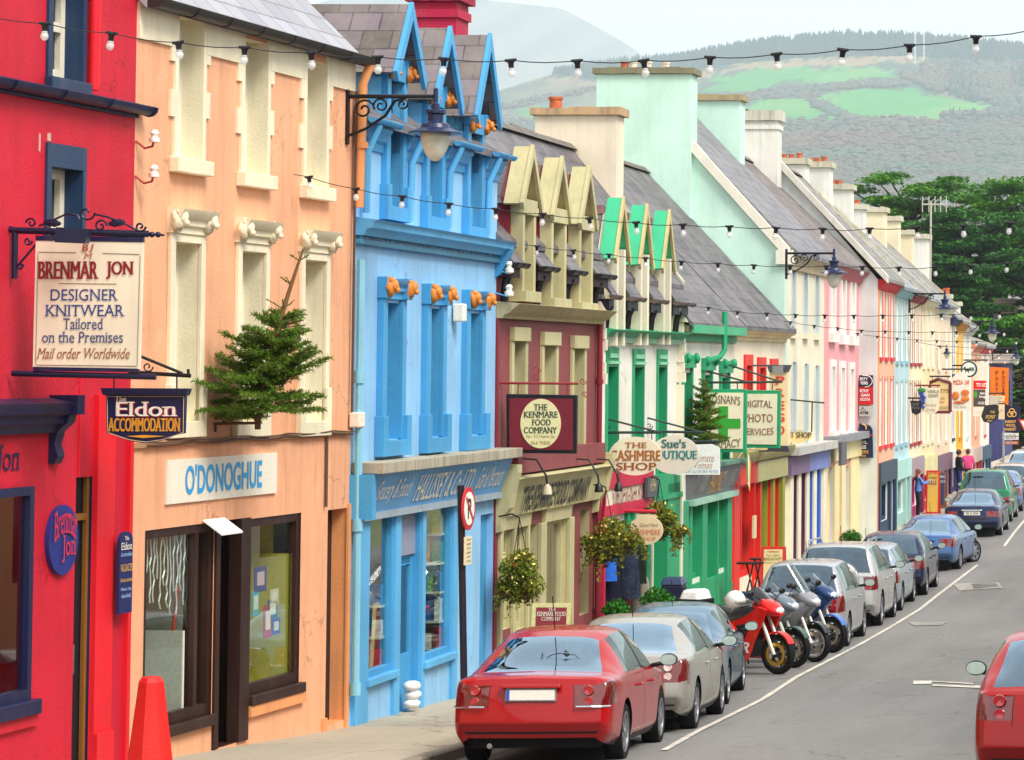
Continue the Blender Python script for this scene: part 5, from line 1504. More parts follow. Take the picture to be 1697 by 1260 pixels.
    for (a, b, t, d) in far_chim[i]:
        pots = [(a + (b - a) * .2, 9, 9, POT), (a + (b - a) * .45, 9, 9, POT), (a + (b - a) * .75, 11, 10, POT)] if i in (0, 1, 2, 8) else []
        chimney(r, a + 2, b - 1, t, d, 1.5 if i < 8 else -1, paint('#ecebe0' if i not in (3, 4) else '#f6e8c6', .7, .25), paint('#d3cdb6', .8, .6), pots[:2] if i == 2 else pots, th=.8, cap=.2)
    if i == 4:
        p0 = atY(1542, 480, 118); z0 = p0.z
        mb = MB(); mb.tube([(p0.x, p0.y, ze), (p0.x, p0.y, atY(1542, 333, 118).z)], .04, 6)
        for yy in (338, 343): pass
        zt_ = atY(1542, 339, 118).z
        mb.tube([(p0.x - .35, p0.y, zt_), (p0.x + .62, p0.y, zt_)], .03, 5)
        for q in (-.33, -.08, .16, .38, .6): mb.tube([(p0.x + q, p0.y, zt_ - .3), (p0.x + q, p0.y, zt_ + .32)], .02, 4)
        t = thing('television_aerial', 'rooftop television aerial on a tall thin pole', 'aerial', (p0.x, p0.y, ze)); part('aerial_rods', mb, plain('#b9b6a8', .5), t)
# ================================================================ SIGNS, LAMPS, STRING LIGHTS, GREENERY
def zy(d):
    return lambda a, b, c: (a, d - c, b)          # board facing back along the street
def px2(d, px, py):
    p = atY(px, py, d); return p.x, p.z
def lettering(t, d, rows, lift=0.03, name='lettering', plane=None):
    """rows of (body, px centre, py centre, px width, px height, colour, serif, bold, shear[, arc])"""
    by = {}
    for q in rows: by.setdefault(q[5], []).append(q)
    for col, qs in by.items():
        mb = MB()
        for q in qs:
            x, z = px2(d, q[1], q[2]); k = d / F
            for dx in ((-1, 1) if q[6] and q[7] > .003 else (0,)):
                text(mb, q[0], x + dx * q[4] * k * .035, z, q[3] * k, q[4] * k, plane or zy(d), lift + .003 * (dx > 0), q[6], q[7], q[8], (q[9] if len(q) > 9 else 0) * k)
        part(name, mb, plain(col, .5), t)
def panel(t, d, pts, th, m, name='board', lift=0.0, bevel=0.0, smooth=False):
    mb = MB(); P = [px2(d, *p) for p in pts]
    mb.prism(P, -th / 2 + lift, th / 2 + lift, zy(d)); return part(name, mb, m, t, bevel=bevel, smooth=smooth)
def ell(cx, cy, rx, ry, n=36): return [(cx + rx * cos(2 * pi * i / n), cy + ry * sin(2 * pi * i / n)) for i in range(n)]
def rod(mb, d, pts, r):
    mb.tube([(*px2(d, px, py)[:1], d, px2(d, px, py)[1]) for px, py in pts], r, 7)
def sg(name, label, d, px, py, cat='hanging sign', group='hanging shop signs'):
    x, z = px2(d, px, py); return thing(name, label, cat, (x, d, z), group)

# Brenmar Jon
d = 29.9
t = sg('hanging_sign', 'large cream hanging sign reading BRENMAR JON DESIGNER KNITWEAR on a navy bracket', d, 24, 385)
panel(t, d, [(61, 398), (238, 401), (232, 612), (56, 609)], .05, paint('#f7ead0', .5, .1, .05))
panel(t, d, [(61, 391), (238, 393), (238, 402), (61, 399)], .06, NVD, 'top_rail'); panel(t, d, [(57, 608), (230, 611), (230, 617), (57, 615)], .06, NVD, 'bottom_rail')
mb = MB(); rod(mb, d, [(10, 379), (24, 382), (246, 388)], .035); rod(mb, d, [(20, 619), (258, 625)], .03); rod(mb, d, [(25, 384), (24, 462)], .03); rod(mb, d, [(30, 440), (60, 405)], .012)
for (px, py) in ((252, 389), (262, 389)):
    x, z = px2(d, px, py); mb.ball((x, d, z), .03)
rod(mb, d, [(246, 388), (272, 390)], .012)
fz = lambda a, b: (px2(d, a, b)[0], d - .02, px2(d, a, b)[1])
for c, r, tn, a0, s_ in (((53, 370), 9, 1.2, pi, 1), ((145, 353), 14, 1, 0, 1), ((168, 375), 11, 1.3, 0, -1), ((234, 376), 9, 1.3, 0, 1), ((48, 400), 7, 1.2, 0, 1), ((35, 443), 6, 1.2, 0, -1)):
    scroll(mb, c, r, fz, tn, a0, s_, .011)
mb.tube([fz(*q) for q in ((66, 375), (90, 365), (112, 355), (130, 357), (133, 363))], .011, 5); mb.tube([fz(*q) for q in ((157, 355), (180, 360), (210, 372), (232, 384))], .011, 5)
for cx, s_ in ((95, -1), (188, 1)):
    for k in range(5):
        x, z = px2(d, cx + s_ * k * 3.4, 371 - s_ * 0 - k * .6); mb.ball((x, d - .02, z), .04, 1.2, .25, .7 + .3 * (k % 2), 6, 4)
part('bracket', mb, plain('#15183a', .4, .2), t, smooth='sharp')
p_ = panel(t, d - .25, [(96, 377), (150, 380), (144, 404), (94, 402)], .1, plain('#171c40', .35), 'flood_lamp')
lettering(t, d, [('BRENMAR', 115, 448, 100, 29, '#8e1620', True, .004, 0), ('JON', 201, 448, 44, 29, '#8e1620', True, .004, 0), ('DESIGNER', 142, 489, 112, 19, '#2a3f86', True, 0, 0), ('KNITWEAR', 143, 515, 132, 19, '#2a3f86', True, 0, 0), ('Tailored', 140, 537, 66, 18, '#33477f', True, -.004, 0), ('on the Premises', 139, 559, 134, 18, '#33477f', True, -.004, 0), ('Mail order Worldwide', 140, 586, 154, 17, '#9a5a3a', True, -.004, .3), ('B', 143, 411, 10, 12, '#b8492a', True, .01, .2), ('J', 154, 412, 9, 13, '#b8492a', True, .01, .2), ('M', 148, 425, 16, 9, '#b8492a', True, .0, .2)], .032)
mb = MB()
for q in ([(66, 418), (128, 419)], [(172, 420), (233, 422)], [(65, 420), (61, 604)], [(234, 424), (229, 606)], [(62, 605), (229, 607)], [(100, 470), (195, 471)]):
    mb.tube([(*px2(d, *p)[:1], d - .028, px2(d, *p)[1]) for p in q], .003, 4)
part('border_line', mb, plain('#7a6a60', .6), t)
# Eldon
d = 31.3
t = sg('hanging_sign', 'navy hanging sign reading The Eldon ACCOMMODATION under a thin black bracket', d, 232, 600)
panel(t, d, [(177, 655), (309, 655), (307, 718), (290, 722), (268, 731), (243, 735), (216, 731), (195, 722), (178, 718)], .05, plain('#141a4a', .4))
panel(t, d, [(170, 643), (315, 644), (311, 656), (174, 655)], .14, plain('#10143c', .4), 'top_moulding', bevel=.01)
mb = MB()
for a, b in zip([(179, 657), (306, 657), (305, 717), (270, 729), (243, 733), (216, 729), (180, 717)], [(306, 657), (305, 717), (270, 729), (243, 733), (216, 729), (180, 717), (179, 657)]):
    mb.tube([(*px2(d, *p)[:1], d - .027, px2(d, *p)[1]) for p in (a, b)], .004, 4)
part('border_line', mb, plain('#cdb98a', .5), t)
lettering(t, d, [('The', 202, 661, 18, 8, '#f2e8d4', True, .01, 0), ('Eldon', 245, 678, 100, 24, '#f6efe0', True, .03, 0), ('ACCOMMODATION', 241, 704, 119, 22, '#e6a12e', True, .012, 0)], .034)
lettering(t, d, [('Eldon', 246.5, 679.5, 100, 24, '#c02a2a', True, .03, 0)], .029)
panel(t, d, [(211, 723), (240, 721), (276, 723), (240, 726)], .01, plain('#e6a12e', .5), 'ornament', .03)
mb = MB(); rod(mb, d, [(214, 617), (316, 623)], .022); rod(mb, d, [(226, 588), (302, 619)], .016); rod(mb, d, [(312, 612), (312, 624)], .015)
rod(mb, d, [(293, 624), (293, 644)], .008); rod(mb, d, [(189, 624), (189, 644)], .008)
fz = lambda a, b: (px2(d, a, b)[0], d, px2(d, a, b)[1])
scroll(mb, (245, 608), 9, fz, 1.2, 0, 1, .008); part('bracket', mb, BLACK, t)
# wall plaques on the red shop
fr = FR[0]
t = thing('wall_sign', 'blue oval wall sign with red gothic lettering between the red shop window and door', 'wall sign', fr(fr.s(98, 895), .02, fr.z(98, 895)), 'wall signs')
s_, z_ = fr.hit(98, 895); hw = (fr.s(122, 895) - fr.s(73, 895)) / 2; hh = (fr.z(98, 837) - fr.z(98, 953)) / 2
mb = MB(fr); mb.prism([(s_ + hw * cos(a), z_ + hh * sin(a)) for a in np.linspace(0, 2 * pi, 40, False)], .003, .05, lambda a, b, c: (a, c, b)); part('board', mb, plain('#1d2a7a', .5), t)
mb = MB(); fx = lambda a, b, c: fr(a, .05 + c, b)
text(mb, 'Brenmar', s_, z_ + hh * .34, hw * 1.55, .3, fx, .02, True, .02, 0, .1); text(mb, 'Jon', s_ + hw * .25, z_ - hh * .25, hw * .9, .28, fx, .02, True, .02); part('lettering', mb, plain('#d2283a', .5), t)
a, b = fr.s(178, 945), fr.s(200, 945); z0, z1 = fr.z(189, 1016), fr.z(189, 884)
t = thing('wall_sign', 'narrow arched navy plaque reading The Eldon VACANCIES on the red pillar', 'wall sign', fr(a, .06, z0), 'wall signs')
mb = MB(fr); n = 10; mb.prism([(a, z0), (b, z0), (b, z1 - .08)] + [((a + b) / 2 + (b - a) / 2 * cos(q), z1 - .08 + .1 * sin(q)) for q in np.linspace(.3, pi - .3, n)] + [(a, z1 - .08)], .1, .13, lambda p, q, c: (p, c, q)); part('board', mb, plain('#16205a', .4), t)
fx = lambda p, q, c: fr(p, .13 + c, q); w = b - a; H = z1 - z0; m = (a + b) / 2
for rows, col in (((('The', .94, .3, .05), ('Eldon', .84, .8, .09)), '#f1ead8'), ((('Accommodation', .74, .85, .05), ('Please ring', .3, .8, .05), ('doorbell', .22, .7, .05)), '#9fc4e8'), ((('VACANCIES', .57, .9, .09), ('Rooms ensuite', .42, .85, .05)), '#e0b050')):
    mb = MB()
    for s_, v, wd, hh in rows: text(mb, s_, m, z0 + H * v, w * wd, H * hh, fx, .006, True, .01)
    part('lettering', mb, plain(col, .5), t)
# Kenmare Food Company
d = 46.9
t = sg('hanging_sign', 'dark red hanging sign with cream oval reading THE KENMARE FOOD COMPANY', d, 838, 640)
panel(t, d, [(840, 653), (957, 655), (956, 752), (841, 751)], .1, BLACK, 'frame', 0, .01); panel(t, d, [(846, 660), (951, 661), (951, 746), (846, 745)], .02, plain('#7a1424', .5), 'board', .06)
panel(t, d, ell(898, 702, 33.5, 41), .012, plain('#ecdfa4', .5), 'oval', .075)
lettering(t, d, [('THE', 898, 675, 22, 10, '#2f4a34', True, .006, 0), ('KENMARE', 898, 687, 56, 10, '#2f4a34', True, .006, 0), ('FOOD', 899, 700, 31, 10, '#2f4a34', True, .006, 0), ('COMPANY', 898, 713, 55, 10, '#2f4a34', True, .006, 0), ('No. 22 Henry St.', 898, 724, 48, 6, '#9a8a4a', True, 0, 0), ('064 79800', 898, 734, 32, 6, '#9a8a4a', True, 0, 0)], .084)
mb = MB(); rod(mb, d, [(826, 635), (958, 636)], .02); rod(mb, d, [(859, 637), (858, 654)], .01); rod(mb, d, [(940, 637), (940, 654)], .01)
fz = lambda a, b: (px2(d, a, b)[0], d, px2(d, a, b)[1])
for c, r_, a0 in (((890, 612), 7, 0), ((888, 627), 6, pi), ((966, 632), 6, 0), ((970, 655), 6, pi)): scroll(mb, c, r_, fz, 1.3, a0, 1, .008)
part('bracket', mb, plain('#9a2a30', .5), t)
# swan neck lamps along the burgundy shop
fr = FR[3]
for k, px in enumerate((842, 932, 966)):
    s_ = fr.s(px, 770); z = fr.z(px, 770, .2) - .05
    t = thing('sign_lamp', f'{("first", "middle", "last")[k]} black swan neck lamp above the burgundy shop fascia', 'lamp', fr(s_, 0, z), 'swan neck sign lamps')
    mb = MB(fr); mb.tube([(s_, .02, z), (s_, .2, z + .12), (s_, .45, z + .1), (s_, .6, z - .15), (s_, .62, z - .3)], .017, 6); part('arm', mb, BLACK, t)
    mb = MB(fr); mb.lathe([(.02, 0), (.06, -.05), (.075, -.16), (.05, -.165), (.03, -.05)], (s_, .62, z - .28), 10); part('lamp_shade', mb, BLACK if k else plain('#e8d8b8', .5), t, smooth='sharp')
# Cashmere, Sue's boutique, Ultimate Woman
d = 54.4
t = sg('hanging_sign', 'cream oval hanging sign reading THE CASHMERE SHOP', d, 997, 717)
panel(t, d, ell(1053, 756, 44, 32), .04, paint('#f8eed0', .5, .08, .05))
lettering(t, d, [('THE', 1054, 738, 36, 9, '#a8632a', True, .008, 0), ('CASHMERE', 1054, 755, 82, 17, '#b06a26', True, .008, 0), ('SHOP', 1055, 773, 66, 12, '#9a4f1e', True, .02, 0)], .028)
mb = MB(); rod(mb, d, [(996, 717), (1096, 717)], .025); rod(mb, d, [(996, 692), (1090, 716)], .018); rod(mb, d, [(996, 688), (996, 736)], .025)
for q in (1025, 1080): rod(mb, d, [(q, 717), (q, 729)], .01)
fz = lambda a, b: (px2(d, a, b)[0], d, px2(d, a, b)[1])
scroll(mb, (1005, 706), 6, fz, 1.3, 0, 1, .01); part('bracket', mb, plain('#1d3a34', .45), t)
d = 57.6
t = sg('hanging_sign', "pale oval hanging sign reading Sue's BOUTIQUE in teal letters", d, 1066, 715)
panel(t, d, ell(1118, 754, 41, 32), .04, paint('#f4efdc', .5, .08, .05))
lettering(t, d, [("Sue's", 1117, 735, 40, 14, '#1f6f6a', True, .02, 0), ('BOUTIQUE', 1117, 755, 76, 16, '#2a8a8c', True, .006, 0)], .028)
mb = MB(); rod(mb, d, [(1066, 715), (1168, 717)], .025); rod(mb, d, [(1066, 691), (1160, 716)], .018); rod(mb, d, [(1066, 688), (1066, 730)], .025)
for q in (1100, 1140): rod(mb, d, [(q, 716), (q, 727)], .01)
scroll(mb, (1076, 706), 6, lambda a, b: (px2(d, a, b)[0], d, px2(d, a, b)[1]), 1.3, 0, 1, .01); part('bracket', mb, plain('#1d3a34', .45), t)
d = 59.6
t = sg('hanging_sign', 'white hanging sign with clipped corners in thin brown script beside the pharmacy tree', d, 1092, 735)
panel(t, d, [(1122, 738), (1180, 736), (1193, 743), (1193, 787), (1121, 787)], .05, plain('#f4f4f0', .5))
lettering(t, d, [('Ultimate', 1165, 759, 38, 13, '#c08a70', False, -.006, .35), ('Woman', 1164, 771, 34, 11, '#c08a70', False, -.006, .35), ('FITNESS CLUB 064 40100', 1157, 781, 66, 5, '#9fb0cc', False, 0, 0)], .03)
mb = MB(); rod(mb, d, [(1094, 731), (1195, 732)], .02); rod(mb, d, [(1130, 732), (1130, 738)], .01); rod(mb, d, [(1175, 732), (1175, 738)], .01); part('bracket', mb, plain('#20343a', .5), t)
# pharmacy, photo, Prego, pet shop
def framed(label, d, pts, inner, rows, root):
    t = sg('hanging_sign', label, d, *root); panel(t, d, pts, .14, GRN, 'frame', 0, .01); panel(t, d, inner, .02, paint('#f6eccc', .5, .06, .05), 'board', .08); lettering(t, d, rows, .1); return t
d = 63.4
t = framed("green framed hanging sign with green cross reading BROSNAN'S PHARMACY", d, [(1160, 645), (1238, 645), (1237, 750), (1160, 749)], [(1164, 651), (1233, 651), (1232, 744), (1164, 743)],
    [("BROSNAN'S", 1198, 665, 60, 14, '#6a4a34', True, -.002, 0, 3), ('PHARMACY', 1198, 733, 62, 13, '#6a4a34', True, -.002, 0, -3)], (1150, 634))
mb = MB(); x0, z0 = px2(d, 1200, 702); q = .36
for a, b in ((.36, .1), (.1, .36)): mb.add([(x0 - a, d - .1, z0 - b), (x0 + a, d - .1, z0 - b), (x0 + a, d - .1, z0 + b), (x0 - a, d - .1, z0 + b)], [(0, 1, 2, 3)]) if a > .2 else [mb.add([(x0 - a, d - .1, z0 + s * .1), (x0 + a, d - .1, z0 + s * .1), (x0 + a, d - .1, z0 + s * .36), (x0 - a, d - .1, z0 + s * .36)], [(0, 1, 2, 3)]) for s in (-1, 1)]
part('cross', mb, plain('#2fa030', .5), t)
mb = MB(); rod(mb, d, [(1146, 634), (1262, 634)], .025); rod(mb, d, [(1146, 608), (1240, 634)], .02); rod(mb, d, [(1180, 634), (1180, 646)], .012); rod(mb, d, [(1222, 634), (1222, 646)], .012); part('bracket', mb, plain('#22382c', .5), t)
d = 65.6
t = framed('green framed hanging sign reading DIGITAL PHOTO SERVICES', d, [(1229, 647), (1294, 647), (1293, 743), (1229, 742)], [(1233, 653), (1289, 653), (1288, 737), (1233, 736)],
    [('DIGITAL', 1258, 671, 46, 11, '#7a4a3a', True, -.002, 0, 2), ('PHOTO', 1258, 693, 48, 13, '#8a3a34', True, .002, 0), ('SERVICES', 1258, 714, 50, 11, '#8a4a34', True, -.002, 0, -2), ('~ . ~', 1257, 655, 14, 2, '#d9925a', False, 0, 0), ('~ . ~', 1257, 732, 14, 2, '#d9925a', False, 0, 0)], (1212, 634))
mb = MB(); rod(mb, d, [(1205, 634), (1296, 633)], .025); rod(mb, d, [(1205, 604), (1290, 632)], .02); rod(mb, d, [(1245, 634), (1245, 648)], .012); rod(mb, d, [(1280, 634), (1280, 648)], .012); part('bracket', mb, plain('#22382c', .5), t)
d = 68.4
t = sg('hanging_sign', 'tall cream hanging sign reading PREGO downwards in red letters', d, 1262, 610)
panel(t, d, [(1276, 616), (1306, 616), (1306, 740), (1276, 739)], .16, paint('#f9e2b0', .5, .06, .05)); panel(t, d, [(1272, 605), (1311, 605), (1306, 617), (1276, 617)], .26, plain('#4c4a50', .5), 'cornice'); panel(t, d, [(1276, 738), (1306, 739), (1310, 749), (1272, 748)], .24, plain('#3c3a42', .5), 'foot')
lettering(t, d, [(c, 1294, y, 15, 14, '#d8391e', False, .02, 0) for c, y in zip('PREGO', (631, 651, 672, 692, 713))], .1)
panel(t, d - .4, [(1281, 607), (1297, 606), (1297, 620), (1281, 620)], .12, plain('#8a8a88', .5), 'flood_lamp')
mb = MB(); rod(mb, d, [(1247, 606), (1290, 606)], .02); rod(mb, d, [(1247, 748), (1290, 747)], .02); part('bracket', mb, plain('#4c4a50', .5), t)
d = 75
t = sg('hanging_sign', 'cream shield shaped hanging sign reading PET SHOP', d, 1303, 685)
panel(t, d, [(1300, 715), (1312, 719), (1325, 714), (1338, 719), (1346, 716), (1346, 724), (1340, 729), (1325, 736), (1308, 733), (1300, 727)][::1], .04, paint('#f4dc9c', .5, .06, .05))
lettering(t, d, [('PET SHOP', 1322, 721, 44, 9, '#5a5030', True, .004, 0), ('Kenmare', 1322, 713.5, 24, 4, '#b08a4a', False, 0, .3)], .03)
mb = MB(); rod(mb, d, [(1303, 662), (1366, 668)], .02); rod(mb, d, [(1346, 667), (1345, 716)], .018); part('bracket', mb, plain('#22382c', .5), t)
# flat boards on the white gable wall
d = 88.45
def gb(label, pts, m, rows):
    t = sg('wall_sign', label, d, pts[0][0], pts[2][1], 'wall sign', 'boards on the white gable'); panel(t, d, pts, .06, m); lettering(t, d, rows, .04); return t
t = gb('black and red square board topmost on the white gable', [(1424, 622), (1447, 622), (1447, 671), (1424, 671)], plain('#c8161e', .5), [('ERTY', 1432, 628, 13, 5, '#f2f2f2', False, .03, 0), ('YERS', 1432, 635, 13, 5, '#f2f2f2', False, .03, 0), ('RTHY', 1433, 648, 15, 5, '#f6f2ee', False, .03, 0), ('GAN', 1434, 655, 14, 5, '#f6f2ee', False, .03, 0), ('OCOTA', 1434, 662, 17, 5, '#f6f2ee', False, .03, 0)])
panel(t, d, [(1424, 622), (1447, 622), (1447, 641.5), (1424, 641.5)], .01, plain('#16203a', .5), 'black_field', .031)
mb = MB(); x, z = px2(d, 1434, 632)
mb.tube([(x + .21 * cos(a), d - .05, z + .17 * sin(a)) for a in np.linspace(-1.6, 1.9, 12)], .012, 4); part('ring', mb, WHITE, t)
gb('small grey board with a black train mark under the red board', [(1424, 673), (1446, 673), (1446, 690), (1424, 690)], plain('#b9c0b4', .5), [('ATM', 1432, 684, 14, 5, '#20303a', False, .03, 0), ('_n_', 1430, 677, 9, 4, '#20303a', False, .03, 0)])
t = gb('round topped dark blue board with gold writing lowest on the white gable', [(1424, 702), (1432, 702), (1442, 706), (1446, 712), (1447, 759), (1424, 759)], plain('#152044', .5), [('CIAL', 1431, 733, 13, 6, '#f2f2f2', False, .03, 0), ('CES', 1430, 741, 11, 6, '#f2f2f2', False, .03, 0), ('HERE', 1432, 749, 15, 5, '#e0a83a', False, .02, 0), ('NOW', 1430, 756, 11, 4, '#e0a83a', False, .02, 0)])
panel(t, d, [(1424, 719), (1446, 720), (1446, 723), (1424, 725)], .01, plain('#c42030', .5), 'red_stripe', .04)
mb = MB(); x, z = px2(d, 1430, 709); mb.tube([(x + .1 * cos(a), d - .05, z + .1 * sin(a)) for a in np.linspace(-.5, 1.8, 8)], .02, 4); part('swirl', mb, plain('#e0c060', .5), t)

# ---------------------------------------------------------------- far signs
def far(label, d, pts, col, rows, lift=.03, th=.08, br=None, frame=None):
    t = sg('hanging_sign', label, d, pts[0][0], pts[0][1]); panel(t, d, pts, th, paint(col, .5, .06, .05)); lettering(t, d, rows, th / 2 + .01)
    mb = MB(); y0 = min(p[1] for p in pts); x0 = min(p[0] for p in pts); x1 = max(p[0] for p in pts)
    rod(mb, d, [(x0 - 16, y0 - 4), (x1, y0 - 4)], .03); rod(mb, d, [(x0 + 4, y0 - 4), (x0 + 4, y0 + 1)], .015); rod(mb, d, [(x1 - 4, y0 - 4), (x1 - 4, y0 + 1)], .015); part('bracket', mb, plain(br or '#2a2426', .5), t)
    if frame:
        mb = MB()
        for a, b in zip(pts, pts[1:] + pts[:1]): mb.tube([(px2(d, *a)[0], d - .03, px2(d, *a)[1]), (px2(d, *b)[0], d - .03, px2(d, *b)[1])], .06, 5)
        part('frame', mb, plain(frame, .5), t)
    return t
far('small black lantern shaped hanging sign before the cream terrace house', 98, [(1509, 664), (1528, 665), (1526, 684), (1518, 688), (1511, 684)], '#262228', [('BAR', 1518, 670, 11, 4, '#8a8078', True, 0, 0), ('FOOD', 1518, 676, 12, 4, '#8a8078', True, 0, 0)])
t = far('cream hanging sign with a blue grape cluster reading VANILLA GRAPE', 101, [(1521, 643), (1558, 643), (1556, 680), (1548, 686), (1538, 687), (1528, 682)], '#f4ead0', [('VANILLA', 1547, 649, 20, 5, '#6a5a3a', True, 0, 0), ('GRAPE', 1547, 656, 17, 5, '#6a5a3a', True, 0, 0), ('fine food', 1543, 671, 18, 5, '#c09a6a', False, 0, .3), ('& wine', 1543, 679, 14, 5, '#c09a6a', False, 0, .3)], br='#7a2a2e')
mb = MB()
for i in range(16):
    x, z = px2(101, 1529 + random.uniform(-6, 6) * (1 - i / 24), 651 + i * 1.6); mb.ball((x, 100.92, z), .05)
mb.cur = 1; x, z = px2(101, 1528, 647); mb.ball((x, 100.9, z), .12, 1.2, .3, .7)
part('grapes', mb, [plain('#3a4ab0', .4), plain('#3a8a3a', .6)], t, smooth='all')
far('maroon framed peach hanging sign behind the grape sign', 106, [(1541, 634), (1549, 631), (1556, 628), (1563, 631), (1575, 634), (1575, 683), (1541, 683)], '#f6d49a', [("ETTY'S", 1561, 648, 22, 6, '#8a6a3a', True, .01, 0), ('Cafe', 1561, 660, 10, 4, '#c86a3a', False, 0, 0), ('Bar', 1561, 666, 10, 4, '#c86a3a', False, 0, 0), ('RESTAURANT', 1559, 676, 28, 5, '#8a7a4a', True, 0, 0)], frame='#6a1f2a')
t = far('white hanging menu board with red and orange food pictures', 110, [(1577, 628), (1586, 618), (1597, 616), (1606, 628), (1608, 681), (1577, 681)], '#f4efe4', [('PIZZA', 1588, 634, 16, 7, '#d8502a', False, .03, 0), ('CAFE', 1603, 634, 8, 7, '#d8702a', False, .03, 0), ('TAKE AWAY', 1591, 675, 22, 4, '#9a9a94', False, 0, 0)])
mb = MB()
for px, py, rx, ry in ((1584, 656, 6, 7), (1600, 651, 7, 5), (1600, 661, 7, 5), (1590, 667, 10, 2.5)):
    x, z = px2(110, px, py); k = 110 / F; mb.ball((x, 109.93, z), k, rx, .8, ry, 10, 6)
part('food_picture', mb, plain('#e0783a', .5, 0, .3, .5, 0, 5), t)
t = sg('hanging_sign', 'round dark rimmed hanging sign with a horse and pale face', 116, 1590, 600)
panel(t, 116, ell(1606, 612, 13.5, 13.5), .16, plain('#26343a', .5), 'rim'); panel(t, 116, ell(1606, 612, 11, 11), .02, plain('#dfe6dc', .5), 'face', .09)
mb = MB(); x, z = px2(116, 1603, 613); k = 116 / F
for dx, dy, rx, ry in ((0, 0, 4, 2.4), (-4, 3, 1.6, 2.4), (-2.5, -3, .6, 2.4), (2.5, -3, .6, 2.6)): mb.ball((x + dx * k, 115.9, z + dy * k), k, rx, .6, ry, 8, 6)
part('horse_picture', mb, plain('#20343a', .5), t); lettering(t, 116, [('INN', 1611, 612, 8, 6, '#3a4a4a', True, .01, 0)], .11)
mb = MB(); rod(mb, 116, [(1576, 606), (1598, 606)], .03); part('bracket', mb, IRON, t)
t = far('white letting board with red TO LET band and grey panel', 120, [(1613, 601), (1638, 601), (1638, 690), (1613, 690)], '#f6f1e6', [('TO LET', 1627, 638, 18, 6, '#fbf3ee', False, .03, 0), ('tom', 1628, 652, 8, 4, '#f2f2f2', False, .03, 0), ('long', 1628, 658, 10, 5, '#f2f2f2', False, .03, 0), ('41411', 1627, 668, 12, 5, '#f2f2f2', False, .02, 0), ('SALES', 1625, 683, 16, 2, '#b9b9b4', False, 0, 0)], th=.1)
panel(t, 120, [(1613.5, 631), (1635, 631), (1634, 645), (1613.5, 645)], .01, plain('#d8202a', .5), 'red_band', .053); panel(t, 120, [(1613.5, 646), (1633, 646), (1633, 674), (1613.5, 674)], .01, plain('#4c484e', .5), 'grey_panel', .053); panel(t, 120, ell(1617, 654, 3, 6, 14), .01, plain('#4aa03a', .5), 'green_leaf', .06)
t = far('orange banner with dark letters running down it', 126, [(1641, 608), (1672, 610), (1671, 672), (1641, 654)], '#f07a1c', [(c, 1652, y, 5, 6, '#6a2a14', True, .03, 0) for c, y in zip('FOXY', (618, 628, 637, 646))] + [(c, 1663, y, 5, 6, '#6a2a14', True, .03, 0) for c, y in zip("FOXY'S", (618, 626, 634, 642, 648, 654))])
far('small cream plate under the orange banner', 124, [(1644, 656), (1665, 656), (1664, 665), (1645, 664)], '#f4e2b8', [('HUNGER?', 1655, 660, 14, 4, '#b08a4a', False, 0, 0)])
far('tall cream blank board beside the round black sign', 130, [(1655, 666), (1665, 666), (1665, 695), (1655, 695)], '#eedbb4', [('B & B', 1660, 680, 6, 4, '#b39a6a', False, 0, 0)])
t = sg('hanging_sign', 'round black hanging sign with gold scrolling letters', 118, 1628, 678)
panel(t, 118, [(1632, 672), (1652, 670), (1656, 684), (1652, 696), (1642, 702), (1630, 699), (1626, 690)], .08, plain('#1e1c22', .5)); lettering(t, 118, [('THE', 1645, 683, 8, 4, '#d8b060', True, .01, 0), ('PONY', 1642, 691, 17, 6, '#d8b060', True, .02, .2), ('bar', 1641, 697, 10, 4, '#d8b060', False, 0, .3)], .05)
panel(t, 118, [(1640, 655), (1655, 657), (1654, 672), (1640, 671)], .06, plain('#c9bfae', .6), 'upper_plate')
t = far('black hanging sign with interlaced gold rings reading KERRY WOOLLEN MARKET', 128, [(1665, 673), (1691, 673), (1691, 716), (1665, 716)], '#1a2040', [('KERRY', 1675, 699, 18, 4.5, '#e0b060', False, .03, 0), ('WOOL', 1675, 705, 17, 4.5, '#e0b060', False, .03, 0), ('MARKET', 1674, 711.5, 20, 4.5, '#e0b060', False, .03, 0)])
mb = MB()
for k in range(3):
    a = 2 * pi * k / 3 + .5; x, z = px2(128, 1677 + 3.2 * cos(a), 685 + 3.2 * sin(a))
    mb.tube([(x + .11 * cos(q), 127.93, z + .11 * sin(q)) for q in np.linspace(0, 2 * pi, 18)], .02, 4)
part('gold_rings', mb, plain('#dcb060', .4), t)
d = 122
t = thing('yield_sign', 'white and red give way triangle on a pole at the right edge', 'road sign', (px2(d, 1697, 735)[0], d, -5))
panel(t, d, [(1687, 695), (1712, 695), (1699, 718)], .03, plain('#c8232c', .5)); panel(t, d, [(1691, 697.5), (1708, 697.5), (1699, 713)], .01, WHITE, 'white_field', .02)
mb = MB(); mb.tube([(px2(d, 1699, 718)[0], d + .05, -5), (px2(d, 1699, 718)[0], d + .05, px2(d, 1699, 694)[1])], .04, 8); part('pole', mb, plain('#7c8080', .5), t)
d = 124
x, z = px2(d, 1663, 735)
t = thing('signpost', 'grey signpost with white and brown direction fingers', 'signpost', (x, d, -4.9))
mb = MB(); mb.tube([(x, d, -4.9), (x, d, px2(d, 1660, 715)[1])], .05, 8); part('pole', mb, plain('#8f9898', .5), t)
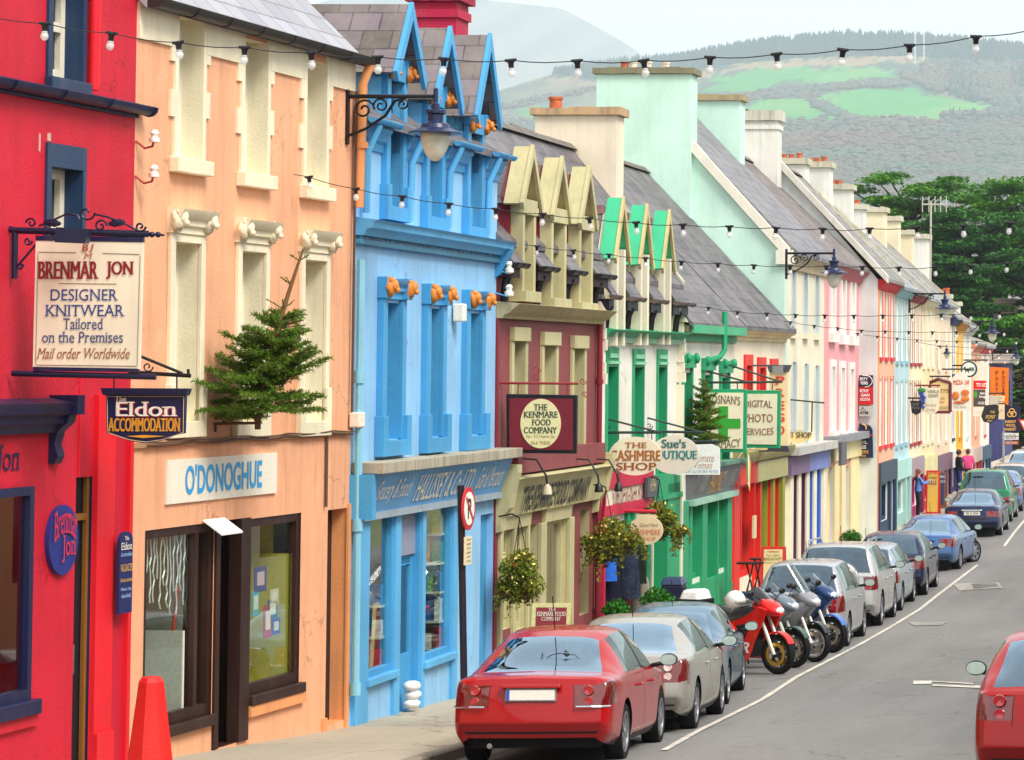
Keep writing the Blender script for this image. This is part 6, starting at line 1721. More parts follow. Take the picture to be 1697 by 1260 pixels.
for k, (y, c, tx) in enumerate(((722, '#e6e8e2', 'LOCAL'), (727, '#dfe4ea', 'BEARA'), (735, '#a05a3a', 'HERITAGE'))):
    panel(t, d, [(1660, y - 2.5), (1664, y - 4), (1688, y - 4), (1688, y + 2), (1664, y + 2)], .04, plain(c, .5), 'finger_board'); lettering(t, d, [(tx, 1676, y - 1, 18, 3, '#5a3a34' if k < 2 else '#f2e8d8', False, 0, 0)], .03)

# ---------------------------------------------------------------- street lamps
LAMPG = plain('#cfd2c2', .12, 0, .5, .2, 0, 6)
def lamp():
    t = thing('street_lamp', 'x', 'street lamp', (0, 0, 0), 'bracket street lamps')
    mb = MB(); mb.box(-.02, .03, -.04, .04, -.62, .1); mb.tube([(0, 0, 0), (1.12, 0, 0)], .028, 8)
    mb.tube([(0, 0, -.52), (.25, 0, -.42), (.5, 0, -.25), (.62, 0, -.06), (.75, 0, -.03)], .02, 6)
    f = lambda a, b: (a, 0, b)
    scroll(mb, (.22, -.17), .14, f, 1.5, 0, 1, .016); scroll(mb, (.44, -.12), .1, f, 1.4, pi, -1, .014); scroll(mb, (.72, -.1), .08, f, 1.4, pi / 2, -1, .014)
    part('bracket', mb, IRON, t, local=True)
    mb = MB(); c = (1.15, 0, 0)
    mb.lathe([(.0, .12), (.03, .1), (.03, -.08), (.05, -.1), (.05, -.16), (.13, -.18), (.13, -.22), (.1, -.24), (.1, -.32), (.17, -.36), (.19, -.41), (.22, -.42), (.34, -.47), (.34, -.485), (.19, -.47)], c, 24); part('hood', mb, plain('#18244a', .35), t, smooth='sharp', local=True)
    mb = MB(); mb.lathe([(.19, -.47), (.185, -.55), (.16, -.66), (.11, -.77), (.05, -.83), (0, -.845)], c, 24); part('globe', mb, LAMPG, t, smooth='all', local=True)
    return t
L0 = lamp()
spots = [(38.9, 575, 160, 'nearest street lamp, dark blue with a glass bowl on the peach and blue joint'), (72.5, 1303, 420, 'street lamp hanging below the mint gable corner'), (97.5, 1507, 487, 'street lamp in front of the cream and buff terrace fronts'), (123, 1598, 533, 'street lamp past the yellow house against green trees'), (148, 1645, 577, 'farthest street lamp, tiny above the orange banner'), (109, 1540, 574, 'small low street lamp above the grape sign')]
for i, (d, px, py, lb) in enumerate(spots):
    o = L0 if i == 0 else copytree(L0)
    x, z = px2(d, px, py); o.location = (x, d, z); o['label'] = lb
    if i == 5: o.scale = (.55, .55, .55)

# ---------------------------------------------------------------- string lights
BULB = newmat('clear_bulb')
m, n, l, b, o = BULB
b.inputs['Base Color'].default_value = (.95, .95, .93, 1); b.inputs['Roughness'].default_value = .05; b.inputs['Alpha'].default_value = .5; b.inputs['Specular IOR Level'].default_value = 1
BULB = m
SOCK = plain('#14161c', .5)
mb = MB(); mb.lathe([(.012, .0), (.036, -.003), (.034, -.016), (.025, -.028), (.022, -.075), (.0, -.08)], (0, 0, 0), 10); mb.tube([(-.05, 0, .0), (.05, 0, .0)], .014, 6)
SOCKME = part('socket', mb, SOCK, None, smooth='sharp', local=True)
mb = MB(); mb.ball((0, 0, -.114), .034, 1, 1, 1.12, 12, 8); mb.lathe([(.022, -.07), (.03, -.085)], (0, 0, 0), 10)
BULBME = part('light_bulb', mb, BULB, None, smooth='all', local=True)
sockd, bulbd = SOCKME.data, BULBME.data
bpy.data.objects.remove(SOCKME); bpy.data.objects.remove(BULBME)
lines = [(26, [(-225, 0), (0, 28), (290, 70), (613, 94), (833, 100), (1053, 101), (1279, 90), (1507, 75), (1697, 50), (2340, -60)], 75, 'nearest string of clear bulbs, crossing the roofs and hills'),
 (37, [(487, 287), (590, 313), (747, 338), (905, 355), (1070, 370), (1232, 376), (1398, 380), (1565, 375), (1647, 371), (1900, 350), (2280, 290)], 512, 'string of bulbs leaving the peach house upper wall'),
 (47.8, [(838, 398), (890, 408), (1012, 422), (1137, 434), (1262, 440), (1395, 441), (1517, 444), (1645, 438), (1900, 420), (2240, 370)], 890, 'string of bulbs leaving the burgundy house gablets'),
 (59.5, [(1063, 490), (1127, 503), (1226, 517), (1327, 522), (1430, 523), (1530, 522), (1632, 518), (1800, 505), (2220, 440)], 1078, 'string of bulbs leaving the green gablet house'),
 (73, [(1268, 527), (1352, 540), (1434, 548), (1518, 550), (1600, 550), (1697, 546), (2190, 480)], 1310, 'string of bulbs starting by the mint gable foot'),
 (87, [(1388, 548), (1457, 558), (1527, 564), (1610, 566), (1697, 562), (2170, 510)], 1421, 'string of bulbs starting on the pink house'),
 (100, [(1512, 566), (1560, 573), (1640, 578), (1700, 577), (2150, 530)], 1526, 'string of bulbs starting at the cream terrace house'),
 (114, [(1570, 583), (1620, 589), (1697, 589), (2130, 540)], 1580, 'string of bulbs starting near the yellow house'),
 (128, [(1610, 592), (1645, 597), (1697, 597), (2120, 560)], 1620, 'farthest string of bulbs over the street end')]
for d, pts, first, lb in lines:
    x0, z0 = px2(d, *pts[0])
    t = thing('string_light', lb, 'string lights', (x0, d, z0), 'strings of bulbs across the street')
    pxs = [p[0] for p in pts]; pys = [p[1] for p in pts]
    def yy(px): return float(np.interp(px, pxs, pys))
    step = 110 / 192 * 1.0
    stp = step * F / d
    cab = MB(); P = []
    for px in np.arange(pts[0][0], pts[-1][0], stp / 4):
        k = (px - first) / stp; fq = k - math.floor(k)
        x, z = px2(d, px, yy(px)); P.append((x, d, z - .02 * sin(pi * fq) * 1.0))
    cab.tube(P, .004 + d * .00003, 5); part('cable', cab, SOCK, t)
    px = first
    while px < min(pts[-1][0], 1790):
        if px > -60:
            x, z = px2(d, px, yy(px))
            bb = bpy.data.objects.new('light_bulb', bulbd); link(bb, t); bb.location = (x - x0, 0, z - z0); bb.rotation_euler = (random.uniform(-.12, .12), random.uniform(-.15, .15), 0)
            if d < 100:
                so = bpy.data.objects.new('socket', sockd); link(so, bb)
        px += stp

# ---------------------------------------------------------------- Christmas trees on brackets
NEED = leafmat('spruce', '#7aa02c', '#436e22', 5, .25)
def spruce(name, label, base, h, lean, spread, seed, bare=.32):
    rr = np.random.default_rng(seed)
    t = thing(name, label, 'christmas tree', base, 'small spruces fixed to the house fronts')
    trunk = MB(); top = np.array([lean, 0, h])
    tp = lambda q: np.array([lean * q ** 1.3, 0, h * q])
    trunk.tube([tuple(tp(q)) for q in np.linspace(-.06, 1, 9)], [.05 * (1 - .85 * q) + .006 for q in np.linspace(0, 1, 9)], 6); part('trunk', trunk, plain('#7a5a34', .8), t, local=True)
    V, Fc = [], []
    tw = MB()
    def bristle(a, b, dens=1.0, ln=.035):
        v = b - a; L_ = np.linalg.norm(v); v = v / L_
        n = max(8, int(L_ / .0055 * dens))
        for _ in range(n):
            q = rr.random(); p = a + v * L_ * q
            r_ = rr.normal(size=3); r_ -= v * r_.dot(v) * .9; r_ /= np.linalg.norm(r_) + 1e-9
            dr = r_ + v * .55; dr /= np.linalg.norm(dr)
            s = np.cross(dr, rr.normal(size=3)); s /= np.linalg.norm(s) + 1e-9
            e = p + dr * ln * rr.uniform(.8, 1.35); k = len(V)
            V.extend([p - s * .005, p + s * .005, e + s * .0035, e - s * .0035]); Fc.append((k, k + 1, k + 2, k + 3))
    def twig(a, b, lvl):
        tw.tube([tuple(a), tuple(b)], .006 if lvl else .011, 4, False); bristle(a, b)
    nw = 9
    for w in range(nw):
        q = .03 + (1 - bare - .03) * w / (nw - 1)
        rad = spread * (1 - q * .98 / (1 - bare * .55)) ** .6 if q * .98 < (1 - bare * .55) else .1
        nb = 7 if q < .5 else 5
        for k in range(nb):
            az = 2 * pi * (k + rr.random() * .8) / nb + w
            o = tp(q + rr.uniform(-.03, .03)); L_ = rad * rr.uniform(.6, 1.15)
            if q > 1 - bare - .02: L_ *= .55
            d0 = np.array([cos(az), sin(az), 0.05 + .6 * q + rr.uniform(-.2, .38)]); d0 /= np.linalg.norm(d0)
            e = o + d0 * L_ + np.array([0, 0, -.05 * L_ + .1 * L_ * rr.random()])
            twig(o + d0 * .03, e, 0)
            ns = int(L_ / .055)
            for j in range(1, ns + 1):
                f_ = j / (ns + .4)
                for sgn in (-1, 1):
                    side = np.array([-sin(az), cos(az), 0]) * sgn
                    dd = d0 * .75 + side * .75 + np.array([0, 0, rr.uniform(-.25, .25)]); dd /= np.linalg.norm(dd)
                    l2 = L_ * .42 * (1.05 - f_) + .07
                    a = o + (e - o) * f_; twig(a, a + dd * l2 * rr.uniform(.7, 1.1), 1)
    for q in np.linspace(1 - bare + .06, .93, 3):          # bare leader with a few short whorls
        for k in range(3):
            az = rr.random() * 6.3; a = tp(q); b2 = a + np.array([cos(az) * .13, sin(az) * .13, .08]) * (1.35 - q) * 2; tw.tube([tuple(a), tuple(b2)], .006, 4); bristle(a, b2, .5, .02)
    bristle(tp(1 - bare), tp(1), .35, .02)
    part('branches', tw, plain('#5a4a28', .8), t, local=True)
    fo = MB(); fo.v = [tuple(v) for v in V]; fo.f = Fc; fo.mi = [0] * len(Fc); part('needles', fo, NEED, t, local=True, fix=False)
    return t
d = 34.9
x, z = px2(d, 427, 692)
t = spruce('christmas_tree', 'bushy spruce with bare leaning tip fixed over the peach shop', (x, d, z), 1.95, .5, .84, 5, .42)
mb = MB(); rod(mb, d, [(340, 703), (427, 701)], .018); rod(mb, d, [(427, 690), (427, 712)], .035); rod(mb, d, [(357, 703), (357, 716)], .014); part('bracket', mb, plain('#5a3a24', .7), t)
d = 61.4
x, z = px2(d, 1168, 742)
t = spruce('christmas_tree', 'smaller thin spruce in front of the pharmacy sign', (x, d, z), 1.42, -.03, .58, 9, .12)
mb = MB(); rod(mb, d, [(1142, 741), (1168, 741)], .02); rod(mb, d, [(1168, 735), (1168, 748)], .04); part('bracket', mb, plain('#20303a', .7), t)

# ---------------------------------------------------------------- leaf clumps
def clump(pts, r0, n, size, rr, squash=.8):
    """many leaf-sized faces spread through a few balls (x,y,z,r)"""
    V, Fc = [], []
    for (cx, cy, cz, r) in pts:
        for _ in range(int(n * (r / r0) ** 2)):
            v = rr.normal(size=3); v /= np.linalg.norm(v) + 1e-9
            p = np.array([cx, cy, cz]) + v * r * rr.random() ** .4 * np.array([1, 1, squash])
            a = rr.normal(size=3); a /= np.linalg.norm(a) + 1e-9
            b = np.cross(a, rr.normal(size=3)); b /= np.linalg.norm(b) + 1e-9
            s = size * rr.uniform(.6, 1.3); k = len(V)
            V.extend([p - a * s * .5, p + b * s * .28, p + a * s * .5, p - b * s * .28]); Fc.append((k, k + 1, k + 2, k + 3))
    mb = MB(); mb.v = [tuple(v) for v in V]; mb.f = Fc; mb.mi = [0] * len(Fc)
    return mb
BASK = leafmat('basket_green', '#6f8a24', '#8a7a2a', 3, .2)
BROWNL = leafmat('basket_brown', '#6a4a1e', '#4a3216', 3, .1)
def basket(label, d, px, py, r, lumps, seed, flowers=True, top=None):
    x, z = px2(d, px, py); rr = np.random.default_rng(seed)
    t = thing('hanging_basket', label, 'hanging basket', (x, d, z), 'hanging flower baskets')
    mb = MB(); mb.lathe([(r * .15, -r * .62), (r * .4, -r * .5), (r * .55, -r * .2), (r * .55, -r * .1), (.0, -r * .1)], (0, 0, 0), 14); part('basket', mb, plain('#3a2a1a', .9), t, local=True)
    part('foliage', clump([(a * r, b * r, c * r, q * r) for a, b, c, q in lumps], r, 900, .075, rr), BASK, t, local=True, fix=False)
    part('dry_stems', clump([(a * r * .9, b * r, c * r - .35 * r, q * r * .75) for a, b, c, q in lumps], r, 700, .06, rr), BROWNL, t, local=True, fix=False)
    tv, tl = MB(), []
    for k in range(16):
        az = rr.random() * 6.3; q0 = lumps[int(rr.integers(len(lumps)))]; p = np.array(q0[:3]) * r + np.array([cos(az), sin(az), -.1]) * q0[3] * r * .8
        L_ = r * rr.uniform(.5, 1.3); P = [p + np.array([cos(az) * .25 * u, sin(az) * .25 * u, .12 * sin(u * 3) - u]) * L_ for u in np.linspace(0, 1, 6)]
        tv.tube([tuple(x_) for x_ in P], .005, 3, False); tl += [(*x_, .06) for x_ in P]
    part('trailing_stems', tv, BROWNL, t, local=True, fix=False); part('trailing_leaves', clump(tl, .06, 9, .06, rr), BASK, t, local=True, fix=False)
    if flowers:
        part('flowers', clump([(a * r, b * r - .1, c * r + .2 * r, q * r * 1.02) for a, b, c, q in lumps], r, 45, .06, rr), plain('#e8d468', .6), t, local=True, fix=False)
        part('red_flowers', clump([(lumps[0][0] * r, -.1, r * .5, r * .5)], r, 45, .06, rr), plain('#d8482a', .6), t, local=True, fix=False)
    mb = MB(); hz = top or r * 2.4
    for k in range(3):
        a = 2 * pi * k / 3; mb.tube([(r * .5 * cos(a), r * .5 * sin(a), -r * .1), (0, 0, hz)], .006, 4)
    mb.tube([(0, 0, hz), (-.12, 0, hz + .06), (-.32, 0, hz + .02)], .014, 5); part('chain', mb, IRON, t, local=True)
basket('hanging basket with dark foliage by the burgundy shop window', 46.5, 860, 952, .36, [(0, 0, .25, .85), (-.3, 0, -.5, .7), (.4, 0, -.45, .75), (.2, 0, .75, .45)], 1)
basket('wide double hanging basket at the burgundy and green houses joint', 52.4, 1003, 905, .42, [(-.05, 0, -.1, .8), (.65, 0, .45, .75), (.15, .1, .7, .6), (-.55, 0, .2, .5), (1.2, 0, .2, .4)], 2)
basket('pale trailing hanging basket behind the small oval cashmere sign', 57.0, 1092, 872, .36, [(-.1, 0, -.1, .75), (.4, 0, .5, .6), (-.1, 0, .9, .5), (.9, 0, -.25, .45), (1.3, 0, -.2, .3)], 3)
d = 55.2
t = sg('hanging_sign', 'small cream oval sign on a red bar half hidden by the basket', d, 1040, 850)
panel(t, d, ell(1071, 879, 28, 24), .04, paint('#f6e2b8', .5, .06, .05)); panel(t, d, [(1055, 852), (1087, 853), (1087, 864), (1055, 862)], .035, paint('#f6e2b8', .5, .06, .05), 'tab')
lettering(t, d, [('Good Mare', 1076, 870, 30, 6, '#8a6a50', False, -.004, .3), ('CASHMERE', 1072, 882, 46, 9, '#d07038', True, 0, 0), ('SHOP', 1076, 893, 22, 6, '#d07038', True, 0, 0)], .03)
mb = MB(); rod(mb, d, [(1036, 847), (1088, 848)], .035); part('bracket', mb, plain('#c8203a', .5), t)

# ---------------------------------------------------------------- trees at the end of the street
def treetop(name, label, px, base_d, top_y, spread, pads, seed, mat, leaf=.4, trunk_h=.5, group='dark cypresses at the end of the street', n=640, lean=0):
    rr = np.random.default_rng(seed)
    gx, _ = px2(base_d, px, 608); zb = -4.6; zt = px2(base_d, px, top_y)[1]; H = zt - zb
    t = thing(name, label, 'tree', (gx, base_d, zb), group)
    tr = MB(); tr.tube([(0, 0, 0), (.2, 0, H * .3), (.1 + lean * .5, .2, H * .6), (lean, 0, H * .86)], [.75, .6, .42, .15], 9)
    P = []
    for i in range(pads):
        q = .16 + .84 * (i / (pads - 1)) ** .85; az = i * 2.4 + rr.random()
        env = spread * (.55 + .65 * q ** 1.5) if q < .93 else spread * (1.1 - (q - .93) * 7)
        rad = env * rr.uniform(.25, 1.0)
        c = np.array([cos(az) * rad + lean * q, sin(az) * rad * .75, H * q - .05 * rad])
        r = spread * rr.uniform(.24, .42)
        P.append((c, r))
        a0 = np.array([lean * q * .7, 0, H * max(.1, q - .14)])
        tr.tube([tuple(a0), tuple((a0 + c) / 2 + np.array([0, 0, -.4])), tuple(c - np.array([0, 0, .3]))], [.2, .13, .05], 5)
    part('trunk', tr, plain('#2f2620', .9, 0, .2, .3, 0, 2), t, local=True)
    V, Fc = [], []
    for c, r in P:
        m_ = int(n * (r / spread / .33) ** 2)
        u = rr.normal(size=(m_, 3)); u /= np.linalg.norm(u, axis=1)[:, None]
        rad = rr.random(m_) ** .45
        wob = 1 + .25 * np.sin(u[:, 0] * 5 + c[0]) * np.cos(u[:, 1] * 6 + c[1])
        p = c + u * (r * rad * wob)[:, None] * np.array([1, 1, .21])
        a = rr.normal(size=(m_, 3)) * np.array([1, 1, .35]); a /= np.linalg.norm(a, axis=1)[:, None]
        b = np.cross(np.array([0, 0, 1.]) + rr.normal(size=(m_, 3)) * .45, a); b /= np.linalg.norm(b, axis=1)[:, None]
        s = (leaf * rr.uniform(.6, 1.4, m_))[:, None]
        k0 = len(V)
        q4 = np.stack([p - a * s * .5, p + b * s * .3, p + a * s * .5, p - b * s * .3], 1).reshape(-1, 3)
        V.extend(map(tuple, q4)); Fc.extend((k0 + 4 * i, k0 + 4 * i + 1, k0 + 4 * i + 2, k0 + 4 * i + 3) for i in range(m_))
    mb = MB(); mb.v = V; mb.f = Fc; mb.mi = [0] * len(Fc); part('crown', mb, mat, t, local=True, fix=False)
CYP = leafmat('cypress', '#629c1c', '#326a18', .2, .18)
CYP2 = leafmat('cypress_dark', '#3f7a24', '#214c20', .2, .14)
treetop('cypress_tree', 'flat topped cypress rising behind the chimneys with bare grey limbs', 1508, 300, 290, 6.8, 70, 11, CYP)
treetop('cypress_tree', 'broad layered cypress at the right edge', 1688, 292, 304, 7.6, 84, 12, CYP)
treetop('cypress_tree', 'lower dark cypress filling the gap between the two broad ones', 1605, 278, 352, 6.4, 70, 13, CYP2)
treetop('cypress_tree', 'dark cypress low beside the white house', 1570, 262, 425, 5.2, 44, 14, CYP2)
treetop('cypress_tree', 'low spreading cypress hanging over the street end', 1655, 236, 528, 4.6, 40, 15, CYP)
treetop('cypress_tree', 'dense cypress outside the bend at the far right', 1745, 255, 420, 6, 44, 16, CYP2)
treetop('hedge_tree', 'brown green scrubby tree behind the orange banner', 1705, 178, 612, 2.6, 30, 17, leafmat('scrub', '#5f5a34', '#3f4a2a', .5, .1), .25, group='scrub at the street end')
treetop('hedge_tree', 'green hedge tree below the scrub at the street end', 1672, 172, 650, 2.0, 24, 18, leafmat('hedge', '#35602a', '#274a26', .5, .1), .22, group='scrub at the street end')
def bare(name, label, px, d, top_y, spread, seed):
    rr = np.random.default_rng(seed)
    gx, _ = px2(d, px, 608); zt = px2(d, px, top_y)[1]; H = zt + 4.5
    t = thing(name, label, 'tree', (gx, d, -4.5), 'bare winter trees behind the cypresses')
    tk, br = MB(), MB()
    tk.tube([(0, 0, 0), (0, 0, H * .45)], [.5, .35], 7)
    def grow(p, v, L_, r, lv):
        e = p + v * L_
        (tk if lv < 2 else br).tube([tuple(p), tuple(e)], [r, r * .6], 4 if lv > 1 else 6, False)
        if lv >= 5: return
        for _ in range(3 if lv else 7):
            w = v + rr.normal(size=3) * np.array([.75, .75, .35]) + np.array([0, 0, .18]); w /= np.linalg.norm(w)
            grow(e if rr.random() < .6 else p + v * L_ * rr.uniform(.5, 1), w, L_ * rr.uniform(.58, .8), r * .55, lv + 1)
    grow(np.array([0, 0, H * .4]), np.array([0, 0, 1.]), H * .17, .32, 0)
    part('trunk', tk, plain('#6a5a4c', .9), t, local=True, fix=False); part('twigs', br, plain('#7c6454', .9), t, local=True, fix=False)
bare('bare_tree', 'leafless rounded tree above the flat topped cypress', 1500, 370, 266, 6, 1)
bare('bare_tree', 'leafless rounded tree above the dip between the cypresses', 1590, 380, 264, 6, 2)
bare('bare_tree', 'leafless tree to the right above the broad cypress', 1690, 390, 285, 6, 3)
# buildings among the trees
def cottage(label, d, x0, x1, yt, yb, wc, rc, rise, chim=False):
    a = atY(x0, yt, d); b_ = atY(x1, yt, d)
    t = thing('distant_house', label, 'building', (a.x, d, -5), 'houses among the trees')
    mb = MB(); mb.box(a.x, b_.x, d, d + 6, -5, a.z); part('wall', mb, paint(wc, .7, .3), t)
    mb = MB(); mb.prism([(d - .3, a.z), (d + 3, a.z + rise), (d + 6.3, a.z)], a.x - .3, b_.x + .3, lambda p, q, c: (c, p, q)); part('roof', mb, plain(rc, .8, 0, .3, .3, 0, 1), t)
    for k in range(3):
        q = a.x + (b_.x - a.x) * (k + .5) / 3; mb = MB(); mb.box(q - .5, q + .5, d - .04, d + .05, a.z - 2.4, a.z - .9); part('window', mb, PANE, t)
cottage('white house half hidden among the cypresses', 262, 1676, 1740, 496, 520, '#f2efe6', '#8a8a8c', 1.2)
cottage('low rubble stone building left of the white house', 256, 1652, 1676, 503, 520, '#a8907c', '#9a8272', .5)
cottage('low house with purple slate roof at the street end', 158, 1639, 1662, 602, 640, '#3f3f78', '#8a7a70', .5)
cottage('dark stone house front closing the street end', 190, 1655, 1760, 640, 700, '#5a5048', '#4a4440', 1.0)

# ---------------------------------------------------------------- street furniture
t = thing('red_pillar', 'tapered bright red stone pillar in front of the peach shop window', 'bollard', (-11.1, 30.0, pave_z(-11.1, 30)))
x = lambda px: px2(30.0, px, 1122)[0]; zt = px2(30.0, 250, 1122)[1]; zb = pave_z(-11.1, 30) - .1
cx = x(251); mb = MB(); w0, w1 = .27, .125
mb.lathe([(w0, zb), (w1, zt - .05), (w1 * .75, zt), (0, zt + .01)], (cx, 30.0, 0), 8); part('shaft', mb, paint('#e8201e', .45, .12), t)
d = 39.0
x, z = px2(d, 767, 843); zp = pave_z(x, d)
t = thing('parking_sign', 'leaning black pole with a round no parking sign before the blue shop', 'road sign', (x, d, zp))
mb = MB(); mb.tube([(x + .06, d, zp - .1), (x - .03, d, z + .3)], .045, 10); part('pole', mb, plain('#1c1a2a', .4), t)
fx = lambda a, b, c: (x + .06 + c + a * .03, d + a, z + b)
mb = MB(); mb.prism([(.28 * cos(q), .28 * sin(q)) for q in np.linspace(0, 2 * pi, 32, False)], 0, .02, fx); part('red_disc', mb, plain('#c8262e', .4), t)
mb = MB(); mb.prism([(.215 * cos(q), .215 * sin(q)) for q in np.linspace(0, 2 * pi, 32, False)], .021, .026, fx); part('white_disc', mb, WHITE, t)
mb = MB(); text(mb, 'P', 0, 0, .14, .26, fx, .03, False, .02); part('lettering', mb, BLACK, t)
mb = MB(); mb.add([fx(-.17, .14, .034), fx(-.14, .17, .034), fx(.17, -.14, .034), fx(.14, -.17, .034)], [(0, 1, 2, 3)]); part('red_bar', mb, plain('#c8262e', .4), t)
mb = MB(); mb.prism([(-.14, -.36), (.14, -.36), (.14, -.72), (-.14, -.72)], 0, .02, fx); part('plate', mb, plain('#e9dcb4', .5), t)
mb = MB()
for k, s_ in enumerate(('MON', '0830', 'TO', '1830', 'EXCEPT', '30 MIN')): text(mb, s_, 0, -.4 - .055 * k, .17, .03, fx, .024)
part('lettering', mb, plain('#6a5a40', .5), t)

def aboard(label, d, p0, p1, y0, bot, fc, bc, rows, cat='pavement sign', pole=False):
    a, zt = px2(d, p0, y0); b_ = px2(d, p1, y0)[0]; zb = pave_z((a + b_) / 2, d) if bot is None else px2(d, p0, bot)[1]
    t = thing('pavement_sign', label, cat, ((a + b_) / 2, d, zb), 'A boards on the pavement')
    mb = MB(); h = zt - zb; k = .22
    for s_, nm in ((-1, 0), (1, 1)):
        mb.hexa([(a, d + s_ * k, zb), (b_, d + s_ * k, zb), (b_, d + s_ * k + .03, zb), (a, d + s_ * k + .03, zb), (a, d + s_ * .02, zt), (b_, d + s_ * .02, zt), (b_, d + s_ * .02 + .03, zt), (a, d + s_ * .02 + .03, zt)])
    part('frame', mb, plain(fc, .5), t)
    f = lambda p, q, c: (p, d - .02 - (zt - q) / h * (k - .02) - c, q)
    mb = MB(); e = .06; mb.quad(f(a + e, zb + .12, .006), f(b_ - e, zb + .12, .006), f(b_ - e, zt - e, .006), f(a + e, zt - e, .006)); part('panel', mb, plain(bc, .5), t, fix=False)
    for col in {q[5] for q in rows}:
        mb = MB()
        for q in rows:
            if q[5] == col: x_, z_ = px2(d, q[1], q[2]); text(mb, q[0], x_, z_, q[3] * d / F, q[4] * d / F, f, .014, q[6], .01)
        part('lettering', mb, plain(col, .5), t)
aboard('olive framed pavement sign reading THE KENMARE FOOD COMPANY behind the red saloon', 45.6, 883, 947, 1000, None, '#d6cc8c', '#8a2a30', [('THE', 916, 1010, 12, 5, '#f2e8d0', True), ('KENMARE FOOD', 915, 1017, 48, 7, '#f2e8d0', True), ('COMPANY', 915, 1025, 32, 6, '#f2e8d0', True)])
aboard('cream pavement sign with red frame reading BREAKFAST', 65.5, 1262, 1302, 906, None, '#d8321e', '#f9d9a4', [('HOMEMADE', 1282, 914, 20, 3, '#c8705a', False), ('FULL IRISH', 1282, 920, 22, 4, '#a89a6a', False), ('BREAKFAST', 1282, 926, 30, 5, '#8a8a4a', False), ('SERVED ALL DAY', 1282, 932, 28, 3, '#b89a6a', False)])
aboard('red framed pavement sign with yellow poster beside the woman', 102, 1535, 1558, 780, None, '#c8281e', '#d8b04a', [('HOTTER', 1546, 785, 18, 4, '#c8281e', False), ('SHOES', 1546, 792, 14, 4, '#4a5a2a', False), ('SALE', 1546, 800, 14, 7, '#5a3a6a', False)])
aboard('narrow dark framed pavement sign behind the red one', 106, 1556, 1568, 782, None, '#7a4a3a', '#2a3a5a', [('MENU', 1562, 790, 9, 4, '#c0d0e0', False), ('LUNCH', 1562, 798, 9, 4, '#c0d0e0', False)])
d = 55.6
x, z = px2(d, 1117, 960); zb = pave_z(x, d)
t = thing('litter_bin', 'dark blue black litter bin against the green shopfront', 'litter bin', (x, d, zb))
mb = MB(); mb.hexa([(x - .2, d - .2, zb), (x + .2, d - .2, zb), (x + .2, d + .2, zb), (x - .2, d + .2, zb), (x - .2, d - .2, z - .1), (x + .2, d - .2, z - .1), (x + .2, d + .2, z - .1), (x - .2, d + .2, z - .1)]); part('body', mb, plain('#14183a', .45), t, bevel=.03)
mb = MB(); mb.hexa([(x - .22, d - .22, z - .1), (x + .22, d - .22, z - .1), (x + .22, d + .22, z - .1), (x - .22, d + .22, z - .1), (x - .17, d - .12, z + .04), (x + .17, d - .12, z + .04), (x + .17, d + .15, z + .04), (x - .17, d + .15, z + .04)]); part('hood', mb, plain('#2a3a5a', .4), t, bevel=.03)
for lb, d, px, py, r, sd in (('low leafy shrub tub under the clothes rail', 53.6, 1090, 992, .26, 21), ('round potted shrub against the white gable', 84.5, 1411, 888, .24, 22), ('small red tipped plant tub by the crimson shop', 52.6, 1022, 1008, .2, 23)):
    x, z = px2(d, px, py); zb = pave_z(x, d)
    t = thing('potted_shrub', lb, 'potted plant', (x, d, zb), 'potted shrubs')
    mb = MB(); mb.lathe([(.14, 0), (.19, max(.15, z - zb - r * .6)), (.17, max(.15, z - zb - r * .6))], (0, 0, 0), 12); part('pot', mb, plain('#5a3a2a', .8), t, local=True)
    part('foliage', clump([(0, 0, z - zb, r), (r * .6, 0, z - zb - .05, r * .7), (-r * .6, 0, z - zb - .05, r * .7)], r, 500, .07, np.random.default_rng(sd)), leafmat('shrub', '#3f8a24', '#2f6a20', 4, .15), t, local=True, fix=False)
# clothes hung out by the crimson shop
cl = [(1007, 905, .62, .26, '#2a6ad0', 'bright blue top'), (1012, 936, .75, .3, '#16162e', 'black skirt'), (1040, 900, 1.0, .34, '#2c3448', 'dark blue patterned coat'), (1030, 930, .8, .26, '#5a1428', 'maroon dress'), (1055, 903, .7, .3, '#15201c', 'black jacket'), (1063, 948, .78, .28, '#8a8478', 'long grey cardigan')]
for i, (px, py, h, w, col, nm) in enumerate(cl):
    d = 53.9 + i * .22; x, z = px2(d, px, py)
    t = thing('hung_garment', nm + ' hanging outside the crimson clothes shop', 'garment', (x, d, z), 'clothes hung outside the shop')
    mb = MB(); P = []
    for k in range(9):
        q = k / 8; ww = w * (.28 + .72 * min(1, q * 5)) * (.5 + .18 * q)
        for j in range(12):
            a = 2 * pi * j / 12; P.append((x + ww * cos(a) * (1 + .12 * sin(5 * a + i) * q), d + .09 * sin(a) * (1 + .3 * cos(4 * a) * q), z - h * q))
    mb.add(P, [(k * 12 + j, k * 12 + (j + 1) % 12, k * 12 + 12 + (j + 1) % 12, k * 12 + 12 + j) for k in range(8) for j in range(12)])
    part('cloth', mb, plain(col, .8, 0, .2, .6 if 'pattern' in nm else .2, 0, 14), t, smooth='all')
    mb = MB(); mb.tube([(x - w * .3, d, z - .03), (x, d, z + .03), (x + w * .3, d, z - .03)], .008, 4); mb.tube([(x, d, z + .03), (x, d, z + .12)], .005, 4); part('hanger', mb, IRON, t)
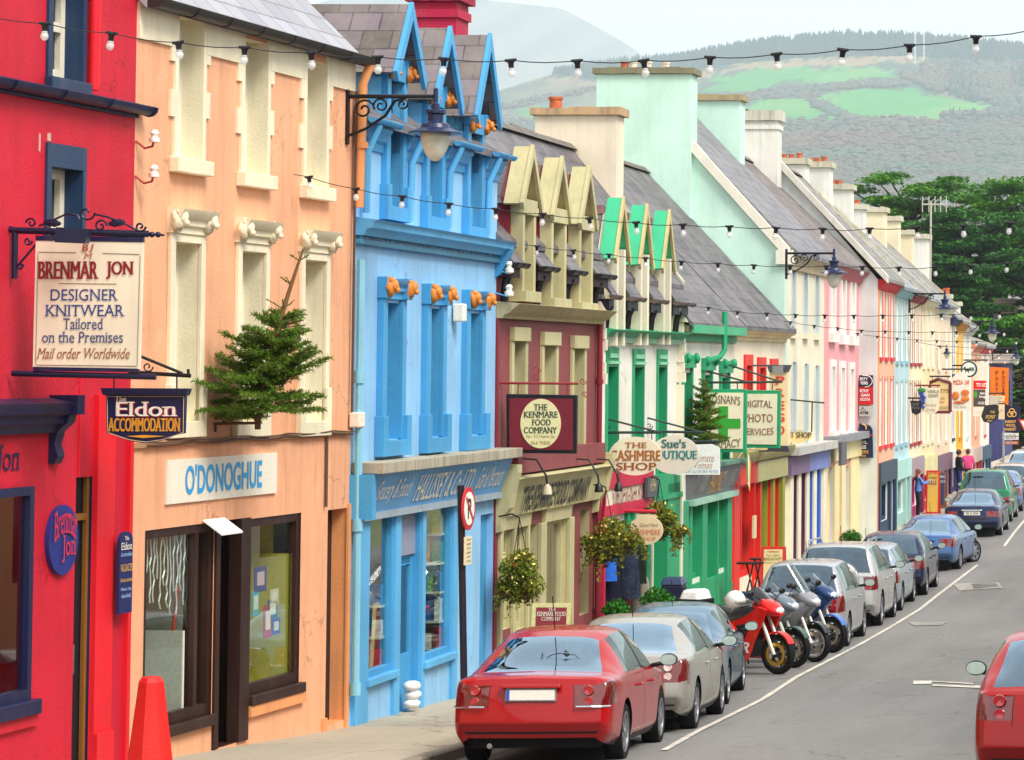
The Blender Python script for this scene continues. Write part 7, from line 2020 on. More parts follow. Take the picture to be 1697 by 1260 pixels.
# cafe table and chairs outside the red shop
d = 65.0
for k, (px, py, lb) in enumerate(((1243, 932, 'tall black cafe table outside the red and olive shopfront'), (1256, 925, 'black bar stool beside the cafe table'))):
    x, z = px2(d + k, px, py); zb = pave_z(x, d + k)
    t = thing('cafe_table' if k == 0 else 'bar_stool', lb, 'table' if k == 0 else 'stool', (x, d + k, zb))
    H = z - zb; mb = MB(); mb.lathe([(.3 - .1 * k, H - .03), (.3 - .1 * k, H), (0, H)], (0, 0, 0), 16); part('top' if k == 0 else 'seat', mb, BLACK, t, local=True)
    for a in range(4):
        q = pi / 4 + a * pi / 2; mb = MB(); mb.tube([(.22 * cos(q), .22 * sin(q), 0), (-.1 * cos(q), -.1 * sin(q), H - .03)], .014, 5); part('leg', mb, BLACK, t, local=True)
# tricolour pennant on the red shopfront
fr = FR[6]; s_, z = fr.hit(1240, 775, .35)
t = thing('pennant', 'green white and orange pennant on the red shopfront', 'flag', fr(s_, .3, z))
mb = MB(fr)
for k, c in enumerate(range(3)):
    mb.cur = k; mb.quad((s_ + .1 * k, .3 + .02 * k, z + .45 - .12 * k), (s_ + .1 * k + .1, .32 + .02 * k, z + .35 - .12 * k), (s_ + .1 * k + .12, .34, z - .35 - .1 * k), (s_ + .1 * k, .32, z - .25 - .1 * k))
part('cloth', mb, [plain('#2aa03a', .7), WHITE, plain('#e8962a', .7)], t, fix=False)
mb = MB(fr); mb.tube([(s_, .05, z + .1), (s_, .34, z + .5)], .012, 5); part('staff', mb, WHITE, t)
# ================================================================ VEHICLES
CARGLASS = glassmat('#8aa4a8', 'car_rear', 5.5, 0, '#c6e2f8')
SIDEGLASS = glassmat('#6f8480', 'car_side', 1.5, 0, '#e6f0ec')
TAIL = plain('#6a0206', .1, 0, .7, .25, 1.0, 14)
TAILW = plain('#f0d8d0', .15, 0, .7, .2, 1.0, 20)
SEAM = plain('#101014', .7)
PLATE = plain('#efece0', .4, 0, .5, .06)

def mono(xs, ys, q):
    """monotone cubic through (xs,ys)"""
    xs, ys = np.asarray(xs, float), np.asarray(ys, float)
    h = np.diff(xs); dl = np.diff(ys) / h
    m = np.zeros_like(ys)
    for i in range(1, len(ys) - 1):
        if dl[i - 1] * dl[i] > 0: m[i] = 2 * dl[i - 1] * dl[i] / (dl[i - 1] + dl[i])
    m[0], m[-1] = dl[0], dl[-1]
    k = np.clip(np.searchsorted(xs, q, side='right') - 1, 0, len(xs) - 2)
    t = (q - xs[k]) / h[k]
    return (2 * t**3 - 3 * t**2 + 1) * ys[k] + (t**3 - 2 * t**2 + t) * h[k] * m[k] + (-2 * t**3 + 3 * t**2) * ys[k + 1] + (t**3 - t**2) * h[k] * m[k + 1]

def car(label, loc, rz, paint_, style='saloon', Wd=1.76, H=1.48, ro=1.0, wb=2.7, fo=.92, r=.32, belt=.93, deck=1.0, tail=(.6, .64, .93), lights='wide', plate=(.0, .76, .52), group='cars along the kerb', rails=False, spare=False, tailbar=True, rim='spoke', plate_text=None, detail=True, steer=0.0, name='parked_car', dark_bumper=False, rw=.42):
    t = thing(name, label, 'car', loc, group, rz)
    hw = Wd / 2; F0 = wb + fo
    if style == 'saloon':
        T = [(-ro, -ro + .06, .86, .32, belt - .04, deck - .03, .70), (-ro + .04, -ro + .12, .93, .28, belt - .02, deck - .005, .735), (-ro + .17, -ro + .24, .975, .25, belt, deck + .005, .755),
             (-ro + .42, -ro + .4, .99, .22, belt + .005, deck + .01, .765), (-.28, -.42, 1, .2, belt + .01, deck + .015, .77), (.08, .30, 1, .19, belt + .015, H - .09, .60), (.4, .6, 1, .19, belt + .015, H - .025, .615),
             (1.28, 1.2, 1, .18, belt + .01, H, .62), (2.02, 1.72, 1, .18, belt, H - .04, .60), (2.42, 2.5, .99, .18, belt - .02, belt + .05, .73), (2.95, 2.95, .97, .2, belt - .06, belt - .0, .70), (F0 - .18, F0 - .2, .9, .24, belt - .17, belt - .12, .6), (F0, F0 - .03, .74, .3, belt - .3, belt - .24, .5)]
        RW, WS, SW, PB, PC = (4.08, 4.94), (8.08, 8.93), (5.12, 8.78), 7.0, 5.75
        doors = (5.35, 7.0, 9.15)
    else:
        rk = rw
        T = [(-ro, -ro + .04, .88, .34, belt - .02, belt + .01, .78), (-ro + .05, -ro + .07, .95, .29, belt, belt + .04, .81), (-ro + .18, -ro + .1, .985, .26, belt + .01, belt + .06, .82), (-ro + .34, -ro + rk, .995, .23, belt + .02, H - .05, .68),
             (-ro + .55, -ro + rk + .25, 1, .2, belt + .02, H - .012, .69), (.35, .4, 1, .19, belt + .02, H, .69), (1.25, 1.2, 1, .18, belt + .015, H - .005, .68), (2.0, 1.7, 1, .18, belt + .005, H - .05, .65), (2.45, 2.55, .99, .18, belt - .02, belt + .05, .75),
             (2.95, 2.95, .97, .2, belt - .06, belt - .0, .72), (F0 - .18, F0 - .2, .9, .24, belt - .17, belt - .12, .6), (F0, F0 - .03, .74, .3, belt - .3, belt - .24, .5)]
        RW, WS, SW, PB, PC = (2.1, 2.93), (7.08, 7.93), (3.2, 7.8), 6.0, 4.75
        doors = (4.3, 6.0, 8.15)
    sc = wb / 2.7
    T = np.array([[y[0] * (sc if 0 < y[0] < wb else 1), y[1] * (sc if 0 < y[1] < wb else 1), *y[2:]] for y in T])
    nU = len(T)
    e = .012
    us = sorted(set(np.round(np.concatenate([np.linspace(0, nU - 1, (nU - 1) * 7 + 1), *[[d - e, d + e] for d in doors], RW, WS, SW, [PB - .07, PB + .07, PC - .04, PC + .04]]), 4)))
    zc = tail
    vs_ = sorted(set(np.round(np.concatenate([np.linspace(0, 4, 25), np.linspace(4, 5, 7), np.linspace(5, 7, 9), [4.1, 4.9, 5.1]]), 4)))
    us, vs_ = np.array(us), np.array(vs_)
    C = [mono(range(nU), T[:, k], us) for k in range(7)]
    G = np.zeros((len(us), len(vs_), 3))
    for i in range(len(us)):
        yl, yu, w, zb, be, zt, wt = [c[i] for c in C]
        wrear = max(0, 1 - us[i] / 2.2)
        lean = np.array([.05, -.03, -.05, .0, .05, 0, 0, 0]) * wrear
        hh = zt - be
        R_ = np.array([(w * .9 * hw, yl + lean[0], zb), (w * .985 * hw, yl + lean[1], zb + .13), (w * hw, yl + lean[2], .5), (w * .992 * hw, yl + lean[3], .5 + (be - .5) * .62), (w * .958 * hw, yl + lean[4], be), (wt * hw, yu, zt - (.055 if hh > .2 else .02)), (wt * .62 * hw, yu - .02 * wrear, zt - .012), (0, yu - .03 * wrear, zt)])
        for k in range(3): G[i, :, k] = mono(range(8), R_[:, k], vs_)
    # wheel arches: push the side mesh out of a circle round each axle
    Ra = r + .065
    inside = np.zeros(G.shape[:2], bool)
    for yc in (0, wb):
        d_ = np.hypot(G[:, :, 1] - yc, G[:, :, 2] - r)
        ins = (d_ < Ra) & (vs_[None, :] < 3.9)
        inside |= ins
        for i, j in zip(*np.where(ins)):
            a = math.atan2(G[i, j, 2] - r, G[i, j, 1] - yc)
            G[i, j, 1] = yc + Ra * cos(a); G[i, j, 2] = r + Ra * sin(a)
    P = {}
    def put(key, side, quad_):
        mb = P.setdefault((key, side), MB()); k = len(mb.v)
        mb.v += [(side * x, y, z) for x, y, z in quad_]; mb.f.append((k, k + 1, k + 2, k + 3) if side > 0 else (k + 3, k + 2, k + 1, k)); mb.mi.append(0)
    um = (us[:-1] + us[1:]) / 2; vm = (vs_[:-1] + vs_[1:]) / 2
    for i in range(len(us) - 1):
        for j in range(len(vs_) - 1):
            if inside[i, j] and inside[i + 1, j] and inside[i, j + 1] and inside[i + 1, j + 1]: continue
            q = [G[i, j], G[i + 1, j], G[i + 1, j + 1], G[i, j + 1]]
            c = sum(q) / 4; u, v = um[i], vm[j]
            key = 'body'
            if v > 5.1 and RW[0] < u < RW[1]: key = 'rear_window'
            elif v > 5.1 and WS[0] < u < WS[1]: key = 'windscreen'
            elif 4.1 < v < 4.9 and SW[0] < u < SW[1]: key = 'frame' if abs(u - PB) < .07 or abs(u - PC) < .04 else ('side_window_rear' if u < PB else 'side_window')
            elif v < 4 and any(abs(u - d) < e for d in doors) and c[2] > .3: key = 'seam'
            elif v < 4 and doors[0] < u < doors[1] and c[2] > .27: key = 'rear_door'
            elif v < 4 and doors[1] < u < doors[2] and c[2] > .27: key = 'door'
            elif c[2] < .26 and v < 1.2: key = 'sill'
            if v < 4.2 and c[1] < -ro + .34 and zc[1] < c[2] < zc[2] and key == 'body' and lights != 'pillar': key = 'tail_light'
            if lights == 'pillar' and v < 4.3 and c[1] < -ro + .2 and zc[1] < c[2] < zc[2] and key == 'body': key = 'tail_light'
            for s_ in (1, -1): put(key, s_, q)
    # rear panel between the two sides
    jn = int(np.searchsorted(vs_, 4.0)) + 1
    row = G[0, :jn]
    xs = sorted(set(np.round(np.concatenate([np.linspace(0, 1, 13), [tail[0] - .012, tail[0]]]), 4)))
    def cap(j, f):
        x, y, z = row[j]
        return np.array([x * f, y - .05 * (1 - f ** 2), z])
    for j in range(jn - 1):
        for a, b in zip(xs, xs[1:]):
            q = [cap(j, b), cap(j, a), cap(j + 1, a), cap(j + 1, b)]
            c = sum(q) / 4; f = (a + b) / 2
            key = 'boot_lid'
            if c[2] < .27: key = 'sill'
            elif .375 < c[2] < .395: key = 'seam'
            elif c[2] < zc[1] - .06: key = 'bumper'
            elif c[2] < zc[1] - .035: key = 'bumper' if f > tail[0] else 'seam'
            elif f > tail[0] and zc[1] < c[2] < zc[2]: key = 'tail_light'
            elif tail[0] - .012 < f < tail[0]: key = 'seam'
            elif f >= tail[0]: key = 'bumper'
            if dark_bumper and key == 'bumper' and c[2] < .5: key = 'sill'
            for s_ in (1, -1): put(key, s_, q)
    # deck strip closing cap top (rows 4..7 at station 0 follow the loft)
    j4 = jn - 1
    for a, b in zip(range(j4, len(vs_) - 1), range(j4 + 1, len(vs_))):
        qa, qb = G[0, a], G[0, b]
        fa, fb = qa[0] / row[j4][0], qb[0] / row[j4][0]
        q = [cap(j4, min(1, fa)), cap(j4, min(1, fb)), qb, qa]
        for s_ in (1, -1): put('boot_lid', s_, q)
    both = lambda k: [P[(k, s)] for s in (1, -1) if (k, s) in P]
    def merged(k):
        mb = MB()
        for m_ in both(k): mb.add(m_.v, m_.f)
        return mb
    bm_ = {'body': paint_, 'boot_lid': paint_, 'bumper': paint_, 'seam': SEAM, 'sill': plain('#26262a', .6), 'frame': SEAM, 'rear_window': CARGLASS, 'windscreen': CARGLASS}
    def weld(o):
        bm = bmesh.new(); bm.from_mesh(o.data); bmesh.ops.remove_doubles(bm, verts=bm.verts, dist=.0008); bmesh.ops.dissolve_degenerate(bm, edges=bm.edges, dist=.0005)
        bmesh.ops.recalc_face_normals(bm, faces=bm.faces)
        bm.to_mesh(o.data); bm.free()
        o.data.polygons.foreach_set('use_smooth', [True] * len(o.data.polygons)); o.data.update()
        return o
    for k in ('body', 'boot_lid', 'bumper', 'seam', 'sill', 'frame', 'rear_window', 'windscreen'):
        if both(k): weld(part(k, merged(k), bm_[k], t, local=True, fix=False))
    for s_ in (1, -1):
        for k in ('rear_door', 'door'):
            o = weld(part('door', P[(k, s_)], paint_, t, local=True, fix=False))
            if detail:
                y = wb * (.42 if k == 'rear_door' else .74) - (.35 if k == 'rear_door' else .3); mb = MB(); mb.tube([(s_ * hw * .985, y, belt - .12), (s_ * (hw + .025), y + .03, belt - .12), (s_ * (hw + .025), y + .17, belt - .12), (s_ * hw * .985, y + .2, belt - .12)], .015, 6); part('handle', mb, paint_, o, local=True, smooth='all')
        for k in ('side_window', 'side_window_rear'):
            if (k, s_) in P: weld(part('side_window', P[(k, s_)], SIDEGLASS, t, local=True, fix=False))
        tl = weld(part('tail_light', P[('tail_light', s_)], TAIL, t, local=True, fix=False)) if ('tail_light', s_) in P else None
        if tl and detail:
            zz = zc[1] + (zc[2] - zc[1]) * .42
            f = (tail[0] + 1) / 2; y = -ro + .02 - .05 * (1 - f ** 2)
            mb = MB(); mb.lathe([(.055, -.02), (.05, -.035), (.03, -.03), (0, -.03)], (s_ * hw * .86 * f, y, zz + .06), 16, 'y'); mb.lathe([(.05, -.02), (.045, -.032), (0, -.03)], (s_ * hw * .86 * f, y, zz - .06), 16, 'y'); part('lamp_lens', mb, TAILW if lights == 'white' else plain('#b0121c', .1, 0, .7, .1, 1), tl, local=True, smooth='sharp')
        mb = MB(); ym = (SW[1] and float(np.interp(SW[1] - .35, us, C[0])))
        mb.ball((s_ * (hw + .14), ym, belt + .1), .085, 1.25, .75, .9, 12, 8); mb.tube([(s_ * hw * .93, ym + .03, belt + .03), (s_ * (hw + .08), ym, belt + .06)], .03, 6)
        mo = part('mirror', mb, plain('#1c1d22', .4) if detail else paint_, t, local=True, smooth='all')
        mb = MB(); mb.prism([(s_ * (hw + .14) + .095 * cos(q) * (abs(cos(q)) ** -.2), belt + .1 + .062 * sin(q)) for q in np.linspace(0, 2 * pi, 16, False) + .01], ym - .07, ym - .066, lambda a, b, c: (a, c, b)); part('mirror_glass', mb, plain('#a9bdb4', .05, 0, 1, .1, 1), mo, local=True)
    if detail:
        mb = MB(); k = .25 if style == 'saloon' else -.1
        for y in (k + .25, k + 1.15):
            for sx in (-1, 1):
                x_ = sx * hw * .46
                mb.hexa([(x_ - .24, y, .5), (x_ + .24, y, .5), (x_ + .24, y + .5, .5), (x_ - .24, y + .5, .5), (x_ - .24, y, .6), (x_ + .24, y, .6), (x_ + .24, y + .5, .62), (x_ - .24, y + .5, .62)])
                mb.hexa([(x_ - .23, y - .02, .55), (x_ + .23, y - .02, .55), (x_ + .23, y + .1, .55), (x_ - .23, y + .1, .55), (x_ - .19, y - .16, H - .36), (x_ + .19, y - .16, H - .36), (x_ + .19, y - .08, H - .36), (x_ - .19, y - .08, H - .36)])
                mb.ball((x_, y - .14, H - .27), .09, 1.3, .5, 1, 10, 6)
        mb.box(-hw * .8, hw * .8, wb * .7, wb * .7 + .5, .5, belt - .02)
        if style == 'saloon': mb.box(-hw * .74, hw * .74, -.5, .25, belt - .12, belt - .04)
        part('seats', mb, plain('#17181b', .8, 0, .2), t, local=True, bevel=.02)
    mb = MB(); mb.box(-hw + .2, hw - .2, -ro + .2, F0 - .2, .2, .5); part('underbody', mb, plain('#0c0c0e', .9), t, local=True)
    pw, pz = plate[2] / 2, plate[1]
    yp = -ro - .075
    if lights != 'spare':
        mb = MB(); mb.box(-pw + plate[0] - .015, pw + plate[0] + .015, yp - .0, yp + .06, pz - .07, pz + .07); mb.cur = 1; mb.box(-pw + plate[0], pw + plate[0], yp - .012, yp, pz - .055, pz + .055); mb.cur = 2; mb.box(-pw + plate[0], -pw + plate[0] + .035, yp - .014, yp - .012, pz - .055, pz + .055)
        po = part('number_plate', mb, [plain('#8a8a88', .4), PLATE, plain('#3a5ab8', .4)], t, local=True)
        if plate_text:
            mb = MB(); text(mb, plate_text, plate[0] + .02, pz, plate[2] * .72, .065, lambda a, b, c: (a, yp - .012 - c, b), .003, False, .02); part('lettering', mb, BLACK, po, local=True)
    if tailbar:
        mb = MB(); mb.hexa([(-pw - .06, yp - .03, pz + .075), (pw + .06, yp - .03, pz + .075), (pw + .06, yp + .06, pz + .075), (-pw - .06, yp + .06, pz + .075), (-pw - .06, yp - .02, pz + .115), (pw + .06, yp - .02, pz + .115), (pw + .06, yp + .06, pz + .115), (-pw - .06, yp + .06, pz + .115)]); part('boot_handle', mb, paint_ if tailbar is True else CHROME, t, local=True, bevel=.01)
    if lights == 'chrome':
        mb = MB()
        for s_ in (1, -1): mb.tube([(s_ * hw * .56, -ro - .088, zc[1] - .0), (s_ * hw * .75, -ro - .066, zc[1] - .0), (s_ * hw * .86, -ro - .03, zc[1] - .0), (s_ * hw * .955, -ro + .06, zc[1])], .013, 6)
        part('chrome_strip', mb, CHROME, t, local=True)
    wp = MB(); rim_m = ALLOY if rim == 'spoke' else plain('#8f9196', .45, .4)
    for sx in (1, -1):
        for yc in (0, wb):
            x = sx * (hw - .115); mb = MB(); w_ = .105
            mb.lathe([(r * .70, -w_ * .93), (r * .94, -w_), (r, -w_ * .7), (r, w_ * .7), (r * .94, w_), (r * .70, w_ * .93)], (0, 0, 0), 28, 'x', caps=False)
            wo = part('wheel', mb, RUBBER, t, local=True, smooth='sharp'); wo.location = (x, yc, r); wo.rotation_euler = (random.random() * 6, 0, steer if yc else 0) if not (steer and yc) else (0, 0, steer)
            mb = MB(); o_ = sx * w_ * .88
            mb.lathe([(r * .70, o_ * .2), (r * .715, o_ * 1.09), (r * .66, o_ * 1.07), (r * .63, o_ * .55), (.0, o_ * .5)], (0, 0, 0), 28, 'x')
            n_ = 7
            for k in range(n_):
                a = 2 * pi * k / n_; c_, s2 = cos(a), sin(a); wv = .032
                mb.hexa([(o_ * .5, c_ * .04 - s2 * wv, s2 * .04 + c_ * wv), (o_ * .5, c_ * .04 + s2 * wv, s2 * .04 - c_ * wv), (o_ * 1.05, c_ * .04 + s2 * wv, s2 * .04 - c_ * wv), (o_ * 1.05, c_ * .04 - s2 * wv, s2 * .04 + c_ * wv),
                         (o_ * .5, c_ * r * .65 - s2 * wv * .8, s2 * r * .65 + c_ * wv * .8), (o_ * .5, c_ * r * .65 + s2 * wv * .8, s2 * r * .65 - c_ * wv * .8), (o_ * .98, c_ * r * .65 + s2 * wv * .8, s2 * r * .65 - c_ * wv * .8), (o_ * .98, c_ * r * .65 - s2 * wv * .8, s2 * r * .65 + c_ * wv * .8)])
            mb.lathe([(.06, o_ * .5), (.055, o_ * 1.12), (0, o_ * 1.12)], (0, 0, 0), 14, 'x')
            part('rim', mb, rim_m, wo, local=True, smooth='sharp')
    if rails:
        for s_ in (1, -1):
            mb = MB(); mb.tube([(s_ * hw * .66, -ro + .6, H - .03), (s_ * hw * .67, -ro + .7, H + .06), (s_ * hw * .66, 1.5, H + .05), (s_ * hw * .64, 1.65, H - .04)], .022, 6); part('roof_rail', mb, CHROME, t, local=True)
    if spare:
        mb = MB(); mb.lathe([(.0, -.2), (.28, -.19), (.34, -.15), (.36, -.02), (.34, .04)], (.16, -ro - .06, 1.02), 28, 'y'); part('spare_wheel_cover', mb, paint_, t, local=True, smooth='sharp')
    mb = MB(); mb.tube([(0, .3, H - .03), (0, .12, H + (.35 if detail else .2))], .006, 4); part('aerial', mb, BLACK, t, local=True)
    mb = MB(); mb.lathe([(.03, -.06), (.03, .08)], (-hw * .5, -ro + .03, .24), 10, 'y'); part('exhaust', mb, CHROME, t, local=True)
    return t

def park(d, xr, Wd):
    """position from the distance of the rear axle and the outer side of its tyre"""
    x = xr - Wd / 2
    return (x, d, road_z(x, d) + .0)
def rzy(x0, x1, L_): return -math.atan2(x1 - x0, L_)
slope = lambda d: math.atan2(road_z(-8, d + 2.5) - road_z(-8, d), 2.5)
def setcar(t, d):
    t.rotation_euler = (slope(d), 0.0, t.rotation_euler[2])
cars = [
 # d, outer x, label, kwargs
 (34.1, -7.2, 'glossy red saloon parked nearest the camera on the left', dict(paint_=carpaint('#a2040d', 0, .02), Wd=1.76, H=1.48, tail=(.62, .66, .94), lights='chrome', plate=(0, .79, .52))),
 (39.3, -7.38, 'dusty silver saloon parked directly ahead of the red one', dict(paint_=carpaint('#a5a29a', .3, .5), Wd=1.8, H=1.47, tail=(.66, .66, .99), lights='white', belt=.95, deck=1.03, wb=2.75)),
 (44.3, -7.86, 'steel blue saloon between the silver saloon and the motorbikes', dict(paint_=carpaint('#52728a', .25, .4), Wd=1.74, H=1.46, tail=(.66, .62, .92), deck=1.0)),
 (57.0, -7.85, 'small silver people carrier behind the motorbikes', dict(paint_=carpaint('#a9abb0', .35, .2), style='hatch', Wd=1.7, H=1.62, ro=.78, wb=2.6, fo=.7, tail=(.74, .7, 1.05), lights='pillar', belt=1.0, plate=(0, .6, .5), tailbar=False)),
 (62.8, -7.97, 'silver off road car with round spare wheel cover on its back', dict(paint_=carpaint('#b4b4b2', .35, .2), style='hatch', Wd=1.8, H=1.72, ro=.85, wb=2.65, fo=.8, r=.36, tail=(.78, .78, 1.12), lights='pillar', belt=1.08, plate=(-.5, .62, .3), rails=True, spare=True, tailbar=False)),
 (67.8, -8.15, 'pale silver estate car half hidden by the off road car', dict(paint_=carpaint('#9aa6b2', .35, .2), style='hatch', Wd=1.72, H=1.5, ro=.85, wb=2.6, fo=.75, tail=(.72, .68, .98), lights='wide', belt=.95, tailbar=False)),
 (72.3, -8.1, 'dark navy hatchback with bright red corner lights', dict(paint_=carpaint('#141c40', .1, .1), style='hatch', Wd=1.72, H=1.5, ro=.66, wb=2.5, fo=.75, tail=(.66, .68, 1.02), lights='wide', belt=.97, tailbar=False, rw=.55)),
 (81.2, -8.2, 'mid blue saloon turning out from the kerb', dict(paint_=carpaint('#42699c', .25, .35), Wd=1.76, H=1.43, tail=(.62, .68, .92), belt=.92, deck=.99, steer=-.45, plate_text='1 KY 2265')),
 (95.0, -8.3, 'very dark blue saloon with a white number plate near the woman', dict(paint_=carpaint('#16244a', .1, .1), Wd=1.78, H=1.43, tail=(.6, .64, .82), belt=.92, deck=1.0, plate_text='95 C 7541', tailbar=2)),
 (102.3, -8.6, 'dark green off road car ahead of the dark saloon', dict(paint_=carpaint('#12744c', .1, .2), style='hatch', Wd=1.8, H=1.78, ro=.85, wb=2.6, r=.36, tail=(.78, .62, .9), belt=1.08, lights='pillar', tailbar=2, plate=(0, .66, .5))),
 (108.6, -8.75, 'blue car just visible past the green off road car', dict(paint_=carpaint('#5a7ab0', .5, .3), Wd=1.74, H=1.45, detail=False)),
 (114.2, -8.85, 'pale car at the head of the parked row', dict(paint_=carpaint('#c8b8a8', .4, .3), style='hatch', Wd=1.74, H=1.5, detail=False, ro=.8)),
]
for i, (d, xr, lb, kw) in enumerate(cars):
    pt = kw.pop('paint_'); kw.setdefault('style', 'saloon'); st = kw.pop('style')
    loc = park(d, xr, kw['Wd'])
    x2 = cars[min(i + 1, len(cars) - 1)][1]
    rz = math.radians((3, 3.4, 5.2, 1.2, 1.2, .8, .8, -3, .8, .8, .8, .8)[i])
    t = car(lb, loc, rz, pt, st, **kw); setcar(t, d)
t = car('red hatchback with clear topped tail lights at the lower right edge', (-1.80, 28.0, road_z(-1.8, 28) + .12), math.radians(2), carpaint('#9c060a', 0, .02), 'hatch', Wd=1.75, H=1.5, ro=.72, wb=2.6, fo=.75, tail=(.68, .72, 1.02), lights='wide', belt=.96, tailbar=2, rw=.75, group=None, name='moving_car')
setcar(t, 28)
# bikes
def bike(label, loc, rz, c1, c2, style='sport', helmet=False, disc='#c9a23a', group='motorbikes parked at the kerb', screen=False, topbox=None, sticker=None, rimc='#3a3a40'):
    t = thing('motorbike', label, 'motorbike', loc, group, rz); t.scale = (1.1, 1.1, 1.1)
    A = carpaint(c1, .2, .1); B = plain(c2, .4, 0, .5, .1, .5); R = .3; wbk = 1.42
    side = lambda x: (lambda a, b, c: (c + x, a, b))
    for y in (0, wbk):
        mb = MB(); w = .085 if y == 0 else .06
        mb.lathe([(R * .74, -w * .7), (R * .9, -w), (R, -w * .35), (R, w * .35), (R * .9, w), (R * .74, w * .7)], (0, 0, 0), 30, 'x', caps=False)
        wh = part('wheel', mb, RUBBER, t, local=True, smooth='sharp'); wh.location = (0, y, R)
        if y: wh.rotation_euler = (0, 0, .0)
        mb = MB(); mb.lathe([(R * .76, -.05), (R * .76, .05), (R * .68, .045), (R * .68, -.045), (R * .76, -.05)], (0, 0, 0), 26, 'x'); mb.lathe([(.05, -.07), (.05, .07)], (0, 0, 0), 12, 'x')
        for k in range(5):
            a = 2 * pi * k / 5; mb.tube([(0, .04 * cos(a), .04 * sin(a)), (0, R * .7 * cos(a), R * .7 * sin(a))], .016, 5)
        part('rim', mb, plain(rimc, .35, .6), wh, local=True, smooth='sharp')
        mb = MB()
        for s in ((-.065, .065) if y else (.07,)):
            mb.lathe([(R * .58, s - .004), (R * .58, s + .004), (R * .42, s + .004), (R * .42, s - .004), (R * .58, s - .004)], (0, 0, 0), 24, 'x')
        part('brake_disc', mb, plain(disc, .35, .8), wh, local=True)
    mb = MB()
    for s in (-.1, .1): mb.tube([(s, wbk, R), (s, wbk - .24, .82), (s * .9, wbk - .32, .98)], [.03, .028, .022], 8)
    part('fork', mb, plain('#d8d4c4', .35, .4), t, local=True, smooth='sharp')
    mb = MB(); mb.prism([(wbk + .3 * cos(a), R + .345 * sin(a)) for a in np.linspace(.5, 2.5, 9)] + [(wbk + .27 * cos(a), R + .315 * sin(a)) for a in np.linspace(2.5, .5, 9)], -.07, .07, side(0)); part('mudguard', mb, A if style != 'touring' else B, t, local=True, bevel=.01)
    mb = MB(); mb.prism([(.0, .26), (.5, .3), (.55, .42), (.05, .36)], -.12, -.05, side(0)); mb.prism([(.0, .26), (.5, .3), (.55, .42), (.05, .36)], .05, .12, side(0)); part('swingarm', mb, ALLOY, t, local=True, bevel=.01)
    mb = MB(); mb.prism([(.42, .28), (.98, .24), (1.08, .5), (.85, .66), (.5, .6)], -.16, .16, side(0)); mb.lathe([(.1, -.22), (.1, .22)], (0, .68, .4), 14, 'x'); part('engine', mb, plain('#2a2a2e', .5, .5), t, local=True, bevel=.02)
    def shell(name, prof, mat, par=t):
        """prof: list of (y, zlow, zhigh, halfwidth)"""
        mb = MB(); n = 12
        for (y, a, b, w) in prof:
            for k in range(n):
                q = 2 * pi * k / n; mb.v.append((w * cos(q) * (abs(cos(q)) ** -.35 if abs(cos(q)) > .05 else 1), y, (a + b) / 2 + (b - a) / 2 * sin(q)))
        for i in range(len(prof) - 1):
            for k in range(n): mb.f.append((i * n + k, i * n + (k + 1) % n, (i + 1) * n + (k + 1) % n, (i + 1) * n + k)); mb.mi.append(0)
        mb.f += [tuple(range(n)), tuple(range((len(prof) - 1) * n, len(prof) * n))]; mb.mi += [0, 0]
        return part(name, mb, mat, par, local=True, smooth='sharp')
    shell('fuel_tank', [(.55, .78, .84, .1), (.65, .74, .96, .15), (.85, .72, 1.03, .17), (1.02, .76, 1.02, .14), (1.1, .82, .94, .06)], A if style != 'sport' else B)
    shell('seat', [(-.12, .9, .95, .06), (.05, .84, .93, .13), (.35, .76, .84, .15), (.58, .76, .86, .12)], plain('#14151a', .7))
    shell('tail', [(-.36, .9, .96, .04), (-.2, .82, .95, .1), (.1, .72, .86, .13), (.4, .64, .78, .12)], A)
    if style == 'sport':
        mb = MB()
        for s in (-1, 1):
            mb.prism([(.45, .34), (.62, .2), (1.02, .2), (1.12, .45), (1.3, .82), (1.36, .98), (1.2, 1.02), (.95, .86), (.6, .74)], s * .2 - .02, s * .2 + .02, side(0))
        o = part('fairing', mb, A, t, local=True, bevel=.015)
        mb = MB(); mb.prism([(.72, .52), (.95, .5), (1.05, .72), (.86, .74)], .222, .228, side(0)); mb.prism([(.6, .66), (1.15, .74), (1.18, .78), (.62, .7)], .222, .227, side(0)); part('vent', mb, BLACK, o, local=True)
        if sticker:
            mb = MB(); text(mb, sticker, .88, .4, .36, .16, lambda a, b, c: (.225 + c, 2 * .88 - (.88 + (.88 - a)), b) if False else (.225 + c, a, b), .006, False, .02, .3); part('lettering', mb, WHITE, o, local=True)
    else:
        shell('fairing', [(.7, .5, .78, .2), (.95, .42, .92, .24), (1.15, .55, 1.0, .23), (1.32, .78, 1.04, .17), (1.42, .86, .98, .08)], A)
        mb = MB(); mb.prism([(.62, .5), (1.0, .44), (1.05, .62), (.8, .72)], .23, .25, side(0)); part('vent', mb, BLACK, t, local=True)
    shell('nose', [(1.02, .94, 1.1, .12), (1.2, .88, 1.14, .19), (1.38, .86, 1.06, .16), (1.48, .88, .97, .07)], A if style != 'touring' else A)
    mb = MB(); hgt = .5 if screen else .24; n = 7
    for k in range(n):
        a = -1 + 2 * k / (n - 1); mb.v += [(.2 * a, 1.34 - .12 * a * a, 1.04), (.15 * a, 1.34 - .22 - .1 * a * a - hgt * .35, 1.06 + hgt * (1 - .3 * a * a))]
    for k in range(n - 1): mb.f.append((2 * k, 2 * k + 2, 2 * k + 3, 2 * k + 1)); mb.mi.append(0)
    part('windscreen', mb, glassmat('#c8d4d8' if style != 'sport' else '#3a4048', 'screen', 1.6), t, local=True, fix=False, smooth='all')
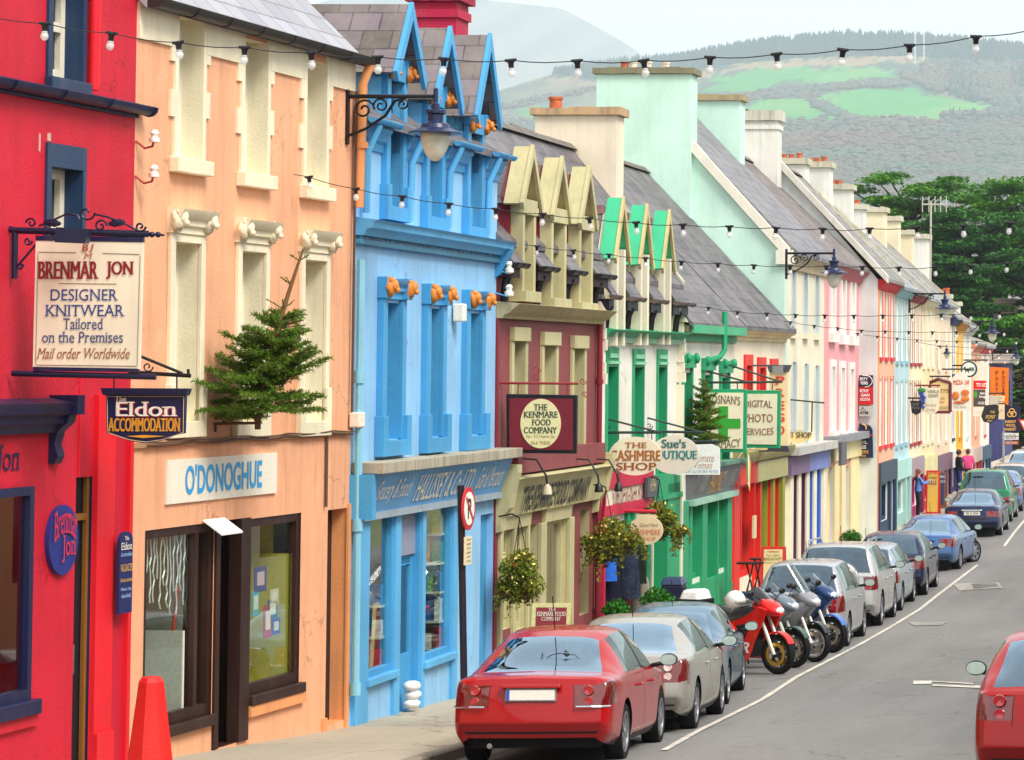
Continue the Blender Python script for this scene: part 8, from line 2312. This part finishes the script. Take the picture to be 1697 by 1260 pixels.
    mb = MB(); mb.tube([(-.34, .98, 1.02), (-.14, 1.1, 1.06), (.14, 1.1, 1.06), (.34, .98, 1.02)], .015, 6); mb.tube([(-.36, .95, 1.01), (-.26, 1.02, 1.04)], .022, 6); mb.tube([(.36, .95, 1.01), (.26, 1.02, 1.04)], .022, 6); part('handlebar', mb, BLACK, t, local=True)
    for s in (-1, 1):
        mb = MB(); mb.tube([(s * .16, 1.24, 1.1), (s * .34, 1.2, 1.2)], .009, 5); mb.ball((s * .38, 1.2, 1.22), .06, 1.2, .5, .8, 10, 6); part('mirror', mb, BLACK, t, local=True, smooth='all')
    mb = MB(); mb.lathe([(.055, 0), (.06, .1), (.06, .42), (.03, .45)], (.17, -.2, .42), 14, 'y'); part('exhaust', mb, CHROME, t, local=True, smooth='sharp')
    mb = MB(); mb.ball((0, 1.45, .95), .07, 1.4, .6, .8); part('headlight', mb, plain('#dfe4e6', .1, 0, .8, .05, 1), t, local=True, smooth='all')
    mb = MB(); mb.tube([(-.1, .55, .3), (-.22, .48, 0.01)], .014, 5); part('side_stand', mb, BLACK, t, local=True)
    if topbox:
        mb = MB(); mb.hexa([(-.22, -.56, .96), (.22, -.56, .96), (.22, -.16, .96), (-.22, -.16, .96), (-.16, -.5, 1.16), (.16, -.5, 1.16), (.16, -.2, 1.17), (-.16, -.2, 1.17)]); o = part('top_box', mb, plain(topbox, .4), t, local=True, bevel=.05)
        mb = MB(); mb.box(-.23, .23, -.57, -.15, .93, 1.02); part('top_box_base', mb, BLACK, o, local=True, bevel=.02)
    if helmet:
        q = Vector((.02, .62, 1.02))
        h = thing('helmet', 'white crash helmet resting on the red motorbike', 'helmet', loc)
        h.rotation_euler = (0, 0, rz); h.scale = (1.1, 1.1, 1.1)
        mb = MB(); mb.ball((q.x, q.y, q.z + .06), .145, 1, 1.15, 1.05, 18, 12); part('shell', mb, plain('#f1efe8', .25, 0, .5, .05, 1), h, local=True, smooth='all')
        mb = MB(); mb.ball((q.x, q.y + .05, q.z + .05), .135, .98, 1.0, .55, 16, 8); part('visor', mb, plain('#d8d2c4', .1, 0, .8, .1, 1), h, local=True, smooth='all')
    return t
def at_front(px, py, d, hd):
    """put the front wheel's contact point at this place; heading hd radians from +Y"""
    x = px2(d, px, py)[0]; z = road_z(x, d)
    return (x - 1.56 * -sin(hd), d - 1.56 * cos(hd), z)
hd = -math.radians(118)
bike('red sports motorbike with white lightning lettering nearest the steel blue car', at_front(1289, 1120, 50.2, hd), hd, '#e01a14', '#20242c', 'sport', True, sticker='RR')
bike('white motorbike with a white top box squeezed behind the red one', at_front(1314, 1110, 51.6, hd + .1), hd + .1, '#6d7a84', '#2a4a3c', 'touring', disc='#b8b4a8', topbox='#f1f1ee')
bike('silver touring motorbike with a tall clear windscreen', at_front(1350, 1101, 52.9, hd), hd, '#8e8e92', '#14161c', 'touring', screen=True, disc='#b8b0a0', rimc='#c8ccd0')
bike('dark blue motorbike behind the silver one', at_front(1378, 1083, 55.2, hd + .05), hd + .05, '#1a3a6a', '#3a6ab8', 'touring', disc='#b0a898')
# far traffic beyond the parked row
t = car('red car with pale roof coming last in the row at the right edge', (-8.35, 121, road_z(-8.3, 121)), 0.0, carpaint('#d03038', .2, .1), 'hatch', Wd=1.75, H=1.5, ro=.8, detail=False, group='cars at the street end', name='moving_car')
t = car('black roofed car farthest away at the street end', (-9.2, 133, road_z(-9, 133)), 0.05, carpaint('#20304a', .3, .1), 'hatch', Wd=1.75, H=1.6, ro=.8, detail=False, group='cars at the street end')
t = car('pale silver car under the direction signs', (-10.3, 128, road_z(-10, 128)), 0.05, carpaint('#c6d2da', .4, .1), 'saloon', Wd=1.75, H=1.5, detail=False, group='cars at the street end')

# ================================================================ PEOPLE
SKIN = plain('#c98f72', .6, 0, .3, .1, 0, 20)
def person(label, loc, rz, h, top, legs, hair, pose, long_hair=False):
    t = thing('person', label, 'person', loc, None, rz)
    k = h / 1.7
    J = {'pelvis': (0, 0, .92, .13), 'waist': (0, .01, 1.06, .12), 'chest': (0, .0, 1.28, .14), 'neck': (0, .0, 1.44, .055), 'head0': (0, .02, 1.54, .085), 'head1': (0, .02, 1.64, .075),
         'hipL': (-.09, 0, .88, .095), 'kneeL': (-.1, .02, .49, .062), 'ankL': (-.1, -.02, .09, .042), 'toeL': (-.11, .13, .04, .035), 'hipR': (.09, 0, .88, .095), 'kneeR': (.1, .04, .49, .062), 'ankR': (.1, 0, .09, .042), 'toeR': (.11, .15, .04, .035),
         'shL': (-.18, 0, 1.38, .06), 'elL': (-.24, .0, 1.12, .045), 'wrL': (-.22, .1, .9, .032), 'haL': (-.21, .14, .82, .035), 'shR': (.18, 0, 1.38, .06), 'elR': (.24, 0, 1.12, .045), 'wrR': (.22, .1, .9, .032), 'haR': (.21, .14, .82, .035)}
    J.update(pose)
    E = [('pelvis', 'waist'), ('waist', 'chest'), ('chest', 'neck'), ('neck', 'head0'), ('head0', 'head1')]
    for s in 'LR': E += [('pelvis', 'hip' + s), ('hip' + s, 'knee' + s), ('knee' + s, 'ank' + s), ('ank' + s, 'toe' + s), ('chest', 'sh' + s), ('sh' + s, 'el' + s), ('el' + s, 'wr' + s), ('wr' + s, 'ha' + s)]
    names = list(J); me = bpy.data.meshes.new('body')
    me.from_pydata([tuple(c * k for c in J[n][:3]) for n in names], [(names.index(a), names.index(b)) for a, b in E], [])
    o = bpy.data.objects.new('body', me); COL.objects.link(o)
    sk = o.modifiers.new('skin', 'SKIN'); sk.use_smooth_shade = True
    for n, v in zip(names, me.skin_vertices[0].data): v.radius = (J[n][3] * k * (1.25 if n in ('chest', 'waist', 'pelvis') else 1), J[n][3] * k); v.use_root = n == 'pelvis'
    sb = o.modifiers.new('sub', 'SUBSURF'); sb.levels = 2; sb.render_levels = 2
    bpy.context.view_layer.update()
    m2 = bpy.data.meshes.new_from_object(o.evaluated_get(bpy.context.evaluated_depsgraph_get()))
    bpy.data.objects.remove(o)
    for q in (SKIN, top, legs, plain('#1c1a1a', .6)): m2.materials.append(q)
    for p in m2.polygons:
        c = p.center / k
        arm = abs(c.x) > .15 and c.z > .7
        d_h = min((Vector(J['ha' + s][:3]) - c).length for s in 'LR')
        p.material_index = 0 if (c.z > 1.43 or d_h < .1) else (3 if c.z < .1 else (2 if c.z < .93 and not (arm and d_h > .1 and c.z > .98) else 1)); p.use_smooth = True
    b = bpy.data.objects.new('body', m2); link(b, t)
    mb = MB(); mb.ball((0, -.005, 1.6), .1, .92, 1.05, 1.12, 14, 9)
    if long_hair:
        mb.ball((0, -.06, 1.45), .12, 1.05, .6, 1.5, 12, 8, .1)
    hm = MB(); hm.v = [(a * k, b_ * k, c * k) for a, b_, c in mb.v if True]; hm.f = mb.f; hm.mi = mb.mi
    part('hair', hm, hair, t, local=True, smooth='all')
    fm = MB()
    for s in (-1, 1): fm.ball((s * .032 * k, .095 * k, 1.6 * k), .009 * k)
    part('eyes', fm, plain('#2a1c14', .4), t, local=True)
    return t
x = px2(100, 1521, 850)[0]
person('woman with long brown hair in a light blue jumper holding something up', (x + .05, 99.6, pave_z(x, 99.6)), math.radians(-70), 1.6, plain('#5a8ad0', .8), plain('#1b1d2c', .8), plain('#6a3a20', .7),
       {'elR': (.22, .16, 1.18, .05), 'wrR': (.16, .36, 1.3, .035), 'haR': (.14, .42, 1.36, .038), 'elL': (-.2, .14, 1.16, .05), 'wrL': (-.08, .34, 1.26, .035), 'haL': (-.04, .4, 1.33, .038), 'shL': (-.17, .02, 1.36, .065), 'shR': (.17, .02, 1.36, .065)}, True)
x = px2(117, 1604, 780)[0]
person('person in a bright pink top walking away past the shopfronts', (x, 117, pave_z(x, 117)), math.radians(10), 1.68, plain('#d0407a', .8), plain('#22222a', .8), plain('#5a3020', .7),
       {'kneeL': (-.1, .14, .5, .062), 'ankL': (-.1, .1, .1, .042), 'toeL': (-.11, .25, .06, .035), 'ankR': (.1, -.16, .12, .042), 'toeR': (.11, -.02, .04, .035), 'waist': (0, .01, 1.06, .145), 'chest': (0, 0, 1.28, .165), 'pelvis': (0, 0, .92, .15)})
x = px2(114, 1589, 780)[0]
person('person in dark jacket and blue jeans standing in a shop doorway', (x, 114, pave_z(x, 114)), math.radians(-60), 1.74, plain('#1c1c34', .8), plain('#2a4478', .8), plain('#3a2a20', .7), {})
# ================================================================ THE OTHER SIDE OF THE STREET (out of frame, mirrored in the panes)
opp = [(-34, -22, '#d8c8a0'), (-22, -12, '#b0443c'), (-12, -3, '#e8e2d2'), (-3, 6, '#c8b890'), (6, 15, '#5f7f94'), (15, 24, '#e6d6b0'), (24, 33, '#b86a58'), (33, 42, '#eae4d6'), (42, 51, '#8aa89a'), (51, 61, '#d8b07a'), (61, 71, '#dcd6cc'), (71, 82, '#c08a7a')]
for i, (y0, y1, col) in enumerate(opp):
    fr = Frame((1.6, y1), (1.6, y0)); ze = .9 + .4 * (i % 3)
    r = house('opposite_house', ('buff', 'brick red', 'off white', 'sand', 'slate blue', 'pale yellow', 'terracotta', 'ivory', 'sage green', 'ochre', 'stone grey', 'dusty pink')[i] + ' house across the street from the terrace', fr, 'houses on the other side of the street')
    z0 = interp(ZW, max(5, y0)) if y0 > 5 else -2.9
    o_ = [[fr.len * q - .45, fr.len * q + .45, -.9, .5] for q in (.2, .5, .8)]; s_ = [fr.len * .1, fr.len * .6, z0 + .9, z0 + 2.9]; d_ = [fr.len * .7, fr.len * .85, z0, z0 + 2.5]
    m_ = paint(col, .65, .2)
    wall(r, fr, -6, ze, o_ + [s_, d_], m_, .2, back=6)
    for p in o_: sash(r, fr, p, WHITE, .15)
    shopwin(r, fr, s_, BRN, .1, .08, gm=PANE); door(r, fr, d_, BRN, .15, False)
    roof(r, fr, 0, fr.len, .3, ze, -3, ze + 2.6, slate('#4f4c52', '#67626a', 'y'))
for i, (y0, y1, col) in enumerate(((-34, -20, '#d9a05a'), (-20, -8, '#7f9fc0'), (-8, 4, '#e6dcc2'), (4, 16, '#9a4048'), (16, 28.5, '#c9c2a2'))):
    fr = Frame((-12.6, y0), (-12.56, y1)); ze = 3.4
    r = house('near_house', ('amber', 'dusty blue', 'oatmeal', 'wine red', 'khaki')[i] + ' house on the near stretch of the terrace behind the red shop', fr)
    o_ = [[fr.len * q - .45, fr.len * q + .45, .3, 1.9] for q in (.2, .5, .8)]
    wall(r, fr, -6, ze, o_, paint(col, .65, .2), .2)
    for p in o_: sash(r, fr, p, WHITE, .15)
    roof(r, fr, 0, fr.len, .3, ze, -3, ze + 2.6, slate('#4f4c52', '#67626a', 'y'))
# ================================================================ AIR
hz = MB(); hz.box(-8500, 8500, -80, 19000, -8.4, 2000)
h = part('haze', hz, PANE, None)
tag(h, kind='stuff')
hm, hn, hl, hb, ho = newmat('haze_air')
hn.remove(hb)
pv = hn.new('ShaderNodeVolumePrincipled')
pv.inputs['Color'].default_value = (.79, .9, 1, 1); pv.inputs['Density'].default_value = .0001; pv.inputs['Anisotropy'].default_value = 0.1
hl(pv.outputs[0], ho.inputs['Volume'])
h.data.materials.clear(); h.data.materials.append(hm)
